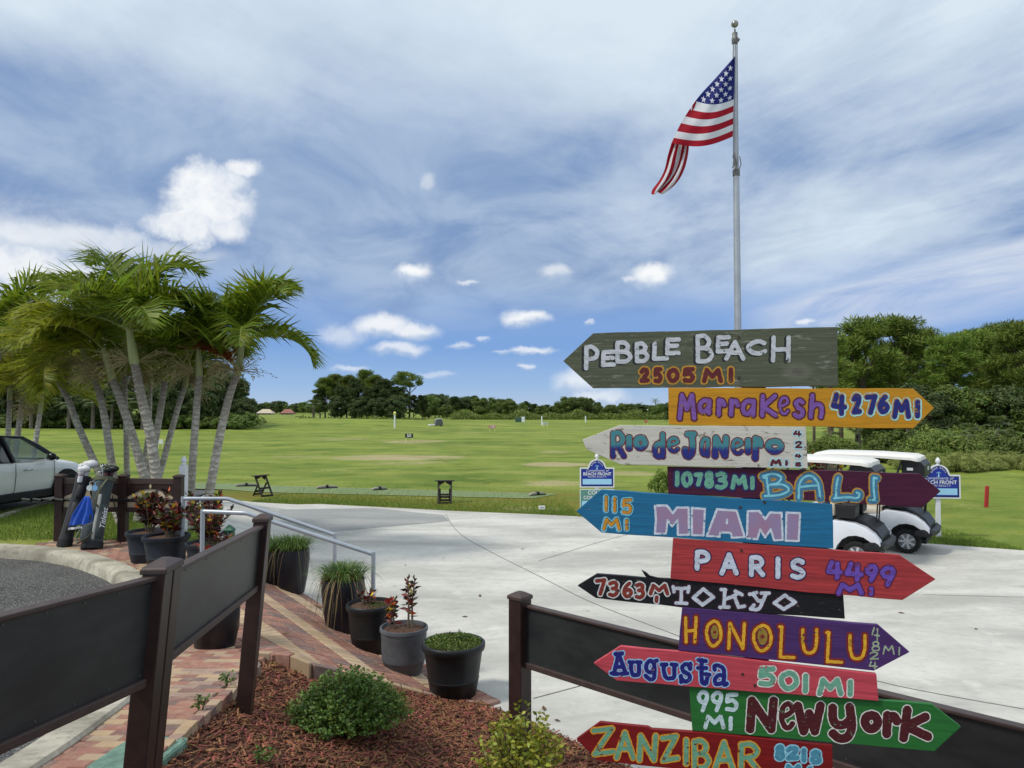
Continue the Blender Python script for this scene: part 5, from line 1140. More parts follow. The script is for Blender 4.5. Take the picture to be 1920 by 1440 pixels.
M_WHITE = mat('white_leather', rgb(222, 220, 222), 0.5, .04, 10); M_SHAFT = mat('club_steel', rgb(170, 172, 176), 0.25, metal=.9); M_BLUET = mat('blue_towel', rgb(24, 82, 190), 0.9, .12, 30, sheen=.4); M_OLIVE = mat('olive_strap', rgb(84, 86, 66), 0.75, .15, 20)
f1 = P(120, 1016, Y=11.75); f1.z = Hs(f1.x, f1.y)+.035; t1 = P(157, 893, Y=12.02)
b1, fr1, pk1, L1 = golf_bag('golf_bag', 'slim black golf bag with white club covers leaning on the left of the rack', f1, t1, .108, M_BAGK, M_BAGK, M_BAGK)
pk1('pocket', .18, .62, .3, 1.7, .06, M_BAGK); pk1('pocket', .66, .88, .5, 1.6, .04, M_BAGK)
mb = MB(); mb.tube([fr1(.9, .2, .13), fr1(.7, -.3, .22), fr1(.4, 0, .24), fr1(.22, .2, .14)], .018, 8, flat=.4); mb.build('strap', M_RUB, b1, smooth=60)
def covers(parent, frf, L, lst, shafts):
    for u0, u1, a, rr0, rr1, m_, sc in lst:
        p0 = frf(u0, a, rr0); p1 = frf(u1, a, rr1); ax_ = (p1-p0); mb = MB()
        q = [(0,.5),(.15,.62),(.55,.6),(.66,.75),(.8,1.15),(.92,1.0),(1.0,.45)]; mb.tube([p0+ax_*k for k, _ in q], [sc*w_ for _, w_ in q], 14)
        h = p0+ax_*.86; mb.ball(tuple(h+Vector((.35*sc*2, -.01, 0))), sc*1.0, 12, 8, (1.25, .9, .8)); o = mb.build('head_cover', m_, parent, smooth=60)
        mb = MB(); s_ = p0+ax_*.42; mb.tube([s_, s_+ax_*.05], sc*.66, 14); mb.tube([s_+ax_*.1, s_+ax_*.13], sc*.66, 14); mb.build('cover_band', mat('plum_band', rgb(110, 40, 60), .6), o)
    mb = MB(); mh = MB()
    for i in range(shafts):
        a = 2*PI*i/shafts; p0 = frf(.9, a, .06); p1 = frf(1.0, a, .075)+(frf(1.0, 0, 0)-frf(.9, 0, 0)).normalized()*random.uniform(.08, .24); mb.tube([p0, p1], .006, 6)
        d_ = Vector((random.uniform(-.4, 1), random.uniform(-1, .2), random.uniform(-.2, .3))).normalized(); mh.beam(p1-d_*.01, p1+d_*.07, .045, .014); mh.ball(tuple(p1+d_*.05), .028, 8, 6, (1, 1, .5))
    mb.build('club_shafts', M_SHAFT, parent); mh.build('club_heads', M_SHAFT, parent, smooth=40)
covers(b1, fr1, L1, [(.97, 1.22, .6, .03, .05, M_WHITE, .078), (.90, 1.13, 1.5, .09, .12, M_WHITE, .066), (.95, 1.18, 3.0, .05, .06, M_WHITE, .06)], 4)
f2 = P(172, 1012, Y=11.55); f2.z = Hs(f2.x, f2.y)+.035; t2_ = P(196, 897, Y=11.95)
b2, fr2, pk2, L2_ = golf_bag('golf_bag', 'dark green and silver stand bag with black club covers, blue towel hanging on it', f2, t2_, .15, M_BAGG, M_BAGS, M_OLIVE)
pk2('side_pocket', .12, .62, 0.1, 1.15, .05, M_BAGG); pk2('silver_panel', .10, .75, 1.05, 1.45, .035, M_BAGS); pk2('front_pocket', .06, .34, 1.4, 2.6, .09, M_BAGG); pk2('ball_pocket', .38, .54, 1.6, 2.6, .05, M_BAGG)
mb = MB(); mb.tube([fr2(.96, .9, .17), fr2(.8, 1.3, .24), fr2(.62, 1.5, .22), fr2(.55, 1.2, .18)], .02, 8, flat=.4); mb.build('strap', M_OLIVE, b2, smooth=60); mb = MB(); mb.tube([fr2(.35, 2.9, .17), fr2(.15, 2.7, .25), fr2(.05, 2.1, .25), fr2(.13, 1.5, .22), fr2(.2, 1.3, .2)], .022, 8, flat=.5); mb.build('strap', M_OLIVE, b2, smooth=60)
mb = MB(); mb.tube([fr2(.75, -.2, .16), P(222, 975, Y=11.9)-f2], .01, 6); mb.tube([P(222, 975, Y=11.9)-f2, Vector((P(226, 1000, Y=12).x, 12.0, zr+.02))-f2], .01, 6); mb.build('stand_leg', M_RUB, b2)
covers(b2, fr2, L2_, [(.96, 1.17, .0, .08, .1, M_RUB, .058), (.95, 1.13, 1.0, .09, .11, M_RUB, .05), (.97, 1.2, -1.2, .03, .05, M_RUB, .052)], 11)
def txt(name, body, m, parent, M4, size, shear=0.0, align='CENTER', ext=0.0, bold=0.0, sp=1.0):
    cu = bpy.data.curves.new(name, 'FONT'); cu.body = body; cu.size = size; cu.shear = shear; cu.align_x = align; cu.align_y = 'CENTER'; cu.offset = bold; cu.extrude = ext; cu.space_character = sp; cu.resolution_u = 4
    o = bpy.data.objects.new('t', cu); COL.objects.link(o); dg = bpy.context.evaluated_depsgraph_get(); me = bpy.data.meshes.new_from_object(o.evaluated_get(dg)); bpy.data.objects.remove(o); bpy.data.curves.remove(cu)
    me.materials.clear(); me.materials.append(m); me.transform(M4); me.name = name
    ob = bpy.data.objects.new(name, me); COL.objects.link(ob); ob.parent = parent; return ob
M_PRINTW = mat('white_print', rgb(220, 222, 224), .5)
c0 = fr2(.36, .62, 0.15*.9+.052); c1 = fr2(.70, .62, 0.15*.9+.05); xv = (c1-c0).normalized(); nv_ = (sx2 := (fr2(.5, .62, 1)-fr2(.5, .62, 0))).normalized(); nv_ = (nv_-xv*nv_.dot(xv)).normalized(); yv = nv_.cross(xv)
M4 = Matrix.Translation(fr2(.40, .62, 0.15*.9+.056)) @ Matrix((xv, yv, nv_)).transposed().to_4x4()
txt('bag_lettering', 'Titleist', M_PRINTW, b2, M4, .115, .25, bold=.002)
# towel hangs from the bag by a clip, with two round tags
tw = P(163, 930, Y=11.62); mb = MB(); rows = []
for i in range(13):
    u = i/12; row = []
    for j in range(11):
        v = j/10-.5; wd_ = .04+.15*min(1, u*1.6); x = v*wd_*2*(1-.15*math.sin(u*3))-.10*u+.02; row.append(Vector((x, -.03+.025*math.sin(v*16+u*2)*min(1, u*2), -.44*u-.05*abs(v)*u)))
    rows.append(row)
mb.loft(rows, closed=False, caps=False); ob = mb.build('towel', M_BLUET, None, smooth=80, fixn=False); ob.location = tw; ob.modifiers.new('thick', 'SOLIDIFY').thickness = .008
tag(ob, 'bright blue towel with pale hem clipped to the green golf bag', 'towel')
mb = MB(); mb.loft([[r_+Vector((0, -.008, -.02+dz_)) for r_ in rows[-1]] for dz_ in (0, .0, -.035)], closed=False, caps=False); o2 = mb.build('hem', M_WHITE, ob, fixn=False)
for px_, m_, lb in ((168, mat('pale_tag', rgb(206, 216, 218), .4), 'pale round plastic tag hanging at the top of the green golf bag'), (178, mat('light_blue_tag', rgb(130, 180, 220), .4), 'light blue round tag hanging at the top of the green golf bag')):
    p = P(px_, 915, Y=11.58); mb = MB(); mb.tube([(0, 0, 0), (0, -.006, 0)], .045, 20); mb.tube([(0, 0, .04), (.004, .01, .09)], .005, 6); mb.tube([(.004, .01, .09), (.02, .09, .10)], .004, 6); o = mb.build('bag_tag', m_, None, smooth=40); o.location = p; tag(o, lb, 'tag')
# ------------------------------------------------------------------ white car at the left
M_CARP = mat('white_car_paint', rgb(238, 240, 240), 0.22, spec=.5, coat=.6)
M_GLASSD = mat('dark_car_glass', rgb(20, 24, 28), 0.06, spec=.7, coat=.5)
M_GLASSC = mat('clear_car_glass', rgb(120, 150, 140), 0.05, spec=.6, alpha=.35)
M_TYRE = mat('tyre_rubber', rgb(24, 24, 25), 0.8, .2, 30)
M_RIM = mat('alloy', rgb(196, 198, 202), 0.35, metal=.35)
M_CHROME = mat('chrome', rgb(200, 202, 205), .12, metal=1)
M_SEAT = mat('dark_interior', rgb(34, 34, 36), .8, .1, 10)
M_LAMP = mat('headlamp_glass', rgb(190, 200, 206), .1, spec=.7, coat=1)
def wheel(parent, c, r, wd, yaw, spokes=5, name='wheel'):
    t = bpy.data.objects.new(name, None); COL.objects.link(t); t.parent = parent; t.location = c; t.rotation_euler = (PI/2, 0, yaw); t.empty_display_size = .1
    mb = MB(); mb.lathe([(r*.62,-wd*.45),(r*.9,-wd*.5),(r*.98,-wd*.4),(r,-wd*.2),(r,wd*.2),(r*.98,wd*.4),(r*.9,wd*.5),(r*.62,wd*.45)], 36, caps=(False, False)); mb.build('tyre', M_TYRE, t, smooth=40)
    mb = MB(); mb.lathe([(r*.60,-wd*.44),(r*.64,-wd*.44),(r*.62,wd*.44),(r*.58,wd*.44)], 36, caps=(False, False)); mb.lathe([(r*.58, -.01), (r*.58, .0)], 30)
    for sgn in (-1, 1):
        mb.lathe([(r*.16, sgn*wd*.3), (r*.14, sgn*wd*.42), (.001, sgn*wd*.44)], 16, caps=(False, False))
        for k in range(spokes):
            a = 2*PI*k/spokes; mb.beam((math.cos(a)*r*.1, math.sin(a)*r*.1, sgn*wd*.36), (math.cos(a)*r*.62, math.sin(a)*r*.62, sgn*wd*.38), r*.17, .018)
    mb.build('rim', M_RIM, t, smooth=35); return t
CY = R(82); cc = Vector((-10.66, 14.85, 0)); cc.z = Hs(-10.9, 14.8)+.03
car = thing('parked_car', 'white hatchback car parked beside the lawn at the left, nose pointing away', 'car', cc, CY)
# stations along the length (x forward): x, half width, sill z, belt z, hood/deck centre z
st_ = [(-2.15,.70,.42,.78,.80),(-2.08,.80,.30,.90,.93),(-1.7,.88,.24,.98,1.0),(-1.0,.91,.24,.97,.98),(0,.92,.24,.95,.96),(.75,.92,.24,.93,.96),(1.05,.915,.24,.91,.99),(1.35,.90,.24,.89,.965),(1.7,.875,.25,.85,.915),(1.98,.82,.27,.79,.84),(2.13,.72,.30,.70,.73),(2.2,.58,.34,.60,.62)]
secs = []
for x, w_, zs, zb_, zc_ in st_:
    half = [(w_*.86, zs),(w_*.96, zs+.10),(w_*.995, zs+(zb_-zs)*.45),(w_, zs+(zb_-zs)*.72),(w_*.975, zs+(zb_-zs)*.9),(w_*.93, zb_),(w_*.80, zb_+(zc_-zb_)*.55),(w_*.45, zc_-.005),(0, zc_)]
    secs.append([Vector((x, -y, q)) for y, q in half]+[Vector((x, y, q)) for y, q in half[-2::-1]])
mb = MB(); mb.loft(secs); body = mb.build('body', M_CARP, car, smooth=32)
sb_ = body.modifiers.new('sub', 'SUBSURF'); sb_.levels = sb_.render_levels = 2
# greenhouse: roof shell plus pillars
gh = [(-1.95,.62,.97,.99),(-1.72,.66,1.0,1.28),(-1.3,.67,1.0,1.44),(-.6,.675,.98,1.50),(.0,.675,.97,1.50),(.42,.66,.96,1.45),(.80,.655,.95,1.27),(1.22,.66,.94,.985)]
rf = []
for x, w_, z0, z1 in gh[1:-2]: rf.append([Vector((x, s_*w_*q, z1-dz)) for s_, q, dz in ((-1,1,.06),(-1,.93,.02),(-1,.6,-.005),(0,0,-.015),(1,.6,-.005),(1,.93,.02),(1,1,.06))]+[Vector((x, s_*w_*q, z1-.07)) for s_, q in ((1,.95),(0,0),(-1,.95))])
mb = MB(); mb.loft(rf); mb.build('roof', M_CARP, car, smooth=40)
pil = MB(); win = []
def side(sgn):
    yb, yt = .845*sgn, .655*sgn
    def pt(x, z): t_ = (z-.95)/.5; return Vector((x, yb+(yt-yb)*t_, z))
    return pt
for sgn in (-1, 1):
    pt = side(sgn)
    for a, b, w_ in ((pt(1.2,.95), pt(.42,1.43), .06), (pt(.02,.95), pt(-.1,1.46), .085), (pt(-.98,.96), pt(-1.02,1.44), .08), (pt(-1.75,.98), pt(-1.45,1.38), .16)):
        pil.beam(a, b, .05, w_, up=(0, 1, 0))
    pil.tube([pt(1.22,.955), pt(.8,1.245), pt(.42,1.435), pt(-.2,1.475), pt(-1,1.455), pt(-1.6,1.31)], .028, 8)
pil.build('pillars', mat('gloss_black_trim', rgb(24, 25, 27), .3), car, smooth=40)
mb = MB(); mb.prism([Vector((1.22, -.78, .96)), Vector((1.22, .78, .96)), Vector((.43, .63, 1.45)), Vector((.43, -.63, 1.45))], (-.01, 0, -.012)); mb.build('windscreen', M_GLASSC, car)
mb = MB(); mb.prism([Vector((-1.98, -.75, .98)), Vector((-1.98, .75, .98)), Vector((-1.6, .62, 1.36)), Vector((-1.6, -.62, 1.36))], (.012, 0, 0)); mb.build('rear_window', M_GLASSD, car)
for sgn in (-1, 1):
    pt = side(sgn); i_ = Vector((0, -.012*sgn, 0))
    mb = MB(); mb.prism([pt(.06,.97), pt(1.08,.97), pt(.78,1.22), pt(.40,1.42), pt(-.03,1.45)], i_); mb.build('side_window', M_GLASSC, car)
    mb = MB(); mb.prism([pt(-.92,.975), pt(-.04,.97), pt(-.12,1.455), pt(-.95,1.44)], i_); mb.build('side_window', M_GLASSD, car)
    mb = MB(); mb.prism([pt(-1.62,.99), pt(-1.04,.98), pt(-1.06,1.43), pt(-1.4,1.36)], i_); mb.build('side_window', M_GLASSD, car)
    # door lines, handle, sill cladding, mirror
    mb = MB(); yy = .928*sgn
    for x in (1.02, .0, -.98): mb.tube([(x, yy*.985, .93), (x+.0, yy*.998, .7), (x-.02, yy*.99, .42), (x-.05, yy*.955, .33)], .0055, 5)
    mb.build('door_gaps', M_SEAT, car)
    for x in (.18, -.78): mb = MB(); mb.tube([(x, .93*sgn, .79), (x+.03, .955*sgn, .795), (x+.2, .955*sgn, .795), (x+.23, .93*sgn, .79)], .013, 8); mb.build('door_handle', M_CHROME, car, smooth=50)
    mb = MB(); mb.prism([Vector((-1.05, .80*sgn, .2)), Vector((1.0, .80*sgn, .2)), Vector((1.0, .80*sgn, .36)), Vector((-1.05, .80*sgn, .36))], (0, .115*sgn, 0)); mb.build('sill', M_RUB, car, bevel=.02)
    mb = MB(); mb.ball((.86, .98*sgn, 1.02), .1, 14, 10, (.75, 1.0, .8)); mb.beam((.9, .85*sgn, .98), (.88, .95*sgn, 1.0), .05, .05); mb.build('mirror', mat('mirror_shell', rgb(26, 27, 30), .3), car, smooth=50)
    for x in (1.38, -1.33):
        mb = MB(); pr_ = [(x+.385*math.cos(a), .345+.385*math.sin(a)) for a in np.linspace(-.25, PI+.25, 24)]; mb.loft([[Vector((u, (.90-.004)*sgn, q)), Vector((u, .935*sgn, q)), Vector((x+(u-x)*.90, .935*sgn, .345+(q-.345)*.9)), Vector((x+(u-x)*.90, .89*sgn, .345+(q-.345)*.9))] for u, q in pr_]); mb.build('wheel_arch', M_RUB, car, smooth=40)
        mb = MB(); mb.lathe([(.36, 0), (.36, .06)], 32); mb.xf(Matrix.Translation((x, .885*sgn-(.03 if sgn < 0 else -.0)-.0, .345)) @ Matrix.Rotation(PI/2, 4, 'X')); mb.build('wheel_well', M_SEAT, car)
        wheel(car, (x, .80*sgn+.125*sgn, .325), .325, .21, 0)
    mb = MB(); mb.ball((2.02, .56*sgn, .70), .2, 14, 10, (.55, 1.0, .42)); mb.build('headlight', M_LAMP, car, smooth=60)
    mb = MB(); mb.ball((-2.06, .66*sgn, .86), .14, 12, 8, (.35, 1.0, .5)); mb.build('tail_light', mat('red_lens', rgb(140, 16, 18), .2), car, smooth=60)
mb = MB(); mb.box((2.17, 0, .52), (.06, .8, .16), taper=.9); mb.build('grille', M_RUB, car, bevel=.02)
mb = MB()
for y in (-.37, .37): mb.box((.05, y, .80), (.5, .46, .5)); mb.box((-.2, y, 1.02), (.14, .44, .56), Matrix.Rotation(-.2, 3, 'Y')); mb.box((-.26, y, 1.34), (.09, .24, .17))
mb.box((.95, 0, .9), (.3, 1.3, .16)); mb.build('seats', M_SEAT, car, bevel=.04)
mb = MB(); mb.tube([(.56+.02*math.sin(a), .37+.18*math.cos(a), 1.0+.17*math.sin(a)) for a in np.linspace(0, 2*PI, 20)], .014, 6, caps=False); mb.build('steering_wheel', M_SEAT, car, smooth=60)
mb = MB(); mb.box((0, 0, .2), (3.4, 1.5, .1)); mb.build('underbody', M_SEAT, car)

# ------------------------------------------------------------------ golf carts
M_CARTW = mat('white_cart_plastic', rgb(214, 216, 222), 0.25, coat=.4); M_ROOF = mat('cream_roof_plastic', rgb(232, 228, 220), 0.4, .02, 6); M_CARTK = mat('black_cart_plastic', rgb(26, 27, 30), .45, .15, 14); M_VINYLS = mat('beige_seat_vinyl', rgb(206, 196, 178), .5, .05, 10)
def golf_cart(label, loc, yaw):
    """x forward, wheelbase 1.66, rear axle at x=-0.78"""
    t = thing('golf_cart', label, 'golf cart', loc, yaw, 'golf carts parked side by side')
    for x in (-.80, .88):
        for sgn in (-1, 1): wheel(t, (x, .52*sgn, .228), .228, .2, 0, 7)
    # rear fender body: arch over the wheel in side profile, extruded across, crowned
    prof = [(-1.18,.42),(-1.16,.50),(-1.08,.60),(-.95,.70),(-.78,.765),(-.60,.785),(-.45,.79),(-.36,.74),(-.34,.46),(-.34,.30),(-.47,.28),(-.50,.36),(-.58,.47),(-.68,.535),(-.80,.555),(-.92,.535),(-1.02,.47),(-1.08,.40),(-1.12,.36)]
    for y0, y1, m_, nm in ((.44, .63, M_CARTW, 'rear_fender'), (-.63, -.44, M_CARTW, 'rear_fender')):
        mb = MB(); out = .63 if y0 > 0 else -.63; inn = .43 if y0 > 0 else -.43
        secs = []
        for y, kx, kz in ((inn, 1, .99), (inn*.7+out*.3, 1.0, 1.0), (out*.93+inn*.07, 1.0, .985), (out, .985, .93)): secs.append([Vector((-.78+(x+.78)*kx, y, .3+(q-.3)*(kz if q > .6 else 1))) for x, q in prof])
        mb.loft(secs); mb.build(nm, m_, t, smooth=38, bevel=.012)
    mb = MB(); pr = [(-1.16,.40),(-1.17,.52),(-1.08,.66),(-.92,.77),(-.72,.83),(-.36,.83),(-.36,.30),(-1.10,.32)]; mb.prism([Vector((x, -.43, q)) for x, q in pr], (0, .86, 0)); mb.build('bag_well', M_CARTK, t, bevel=.02)
    mb = MB(); mb.loft([[Vector((x, y, q)) for x, q in ((xo-.05,.33),(xo-.11,.36),(xo-.12,.43),(xo-.06,.47),(xo+.04,.45),(xo+.05,.36))] for y, xo in ((-.66,-.98),(-.6,-1.1),(-.4,-1.15),(0,-1.17),(.4,-1.15),(.6,-1.1),(.66,-.98))]); mb.build('rear_bumper', M_CARTK, t, smooth=45)
    mb = MB(); mb.box((.15, 0, .28), (1.0, 1.12, .06)); mb.box((-.15, 0, .22), (1.9, .7, .1)); mb.build('floor', M_CARTK, t, bevel=.015)
    mb = MB(); mb.prism([Vector((x, -.60, q)) for x, q in ((-.34,.30),(.02,.30),(.06,.52),(-.0,.66),(-.34,.70))], (0, 1.2, 0)); mb.build('seat_box', M_CARTW, t, bevel=.03)
    mb = MB(); mb.box((-.12, 0, .745), (.50, 1.08, .13)); mb.build('seat', M_VINYLS, t, bevel=.05, bseg=3)
    mb = MB(); mb.box((-.42, 0, 1.02), (.11, 1.02, .36), Matrix.Rotation(-.14, 3, 'Y')); mb.build('seat_back', M_VINYLS, t, bevel=.045, bseg=3)
    cw = [(.60,.30,.58),(.62,.62,.6),(.72,.80,.60),(.95,.76,.60),(1.2,.66,.56),(1.38,.52,.48),(1.42,.36,.44),(1.36,.28,.42)]
    mb = MB(); mb.loft([[Vector((x, -w_, .30)), Vector((x, -w_, max(.31, q-.1))), Vector((x, -w_*.8, q)), Vector((x, 0, q+.02)), Vector((x, w_*.8, q)), Vector((x, w_, max(.31, q-.1))), Vector((x, w_, .30))] for x, q, w_ in cw]); mb.build('front_cowl', M_CARTW, t, smooth=45)
    for sgn in (-1, 1): mb = MB(); mb.ball((1.36, .33*sgn, .52), .09, 12, 8, (.5, 1.2, .7)); mb.build('headlight', M_LAMP, t, smooth=60)
    mb = MB(); mb.box((.64, 0, .76), (.12, 1.06, .16), Matrix.Rotation(.3, 3, 'Y')); mb.build('dashboard', M_CARTK, t, bevel=.03)
    mb = MB(); mb.tube([(.66, .28, .72), (.40, .28, .95)], .018, 8); mb.tube([(.38+.09*math.sin(a), .28+.17*math.cos(a), .97+.13*math.sin(a)) for a in np.linspace(0, 2*PI, 22)], .014, 7, caps=False); mb.beam((.38,.12,.97),(.38,.44,.97),.02,.012); mb.build('steering_wheel', M_CARTK, t, smooth=60)
    # canopy on four struts
    mb = MB(); ro = []
    for x, w_, q in ((-1.02,.44,1.735),(-.97,.55,1.75),(-.88,.60,1.775),(-.3,.61,1.80),(.4,.61,1.80),(.72,.59,1.79),(.84,.54,1.765),(.88,.44,1.745)):
        ro.append([Vector((x, y*w_, q+dz)) for y, dz in ((-1,-.045),(-1,.0),(-.92,.03),(-.5,.045),(0,.04),(.5,.045),(.92,.03),(1,.0),(1,-.045),(.9,-.05),(0,-.045),(-.9,-.05))])
    mb.loft(ro); mb.build('roof', M_ROOF, t, smooth=40)
    for sgn in (-1, 1):
        mb = MB(); mb.tube([(.74, .55*sgn, .78), (.56, .54*sgn, 1.76)], .017, 8); mb.build('front_strut', M_CARTK, t, smooth=50)
        mb = MB(); mb.tube([(-.52, .54*sgn, .80), (-.56, .54*sgn, 1.2), (-.74, .53*sgn, 1.76)], .019, 8); mb.build('rear_strut', M_CARTK, t, smooth=50)
    mb = MB(); mb.prism([Vector((.78, -.53, .80)), Vector((.78, .53, .80)), Vector((.57, .53, 1.74)), Vector((.57, -.53, 1.74))], (.008, 0, 0)); mb.build('windshield', mat('clear_acrylic', rgb(200, 214, 214), .05, alpha=.14), t)
    # rear bag cover bunched under the roof, and the sweater basket / sand bottle rack
    mb = MB(); mb.loft([[Vector((x, y*.50, q)) for y, q in ((-1, z1-.0), (-.98, z0), (0, z0-.04), (.98, z0), (1, z1))] + [Vector((x, 0, z1+.02))] for x, z0, z1 in ((-.72,1.36,1.735),(-.80,1.30,1.735),(-.94,1.32,1.72),(-1.04,1.38,1.69),(-1.10,1.46,1.62))]); mb.build('bag_cover', M_CARTK, t, smooth=40)
    mb = MB(); mb.box((-1.105, 0.0, 1.56), (.012, .16, .07)); mb.box((-.86, .515, 1.56), (.10, .012, .05)); mb.build('cover_badge', mat('grey_white_print', rgb(200, 202, 204), .5), t)
    mb = MB(); mb.box((-.63, .40, .93), (.30, .36, .20), taper=1.08); mb.box((-.63, .40, 1.045), (.335, .40, .03)); mb.build('basket', M_CARTK, t, bevel=.012)
    mb = MB(); mb.box((-.63, -.35, .95), (.30, .36, .2), taper=1.05); mb.build('bag_rack', M_CARTK, t, bevel=.015)
    for y in (.12, -.12): mb = MB(); mb.tube([(-.98, y, 1.36), (-1.06, y, 1.05), (-1.04, y, .72)], .012, 6); mb.build('bag_strap', M_RUB, t)
    return t
CA = PI-R(35)
golf_cart('golf cart with cream roof parked nearer, mostly behind the blue and maroon boards', (at(1605, 12.75)+.0-.78*math.cos(CA)*-1*1.0+(-.0), 0, 0), CA)
def cart_at(pxc, Yr): return Vector((at(pxc, Yr)+.80*math.cos(CA), Yr+.80*math.sin(CA), 0))       # rear axle of the near side under that photo column
t = [o for o in bpy.data.objects if o.name.startswith('golf_cart')][0]
off = Vector((-.52*math.sin(CA), .52*math.cos(CA), 0))                                                # near-side wheel sits at +y of the cart
t.location = cart_at(1603, 12.7)-off
golf_cart('golf cart with cream roof parked farther, its silver rear wheel showing', cart_at(1697, 14.0)-off, CA)

# ------------------------------------------------------------------ printed signs on white posts
M_SBLUE = mat('sign_blue', rgb(24, 50, 150), .4, .05, 10); M_SDK = mat('sign_dark_blue', rgb(16, 26, 84), .4); M_SSKY = mat('sign_sky_blue', rgb(160, 212, 238), .4); M_SGRN = mat('sign_green', rgb(92, 142, 128), .5, .06, 9)
def blue_sign(label, pxc, Yd, wid, yaw, ztop_px, lower=False):
    b = Vector((at(pxc, Yd), Yd, Hs(at(pxc, Yd), Yd))); t = thing('range_sign', label, 'sign', b, yaw, 'blue range ball signs'); zt_ = P(pxc, ztop_px, Y=Yd).z-b.z; W_ = wid; sh = W_*.82; z0 = zt_-sh; wing = z0+sh*.70
    def outline(k):
        o = [(-W_/2+k, z0+k), (W_/2-k, z0+k), (W_/2-k, wing-k), (W_*.27-k*.4, wing-k)]
        for a in np.linspace(.15, PI-.15, 17): o.append((math.cos(a)*(W_*.255-k), wing-k*.7+math.sin(a)*(zt_-wing-k*.3)))
        return o+[(-W_*.27+k*.4, wing-k), (-W_/2+k, wing-k)]
    for nm, k, m_, y0 in (('board', 0, M_VINYL, 0), ('border', W_*.035, M_SDK, -.004), ('face', W_*.062, M_SBLUE, -.007)):
        mb = MB(); mb.prism([Vector((x, y0, q)) for x, q in outline(k)], (0, .03 if k == 0 else .004, 0)); o = mb.build(nm, m_, t if k == 0 else brd)
        if k == 0: brd = o
    mb = MB(); mb.prism([Vector((x*W_, -.009, z0+q*sh)) for x, q in ((-.42,.11),(.42,.11),(.42,.30),(-.42,.30))], (0, .004, 0)); mb.build('strip', M_SSKY, brd)
    mb = MB(); mb.box((0, .05, (z0+sh*.9)/2-.1), (.09, .05, z0+sh*.9+.2)); mb.build('post', M_VINYL, t, bevel=.004)
    mb = MB(); mb.lathe([(.03,0),(.022,.02),(.045,.05),(.05,.08),(.035,.12),(.003,.155)], 14, (0, .02, zt_-.005)); mb.build('finial', M_VINYL, t, smooth=50)
    fr_ = lambda x, q: Matrix.Translation((x*W_, -.0125, z0+q*sh)) @ Matrix.Rotation(PI/2, 4, 'X')
    txt('lettering', 'Compliments of', M_PRINTW, brd, fr_(0, .60), W_*.10, .3)
    txt('lettering', 'BEACH FRONT', M_PRINTW, brd, fr_(0, .475), W_*.122, bold=.003*W_)
    txt('lettering', 'MANN REALTY', M_PRINTW, brd, fr_(0, .375), W_*.072, sp=1.15)
    for i, ch in enumerate('RANGE BALLS'):
        a = PI-.42-(PI-.84)*i/10; r_ = W_*.178
        txt('lettering', ch, M_PRINTW, brd, Matrix.Translation((math.cos(a)*r_, -.0125, wing-.01*W_+math.sin(a)*r_*1.0)) @ Matrix.Rotation(PI/2, 4, 'X') @ Matrix.Rotation(a-PI/2, 4, 'Z'), W_*.062)
    mb = MB()                                                              # little palm emblem
    for a in (-1.1, -.5, .1, .7, 1.2): mb.tube([(0, -.011, wing+.035*W_), (math.sin(a)*W_*.035, -.011, wing+.035*W_+W_*.04*math.cos(a)), (math.sin(a)*W_*.065, -.011, wing+.025*W_+W_*.02*math.cos(a))], .004*W_, 5)
    mb.tube([(0, -.011, wing-.065*W_), (0, -.011, wing+.035*W_)], [.012*W_, .006*W_], 5); mb.ball((0, -.011, wing-.02*W_), W_*.02, 8, 6, (1, .2, 1.6)); mb.build('palm_emblem', M_SSKY, brd)
    mb = MB(); mb.tube([(-.27*W_, -.011, z0+.205*sh), (.27*W_, -.011, z0+.205*sh)], .005*W_, 4)
    if lower:
        mb2 = MB(); zt2 = z0-.05*W_; mb2.prism([Vector((x*W_, .0, q)) for x, q in ((-.50, zt2-.55*W_), (.50, zt2-.55*W_), (.50, zt2), (-.50, zt2))], (0, .02, 0)); lp = mb2.build('lower_panel', M_PRINTW, t)
        mb2 = MB(); mb2.prism([Vector((x*W_, -.004, q)) for x, q in ((-.48, zt2-.53*W_), (.48, zt2-.53*W_), (.48, zt2-.02*W_), (-.48, zt2-.02*W_))], (0, .004, 0)); mb2.build('green_face', M_SGRN, lp)
        g_ = lambda x, q: Matrix.Translation((x*W_, -.0075, zt2-q*W_)) @ Matrix.Rotation(PI/2, 4, 'X')
        txt('lettering', 'COURSE', M_PRINTW, lp, g_(.02, .10), .155*W_, bold=.004*W_); txt('lettering', 'CONDITIONS', M_PRINTW, lp, g_(.02, .245), .135*W_, bold=.003*W_)
        mb2 = MB(); mb2.prism([Vector((x*W_, -.007, zt2-q*W_)) for x, q in ((-.44,.48),(.44,.48),(.44,.34),(-.44,.34))], (0, .002, 0)); mb2.build('blank_field', M_SSKY, lp)
    return t
blue_sign('blue range ball sign left of the signpost with a green course sign below it', 1119, 18.2, .835, 0, 861, True)
blue_sign('blue range ball sign on a white post, right of the golf carts', 1757, 15.6, .86, R(-6), 871)

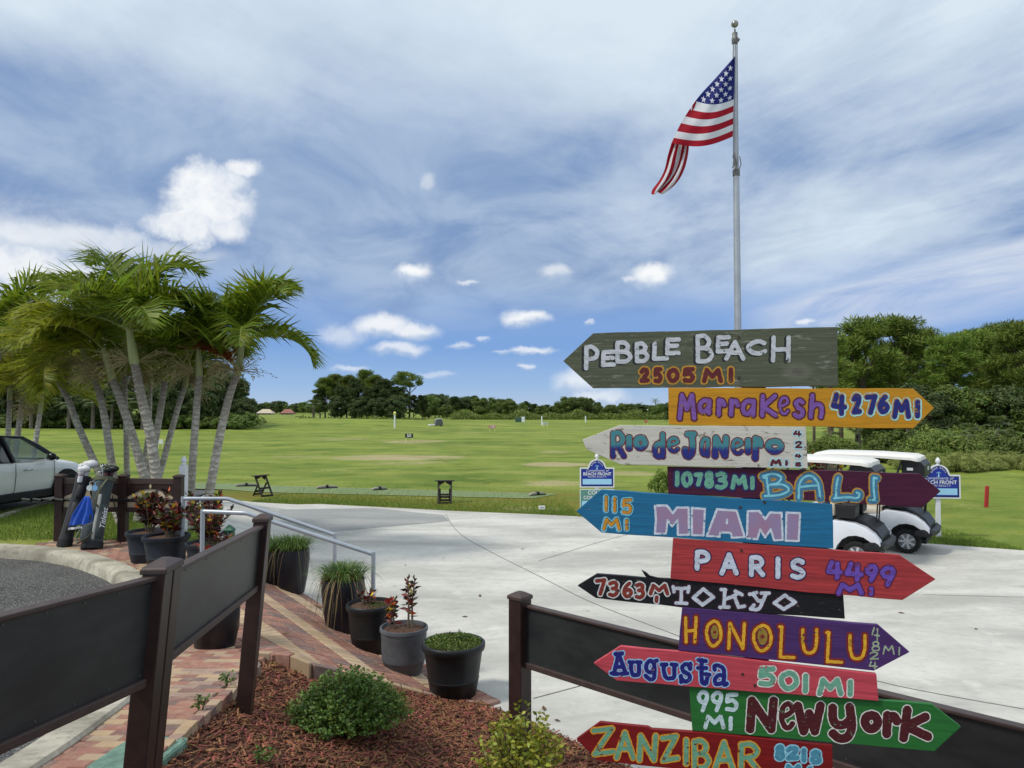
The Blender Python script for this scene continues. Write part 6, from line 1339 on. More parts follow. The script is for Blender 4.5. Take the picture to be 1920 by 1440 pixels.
# ------------------------------------------------------------------ driving range furniture
M_TURFM = mat('mat_green', rgb(116, 132, 88), .9, .12, 6, bump=.4, bscale=90); M_LINE = mat('faded_line', rgb(146, 156, 112), .9, .2, 5); M_CONCB = concrete_mat('block_concrete', rgb(140, 134, 124), rgb(176, 168, 156), 3, .5)
a0, a1, b1_, b0 = PH(365, 906), PH(1046, 927), PH(1000, 935), PH(330, 916)
mp_ = [(a0.x, a0.y), (a1.x, a1.y), (b1_.x, b1_.y), (b0.x, b0.y)]
o = sheet('tee_mat_strip', mp_, Hs, .012, .8, M_TURFM)
mb = MB()
for p_, q_ in ((a0, a1), (b0, b1_)):
    d_ = (q_-p_); n_ = Vector((-d_.y, d_.x, 0)).normalized()*.05
    k = 30
    for i in range(k): s0 = p_+d_*(i/k); s1 = p_+d_*((i+.97)/k); mb.add([Vector((v.x, v.y, Hs(v.x, v.y)+.017)) for v in (s0-n_, s1-n_, s1+n_, s0+n_)], [(0,1,2,3)])
struct(mb.build('tee_mat_lines', M_LINE))
def divider(label, pc, yaw, L=.72):
    c = PH(*pc); t = thing('tee_divider', label, 'divider', (c.x, c.y, c.z+.015), yaw, 'tee dividers on the mat strip')
    mb = MB(); mb.loft([[Vector((x, y*w_, q)) for y, q in ((-1, 0), (-.9, hh), (.9, hh), (1, 0))] for x, w_, hh in ((-L/2,.05,.03),(-L/2+.08,.07,.075),(0,.07,.095),(L/2-.08,.07,.075),(L/2,.05,.03))]); mb.build('block', M_CONCB, t, bevel=.012)
    mb = MB(); mb.box((0, -.08, .055), (.07, .03, .10)); mb.box((0, 0, .102), (.07, .17, .012)); mb.box((0, -.085, .015), (L*.9, .02, .03)); mb.build('bracket', M_RUB, t, bevel=.004); return t
divider('concrete tee divider left of the folding stand by the palms', (462, 912), R(20)); divider('concrete tee divider right of the folding stand by the palms, left of another', (613, 916), R(24)); divider('concrete tee divider between a folding stand and the divider left of it', (711, 919), R(35), .55); divider('concrete tee divider at the right end of the mat strip', (1007, 929), R(30), .6)
M_STAND = mat('dark_stained_wood', rgb(44, 36, 34), .65, .2, 16)
def stand(label, pc, yaw):
    c = PH(*pc); t = thing('folding_stand', label, 'stand', c, yaw, 'folding bag stands at the tee line'); W_, Hh = .36, .62
    for sgn in (-1, 1):
        mb = MB(); mb.beam((sgn*W_/2, -.27, 0), (sgn*W_/2, .13, Hh), .03, .05, up=(1, 0, 0)); mb.build('leg', M_STAND, t); mb = MB(); mb.beam((sgn*(W_/2-.04), .27, 0), (sgn*(W_/2-.04), -.0, .40), .025, .045, up=(1, 0, 0)); mb.build('leg', M_STAND, t)
    for y, q, w_ in ((-.26, .03, 0), (-.11, .25, 0), (.24, .05, .04), (.17, .15, .04)): mb = MB(); mb.beam((-W_/2+w_, y, q), (W_/2-w_, y, q), .03, .055); mb.build('crossbar', M_STAND, t)
    mb = MB(); mb.beam((-W_/2-.10, .12, Hh), (W_/2+.10, .12, Hh), .16, .022); arc = [Vector((-W_/2+.02+(W_-.04)*k, .1, Hh-.02-.13+.09*math.sin(PI*k))) for k in np.linspace(0, 1, 10)]; mb.prism([Vector((-W_/2+.02, .1, Hh-.02))]+arc+[Vector((W_/2-.02, .1, Hh-.02))], (0, .025, 0)); mb.build('top_board', M_STAND, t)
    mb = MB(); mb.ball((0, .085, Hh-.06), .035, 10, 8); mb.build('badge', mat('gold_badge_spot', rgb(226, 206, 120), .4), t, smooth=60); return t
stand('dark folding bag stand seen at an angle, near the palms', (492, 930), R(52)); stand('dark folding bag stand seen head on, in the middle of the tee line', (834, 943), R(4))
def yard_sign(label, pxc, base_py, wpx, hpx, body, m_board, m_text):
    c = PH(pxc, base_py); Yd = c.y; k = Yd/FPX; t = thing('distance_sign', label, 'sign', c, 0, 'distance signs on the range'); W_ = wpx*k; Hh = hpx*k
    mb = MB(); mb.box((0, 0, Hh*.74), (W_, .06, Hh*.52)); b_ = mb.build('board', m_board, t, bevel=.01)
    for sgn in (-1, 1): mb = MB(); mb.box((sgn*W_*.40, .0, Hh*.24), (W_*.09, .05, Hh*.48)); mb.build('leg', mat('pale_yellow_paint', rgb(224, 222, 150), .5), t)
    if body: txt('lettering', body, m_text, b_, Matrix.Translation((0, -.036, Hh*.74)) @ Matrix.Rotation(PI/2, 4, 'X'), Hh*.56, bold=.012*Hh)
M_SK = mat('sign_black', rgb(26, 28, 30), .5); M_SW = mat('sign_white', rgb(224, 224, 220), .5); M_SR = mat('sign_red', rgb(186, 110, 96), .5); M_SG2 = mat('sign_teal', rgb(70, 128, 110), .5)
yard_sign('black distance sign reading 50 in white, out on the range', 767, 828, 15, 15, '50', M_SK, M_PRINTW)
yard_sign('small reddish distance sign far out on the range', 923, 809, 12, 12, '100', M_SR, M_PRINTW)
yard_sign('small green and white distance sign far out on the range', 1022, 801, 10, 9, '150', M_SW, M_SG2)
yard_sign('black sign with white face seen between the palm trunks', 301, 841, 9, 17, '', M_SW, M_SK)
yard_sign('orange red sign above the white board\'s edge', 1211, 797, 7, 9, '', M_SR, M_SK)
def range_pole(label, pxc, base_py, hpx, wpx, topc=None):
    c = PH(pxc, base_py); k = c.y/FPX; t = thing('range_pole', label, 'pole', c, 0, 'white target poles on the range'); mb = MB(); mb.tube([(0, 0, 0), (0, 0, hpx*k)], wpx*k/2, 10); mb.build('shaft', M_VINYL, t, smooth=40)
    if topc is not None: mb = MB(); mb.lathe([(wpx*k*.4, 0), (wpx*k*.8, .1), (wpx*k*.85, 5*k), (wpx*k*.3, 7*k)], 10, (0, 0, hpx*k*.97)); mb.build('yellow_top', topc, t, smooth=40)
M_YEL = mat('pale_yellow_cap', rgb(230, 226, 130), .5)
range_pole('white range pole with yellow top before the pine clump', 740, 803, 25, 3.2, M_YEL); range_pole('white range pole beside the small green sign', 1016, 797, 17, 2.6); range_pole('white range pole left of the grey-green board\'s lower tip', 1098, 792, 12, 2.4); range_pole('short yellow topped stake on the right far hedge line', 881, 783, 6, 2.0, M_YEL)
c = PH(822, 799); k = c.y/FPX; t = thing('ball_collector', 'grey caged ball collecting cart far out on the range', 'cart', c, R(20)); s_ = 15*k
mb = MB(); mb.loft([[Vector((x*s_, y*s_, q*s_)) for x, q in ((-.45,.12),(-.45,.55),(-.3,.85),(.3,.88),(.48,.5),(.5,.12))] for y in (-.4, .4)]); mb.build('cab', mat('grey_mesh_cage', rgb(96, 100, 102), .5, .3, 20), t, bevel=.03)
mb = MB(); mb.loft([[Vector((x*s_, y*s_, q*s_)) for x, q in ((-.32,.86),(.3,.89),(.5,.5),(.53,.53),(.32,.94),(-.33,.91))] for y in (-.43, .43)]); mb.build('roof', M_VINYL, t)
for x in (-.3, .35):
    for y in (-.38, .38): wheel(t, (x*s_, y*s_, .14*s_), .14*s_, .1*s_, 0, 5)
mb = MB(); mb.box((-.85*s_, 0, .16*s_), (.75*s_, .7*s_, .16*s_)); mb.tube([(-1.1*s_, -.4*s_, .12*s_), (-1.1*s_, .4*s_, .12*s_)], .1*s_, 12); mb.build('gang_roller', M_VINYL, t, bevel=.02)
c = PH(975, 792); k = c.y/FPX; t = thing('target_frame', 'green and white target structure by the far hedge', 'target', c, 0); s_ = 20*k
mb = MB(); mb.box((-.1*s_, 0, .25*s_), (.7*s_, .25*s_, .45*s_)); mb.build('green_box', mat('dull_green', rgb(62, 92, 82), .6), t, bevel=.05)
mb = MB(); mb.box((.3*s_, -.14*s_, .25*s_), (.30*s_, .06*s_, .45*s_)); mb.box((.3*s_, 0, .5*s_), (.36*s_, .1*s_, .05*s_)); mb.build('white_board', M_VINYL, t, bevel=.03)
c = PH(1016, 957); t = thing('ground_plaque', 'small white plaque standing in the turf at the edge of the concrete', 'plaque', c, R(5)); mb = MB(); mb.box((0, 0, .07), (.17, .02, .11), Matrix.Rotation(-.3, 3, 'X')); mb.build('face', M_SW, t, bevel=.004); mb = MB(); mb.tube([(0, .01, -.05), (0, .01, .06)], .01, 6); mb.box((0, -.012, .085), (.12, .004, .012), Matrix.Rotation(-.3, 3, 'X')); mb.build('spike', mat('blue_print', rgb(96, 120, 170), .5), t)
c = PH(1849, 951); t = thing('red_stake', 'red hazard stake standing in the turf right of the blue sign', 'stake', c, 0, rot=(0, R(4), 0)); mb = MB(); mb.box((0, 0, .27), (.10, .06, .62), taper=.9); mb.build('stake_body', mat('red_stake_paint', rgb(176, 54, 46), .5, .12, 10), t, bevel=.008); mb = MB(); mb.box((0, 0, .575), (.092, .056, .016)); mb.build('stake_cap', mat('faded_red', rgb(206, 112, 92), .6), t)

# ------------------------------------------------------------------ houses beyond the range
def house(label, pxc, Yd, wpx, roof_px, eave_px, m_roof, m_wall, cage=True, hip=.28):
    x = at(pxc, Yd); b = Vector((x, Yd, Hs(x, Yd))); k = Yd/FPX; t = thing('house', label, 'house', b); W_ = wpx*k; ze = P(pxc, eave_px, Y=Yd).z-b.z; zr_ = P(pxc, roof_px, Y=Yd).z-b.z; Dp = W_*.6
    mb = MB(); mb.box((0, 0, ze/2), (W_*.9, Dp*.9, ze)); mb.build('wall', m_wall, t)
    mb = MB(); mb.add([(-W_/2,-Dp/2,ze),(W_/2,-Dp/2,ze),(W_/2,Dp/2,ze),(-W_/2,Dp/2,ze),(-W_*(.5-hip),0,zr_),(W_*(.5-hip),0,zr_),(-W_/2,-Dp/2,ze-.25),(W_/2,-Dp/2,ze-.25),(W_/2,Dp/2,ze-.25),(-W_/2,Dp/2,ze-.25)], [(0,1,5,4),(1,2,5),(2,3,4,5),(3,0,4),(0,6,7,1),(1,7,8,2),(2,8,9,3),(3,9,6,0),(6,9,8,7)]); mb.build('roof', m_roof, t)
    for i in range(3): mb = MB(); mb.box(((-.3+.3*i)*W_, -Dp*.452, ze*.5), (W_*.14, .12, ze*.5)); mb.build('window', M_GLASSD, t)
    if cage:
        mb = MB()
        for i in range(7): q = -.45*W_+i*.15*W_; mb.box((q, -Dp*.8, ze*.42), (.16, .16, ze*.84)); mb.beam((q, -Dp*.8, ze*.84), (q, -Dp*.47, ze*.84), .12, .12)
        mb.beam((-.45*W_, -Dp*.8, ze*.84), (.45*W_, -Dp*.8, ze*.84), .16, .16); mb.beam((-.45*W_, -Dp*.8, ze*.45), (.45*W_, -Dp*.8, ze*.45), .1, .1); mb.build('screen_cage', mat('dark_cage', rgb(70, 72, 70), .6), t)
M_RC = mat('cream_tiles', rgb(196, 182, 158), .8, .1, 2); M_RR = mat('terracotta_tiles', rgb(152, 104, 90), .8, .12, 2); M_RB = mat('brown_shingles', rgb(96, 70, 60), .85, .12, 2); M_RW = mat('pale_tiles', rgb(214, 204, 192), .8, .06, 2); M_WL = mat('cream_stucco', rgb(214, 204, 184), .9, .06, 2)
house('cream roofed house with a screened porch beyond the range', 499, 300, 31, 767, 774.5, M_RC, M_WL)
house('terracotta roofed house beside the cream roofed one', 540, 300, 25, 767, 774.5, M_RR, M_WL)
house('low brown roofed house by the far tree line', 1024, 250, 24, 771, 777, M_RB, M_WL, False, .06)
house('pale roofed house between two tall thin palms', 1214, 290, 58, 766, 774, M_RW, M_WL)

# ------------------------------------------------------------------ a few dead leaves blown onto the paving
M_DLEAF = mat('dead_leaf', rgb(92, 70, 48), .8, .3, 60)
for i, (px_, py_) in enumerate(((872,1157),(1016,1240),(900,1118),(760,1060),(1180,1215),(1020,1330),(1045,1352),(1830,1180),(1690,1150),(980,1030),(537,1197),(1490,1240))):
    c = PH(px_, py_); c.z += .006 if py_ != 1197 else .045; mb = MB(); L = random.uniform(.03, .05); pts = [(0, -L, 0), (.4*L, -.3*L, .15*L), (.3*L, .5*L, .1*L), (0, L, .25*L), (-.3*L, .5*L, .12*L), (-.4*L, -.3*L, .2*L)]
    mb.add(pts, [(0, 1, 2, 3), (0, 3, 4, 5)]); o = mb.build('fallen_leaf', M_DLEAF, None, fixn=False); o.location = c; o.rotation_euler = (0, 0, random.uniform(0, 6.28)); o.modifiers.new('thick', 'SOLIDIFY').thickness = .002
    tag(o, 'small dry brown leaf lying on the paving', 'leaf', 'dead leaves on the paving')
# ------------------------------------------------------------------ palms
M_PTRUNK = bpy.data.materials.new('palm_trunk'); M_PTRUNK.use_nodes = True
t = NT(M_PTRUNK.node_tree); co = t.n('ShaderNodeTexCoord').outputs['Object']
wv = t.n('ShaderNodeTexWave', wave_type='BANDS', bands_direction='Z', ins={'Vector': co, 'Scale': 3.4, 'Distortion': 5.5, 'Detail': 3, 'Detail Scale': 2.0}).outputs[1]
n1_ = t.noise(co, 9, 7, .68); n2_ = t.noise(co, 34, 5, .7)
zz_ = t.n('ShaderNodeSeparateXYZ', ins={0: co}).outputs[2]
c_ = t.mix(t.ss(n1_, .35, .65), rgb(150, 142, 130), rgb(204, 198, 184)); c_ = t.mix(t.m('MULTIPLY', t.m('MULTIPLY', t.ss(wv, .7, .97), .6), t.ss(n1_, .35, .6)), c_, rgb(92, 82, 72)); c_ = t.mix(t.m('MULTIPLY', t.ss(n2_, .56, .72), .7), c_, rgb(80, 74, 66))
c_ = t.mix(t.ss(t.m('ADD', zz_, t.m('MULTIPLY', n1_, .8)), 2.1, 3.3, 0, .62), c_, rgb(86, 72, 60))
b_ = t.n('ShaderNodeBsdfPrincipled', ins={'Base Color': c_, 'Roughness': .85}); bp_ = t.n('ShaderNodeBump', ins={'Strength': .5, 'Distance': .02, 'Height': t.m('ADD', wv, n1_)}); t.nt.links.new(bp_.outputs[0], b_.inputs['Normal']); t.nt.links.new(b_.outputs[0], t.n('ShaderNodeOutputMaterial').inputs[0])
M_SHAFTG = mat('crownshaft_green', rgb(146, 150, 96), .45, .14, 5, stretch=(4, 4, .5))
def palm_leaf(name, c): return mat(name, c, .5, island=.4, trans=.45, spec=.3)
M_PL1 = palm_leaf('palm_frond_green', rgb(116, 134, 36)); M_PL2 = palm_leaf('palm_frond_yellow', rgb(144, 150, 42)); M_PL3 = palm_leaf('palm_frond_olive', rgb(128, 138, 42)); M_PDEAD = palm_leaf('dead_frond', rgb(128, 66, 34)); M_RACH = mat('frond_rachis', rgb(124, 136, 60), .5)
M_FLOWER = mat('flower_stalks', rgb(150, 138, 96), .8, island=.3)
def frond(F_, base, az, el, L, droop, wid, nl=92, twist=0.0, curl=1.0):
    """F_ = (verts, faces, rachis MB); rachis curves from elevation el down; leaflets V-shaped and hanging at their tips"""
    V, Fc, mb = F_; p = Vector(base); pts = [p.copy()]; S_ = 14; e = el; dirs = []
    for i in range(S_):
        u = i/S_; a = az+twist*u; d = Vector((math.cos(a)*math.cos(e), math.sin(a)*math.cos(e), math.sin(e))); dirs.append(d); p = p+d*(L/S_); pts.append(p.copy()); e -= droop/S_*(.35+1.5*u)*curl
    dirs.append(dirs[-1]); mb.tube(pts, [.022*(1-.88*i/S_) for i in range(S_+1)], 5, caps=False)
    for k in range(nl):
        u = .10+.90*k/nl; f = u*S_; i = min(int(f), S_-1); q = pts[i].lerp(pts[i+1], f-i); d = dirs[i].lerp(dirs[min(i+1, S_)], f-i).normalized(); sd_ = d.cross(Vector((0, 0, 1)))
        if sd_.length < .05: sd_ = Vector((-math.sin(az), math.cos(az), 0))
        sd_.normalize(); up = sd_.cross(d); ll = wid*(math.sin(PI*min(1, .18+u*.86))**.7)*random.uniform(.85, 1.12)
        if ll < .05: continue
        for sg in (-1, 1):
            fw = .55+.55*u; dd = (sd_*sg*1.0+d*fw+up*random.uniform(.15, 1.0)).normalized(); b0 = q; mid = q+dd*ll*.5; tip = mid+(dd*.75+Vector((0, 0, -1))*random.uniform(.15, .75)).normalized()*ll*.6
            w_ = d*(.021+.010*random.random()); o = len(V); V += [b0-w_*.6, b0+w_*.6, mid+w_, mid-w_, tip]; Fc += [(o, o+1, o+2, o+3), (o+3, o+2, o+4)]
def palm(label, trunk_px, shaft_px, Yb, r0=.10, fr_n=10, L=1.75, m_leaf=None, seed=0, lean_y=0.0, dead=False, flowers=True, azs=None, group='feathery palms of the clump', dense=1.0, wid=.62, scale=1.0):
    random.seed(seed); m_leaf = m_leaf or M_PL1; r0 *= .66
    pts = []; n = len(trunk_px)
    for i, (x, y) in enumerate(trunk_px): pts.append(P(x, y, Y=Yb+lean_y*i/(n-1)))
    g = pts[0].copy(); hb = Hs(g.x, g.y)
    d0 = (pts[1]-pts[0]); 
    if g.z > hb: g = pts[0]-d0*((pts[0].z-hb)/max(d0.z, .1)); g.z = hb; pts = [g]+pts
    base = pts[0].copy(); base.z = Hs(base.x, base.y)
    t = thing('palm_tree', label, 'palm tree', base, 0, group)
    pp = [Vector(p)-base for p in cr([tuple(p) for p in pts], 8)]; N = len(pp); pp[0].z -= .1
    mb = MB(); mb.tube(pp, [r0*(1.25-.25*min(1, i/(N*.12)))*(1-.26*i/N) for i in range(N)], 14); mb.build('trunk', M_PTRUNK, t, smooth=60)
    s1 = P(*shaft_px, Y=Yb+lean_y)-base; s0 = pp[-1]; ax = (s1-s0).normalized()
    mb = MB(); mb.tube([s0-ax*.03, s0+ax*.06, s0.lerp(s1, .5), s1], [r0*.80, r0*.86, r0*.72, r0*.5], 14); mb.build('crownshaft', M_SHAFTG, t, smooth=60)
    V = []; Fc = []; rm = MB(); a0_ = random.uniform(0, 6)
    for k in range(fr_n):
        az = azs[k] if azs and k < len(azs) else a0_+k*2.4+random.uniform(-.3, .3); q = min(1.0, k/fr_n) if k < fr_n else random.uniform(.25, .95); el = R(84-q*82+random.uniform(-8, 8)); frond((V, Fc, rm), s1-ax*.12*q, az, el, L*random.uniform(.85, 1.1), R(random.uniform(105, 150))*(1-.25*q), wid*random.uniform(1.1, 1.35), int(72*dense), random.uniform(-.35, .35))
    me = bpy.data.meshes.new('crown'); me.from_pydata([tuple(v) for v in V], [], Fc); me.materials.append(m_leaf)
    o = bpy.data.objects.new('crown', me); COL.objects.link(o); o.parent = t
    ro = rm.build('rachises', M_RACH, o, smooth=60)
    if flowers:
        fm = MB(); c0_ = s0+ax*.02
        for k in range(3):
            a = random.uniform(0, 2*PI); d = Vector((math.cos(a), math.sin(a), .25)).normalized(); 
            for j in range(26):
                b_ = c0_+d*.12; dd = (d+Vector((random.gauss(0, .55), random.gauss(0, .55), random.gauss(0, .45)))).normalized(); e_ = b_+dd*random.uniform(.2, .5); e2 = e_+(dd+Vector((random.gauss(0,.5),random.gauss(0,.5),-.6))).normalized()*.15; fm.tube([b_, e_, e2], [.006, .004, .003], 3, caps=False)
                for w_ in range(5): q_ = e_.lerp(e2, random.random()); fm.ball(tuple(q_+Vector((random.gauss(0,.02),random.gauss(0,.02),random.gauss(0,.02)))), .010, 4, 3)
        fm.build('flower_stalks', M_FLOWER, t)
    if dead:
        V = []; Fc = []; rm = MB(); frond((V, Fc, rm), s0+ax*.1, PI*.93, R(38), 1.5, R(95), .5, 50); me = bpy.data.meshes.new('dead_frond'); me.from_pydata([tuple(v) for v in V], [], Fc); me.materials.append(M_PDEAD); o = bpy.data.objects.new('dead_frond', me); COL.objects.link(o); o.parent = t; rm.build('rachis', M_PDEAD, o)
    return t
palm('rightmost palm of the clump, leaning right with a reddish dead frond', [(397,900),(413,813),(430,743),(445,700)], (456,630), 13.4, .125, 9, 1.72, M_PL1, 3, .1, True, azs=[1.0,0.2,2.6,-.5,3.6,1.8,-1.2,.1,2.9,4.4,-.2], wid=.66)
palm('upright palm second from the right of the clump', [(359,900),(367,787),(373,703)], (372,645), 13.6, .115, 6, 1.05, M_PL1, 5, .0)
palm('tallest palm of the clump with a pale green crownshaft', [(293,893),(283,820),(267,753),(252,680)], (241,612), 13.0, .145, 10, 1.95, M_PL1, 11, -.1, azs=[2.6,.6,1.7,3.3,0.1,4.7,3.0,5.3,.35,2.2,4.2,3.6], wid=.68)
palm('palm leaning left, directly beside the tallest one', [(270,893),(247,813),(227,753),(210,710)], (194,652), 13.6, .13, 7, 1.6, M_PL2, 17, .1, azs=[3.0,2.2,3.6,4.2,2.7,1.2,3.3,5.0,2.9,.2])
palm('slender palm leaning left, third from the left in the clump', [(212,887),(200,807),(187,740),(167,690)], (151,642), 14.3, .115, 6, 1.55, M_PL2, 23, .2, azs=[3.1,2.4,3.7,1.6,4.4,.6,3.2,5.2,2.8])
palm('leftmost palm of the clump, leaning far to the left', [(177,867),(147,800),(127,747),(108,712)], (99,684), 14.8, .11, 7, 1.5, M_PL2, 29, .2, azs=[2.9,3.4,2.0,4.0,.5,1.4,5.0,3.2,3.8])
palm('thin straight palm behind the clump', [(238,890),(236,787),(233,703)], (234,660), 15.6, .095, 5, .8, M_PL3, 31)
palm('palm with a black ring on its trunk, right of the tallest one', [(277,890),(290,830),(303,757),(310,712)], (314,678), 14.6, .115, 5, .85, M_PL3, 37, .1)
palm('palm leaning right from the middle of the clump', [(302,880),(320,813),(337,753),(347,723)], (357,664), 15.0, .10, 5, .85, M_PL1, 41, .2)
palm('thin palm with its crownshaft showing between the trunks', [(268,880),(279,800),(282,720)], (282,688), 16.4, .085, 5, .75, M_PL3, 43)
palm('short palm far left beside the car, leaning right', [(67,827),(75,773)], (80,735), 19.5, .11, 9, 1.7, M_PL2, 47, .1, group='palms behind the car', azs=[2.8,.2,3.6,1.4,4.4,3.1,5.3,2.2,.9])
palm('grey trunked palm second from the left edge', [(33,817),(40,765),(46,722)], (51,690), 20.5, .12, 9, 1.9, M_PL3, 53, .1, group='palms behind the car')
palm('leftmost palm at the edge of the picture', [(15,817),(17,783),(18,748)], (19,715), 21.5, .12, 10, 2.1, M_PL1, 59, .0, group='palms behind the car')
palm('tall palm whose crown rises at the left edge', [(-60,830),(-25,740),(0,660)], (12,615), 18.0, .12, 10, 2.0, M_PL1, 61, .0, group='palms behind the car', azs=[.3,1.0,2.4,-.4,3.4,.1,4.5,5.4,-.2,1.8])
random.seed(99)

# ------------------------------------------------------------------ trees
M_BARK = mat('pine_bark', rgb(92, 78, 68), .9, .35, 4, stretch=(1, 1, .4)); M_BARKG = mat('grey_bark', rgb(110, 102, 94), .9, .3, 4)
M_PINE = mat('pine_needles', rgb(110, 128, 48), .6, island=.45, trans=.25, objvar=.28); M_OAK = mat('oak_leaves', rgb(96, 114, 48), .6, island=.4, trans=.25, objvar=.28); M_DARKT = mat('dark_tree_leaves', rgb(76, 92, 46), .6, island=.4, trans=.2, objvar=.12)
M_BUSHL = mat('brush_leaves', rgb(114, 132, 56), .6, island=.38, trans=.25, objvar=.2); M_SABAL = mat('sabal_leaves', rgb(92, 108, 56), .5, island=.35, trans=.2, objvar=.1); M_TALLG = mat('tall_grass', rgb(146, 154, 84), .7, island=.35, trans=.25, objvar=.1)
def cards(C, size, asp, up=.3, Nr=None, spike=False):
    n = len(C)
    if spike:                                                    # needles: long axis points out of the tuft
        a = Nr+rng.normal(0, .5, (n, 3)); a /= np.linalg.norm(a, axis=1)[:, None]; b = np.cross(a, rng.normal(0, 1, (n, 3))); b /= np.linalg.norm(b, axis=1)[:, None]; s_ = (size*rng.uniform(.6, 1.4, n))[:, None]
        return np.stack([C-a*s_*.6, C+b*s_*asp, C+a*s_, C-b*s_*asp], 1).reshape(-1, 3), np.arange(4*n).reshape(-1, 4)
    Nr = rng.normal(0, 1, (n, 3)) if Nr is None else Nr+rng.normal(0, .45, (n, 3))
    a = np.cross(Nr, rng.normal(0, 1, (n, 3))); a /= np.linalg.norm(a, axis=1)[:, None]; b = np.cross(Nr, a); b /= np.linalg.norm(b, axis=1)[:, None]; s_ = (size*rng.uniform(.6, 1.4, n))[:, None]
    V = np.stack([C-a*s_, C+b*s_*asp, C+a*s_, C-b*s_*asp], 1).reshape(-1, 3); return V, np.arange(4*n).reshape(-1, 4)
def tree_proto(name, h, kind, m, m_b, seed, ncl, per, leaf, asp=.35, r0=None, lo=.3, wid=.3):
    """a tapered trunk with limbs; each limb ends in a clump of leaves; origin at the base"""
    random.seed(seed); t = thing(name, '', '', (0, 0, 0)); r0 = r0 or h*.018; mb = MB(); tr = [Vector((random.gauss(0, .02)*h*i/5, random.gauss(0, .02)*h*i/5, h*.93*i/5-.2*(i == 0))) for i in range(6)]
    mb.tube(tr, [r0*(1.15-.95*i/5) for i in range(6)], 8); C = []; NR = []
    for k in range(ncl):
        u = (k+.5)/ncl
        if kind == 'pine': zc_ = h*(lo+(1-lo)*u**.8); rad = h*wid*(1.0-.55*((zc_/h-lo)/(1-lo))**2)*math.sqrt(random.uniform(.05, 1)); cr_ = h*random.uniform(.055, .095); sq = .62
        elif kind == 'umbrella': zc_ = h*random.uniform(.72, .97); rad = h*wid*math.sqrt(random.random())*(1.3-.5*abs(zc_/h-.85)*6); cr_ = h*random.uniform(.07, .1); sq = .6
        else: zc_ = h*(lo+(.93-lo)*u); q = (zc_/h-lo)/(1-lo); rad = h*wid*math.sqrt(max(.02, 1-(2*q*.9-.75)**2))*math.sqrt(random.uniform(.1, 1)); cr_ = h*random.uniform(.09, .15); sq = .8
        a = random.uniform(0, 2*PI); c = Vector((rad*math.cos(a), rad*math.sin(a), zc_)); i = min(4, max(1, int((zc_-rad*.5)/h*5))); 
        if k % 2 == 0: mb.tube([tr[i], tr[i].lerp(c, .6)+Vector((0, 0, -.02*h)), c], [r0*.35, r0*.22, r0*.08], 5, caps=False)
        n = int(per*random.uniform(.7, 1.3)); p = rng.normal(0, 1, (n, 3)); p /= np.linalg.norm(p, axis=1)[:, None]; p *= (rng.random(n)**.45)[:, None]; p[:, 2] *= sq; C.append(np.array(c)+p*cr_); NR.append(p+np.array([0, 0, .35]))
    mb.build('trunk', m_b, t, smooth=60); V, F = cards(np.concatenate(C), leaf, asp, .3, np.concatenate(NR), kind != 'oak'); np_obj('crown', V, F, m, t); return t
def sabal_proto(name, h, seed):
    random.seed(seed); t = thing(name, '', '', (0, 0, 0)); mb = MB(); mb.tube([(0, 0, -.2), (.05, 0, h*.4), (0, .04, h*.75)], [.2, .17, .17], 10); mb.build('trunk', M_BARKG, t, smooth=60); V = []; Fc = []
    for k in range(34):
        a = k*2.4; el = R(random.uniform(-55, 80)); d = Vector((math.cos(a)*math.cos(el), math.sin(a)*math.cos(el), math.sin(el))); c0_ = Vector((0, 0, h*.76)); c1 = c0_+d*random.uniform(.7, 1.0); sd_ = d.cross(Vector((0, 0, 1))).normalized(); up = sd_.cross(d)
        for j in range(15):
            b = -1.25+2.5*j/14; dd = (d*math.cos(b)+sd_*math.sin(b)+up*.15).normalized(); L = .85*random.uniform(.8, 1.1); mid = c1+dd*L*.6; tip = mid+(dd+Vector((0, 0, -.9))).normalized()*L*.45; w_ = dd.cross(up).normalized()*.035; o = len(V); V += [c1-w_*.3, c1+w_*.3, mid+w_, mid-w_, tip]; Fc += [(o, o+1, o+2, o+3), (o+3, o+2, o+4)]
    me = bpy.data.meshes.new('crown'); me.from_pydata([tuple(v) for v in V], [], Fc); me.materials.append(M_SABAL); o = bpy.data.objects.new('crown', me); COL.objects.link(o); o.parent = t; return t
def bush_proto(name, h, m, seed, ncl, per, leaf, asp=.35, rx=.7, stems=True):
    random.seed(seed); t = thing(name, '', '', (0, 0, 0)); C = []; NR = []; mb = MB()
    for k in range(ncl):
        a = random.uniform(0, 2*PI); q = math.sqrt(random.random()); c = Vector((h*rx*q*math.cos(a), h*rx*q*math.sin(a), h*(.12+.72*(1-q*q*.7)*random.uniform(.3, 1)))); n = int(per*random.uniform(.7, 1.3)); p = rng.normal(0, 1, (n, 3)); p /= np.linalg.norm(p, axis=1)[:, None]; p *= (rng.random(n)**.45)[:, None]; C.append(np.array(c)+p*h*random.uniform(.14, .24)); NR.append(p+np.array([0, 0, .4]))
        if k % 2 == 0: mb.tube([(c.x*.15, c.y*.15, -.1), tuple(c)], [h*.015, h*.006], 5, caps=False)
    mb.build('stems', M_BARKG, t); C = np.concatenate(C); C[:, 2] = np.maximum(C[:, 2], .02); V, F = cards(C, leaf, asp, .6, np.concatenate(NR)); np_obj('foliage', V, F, m, t); return t
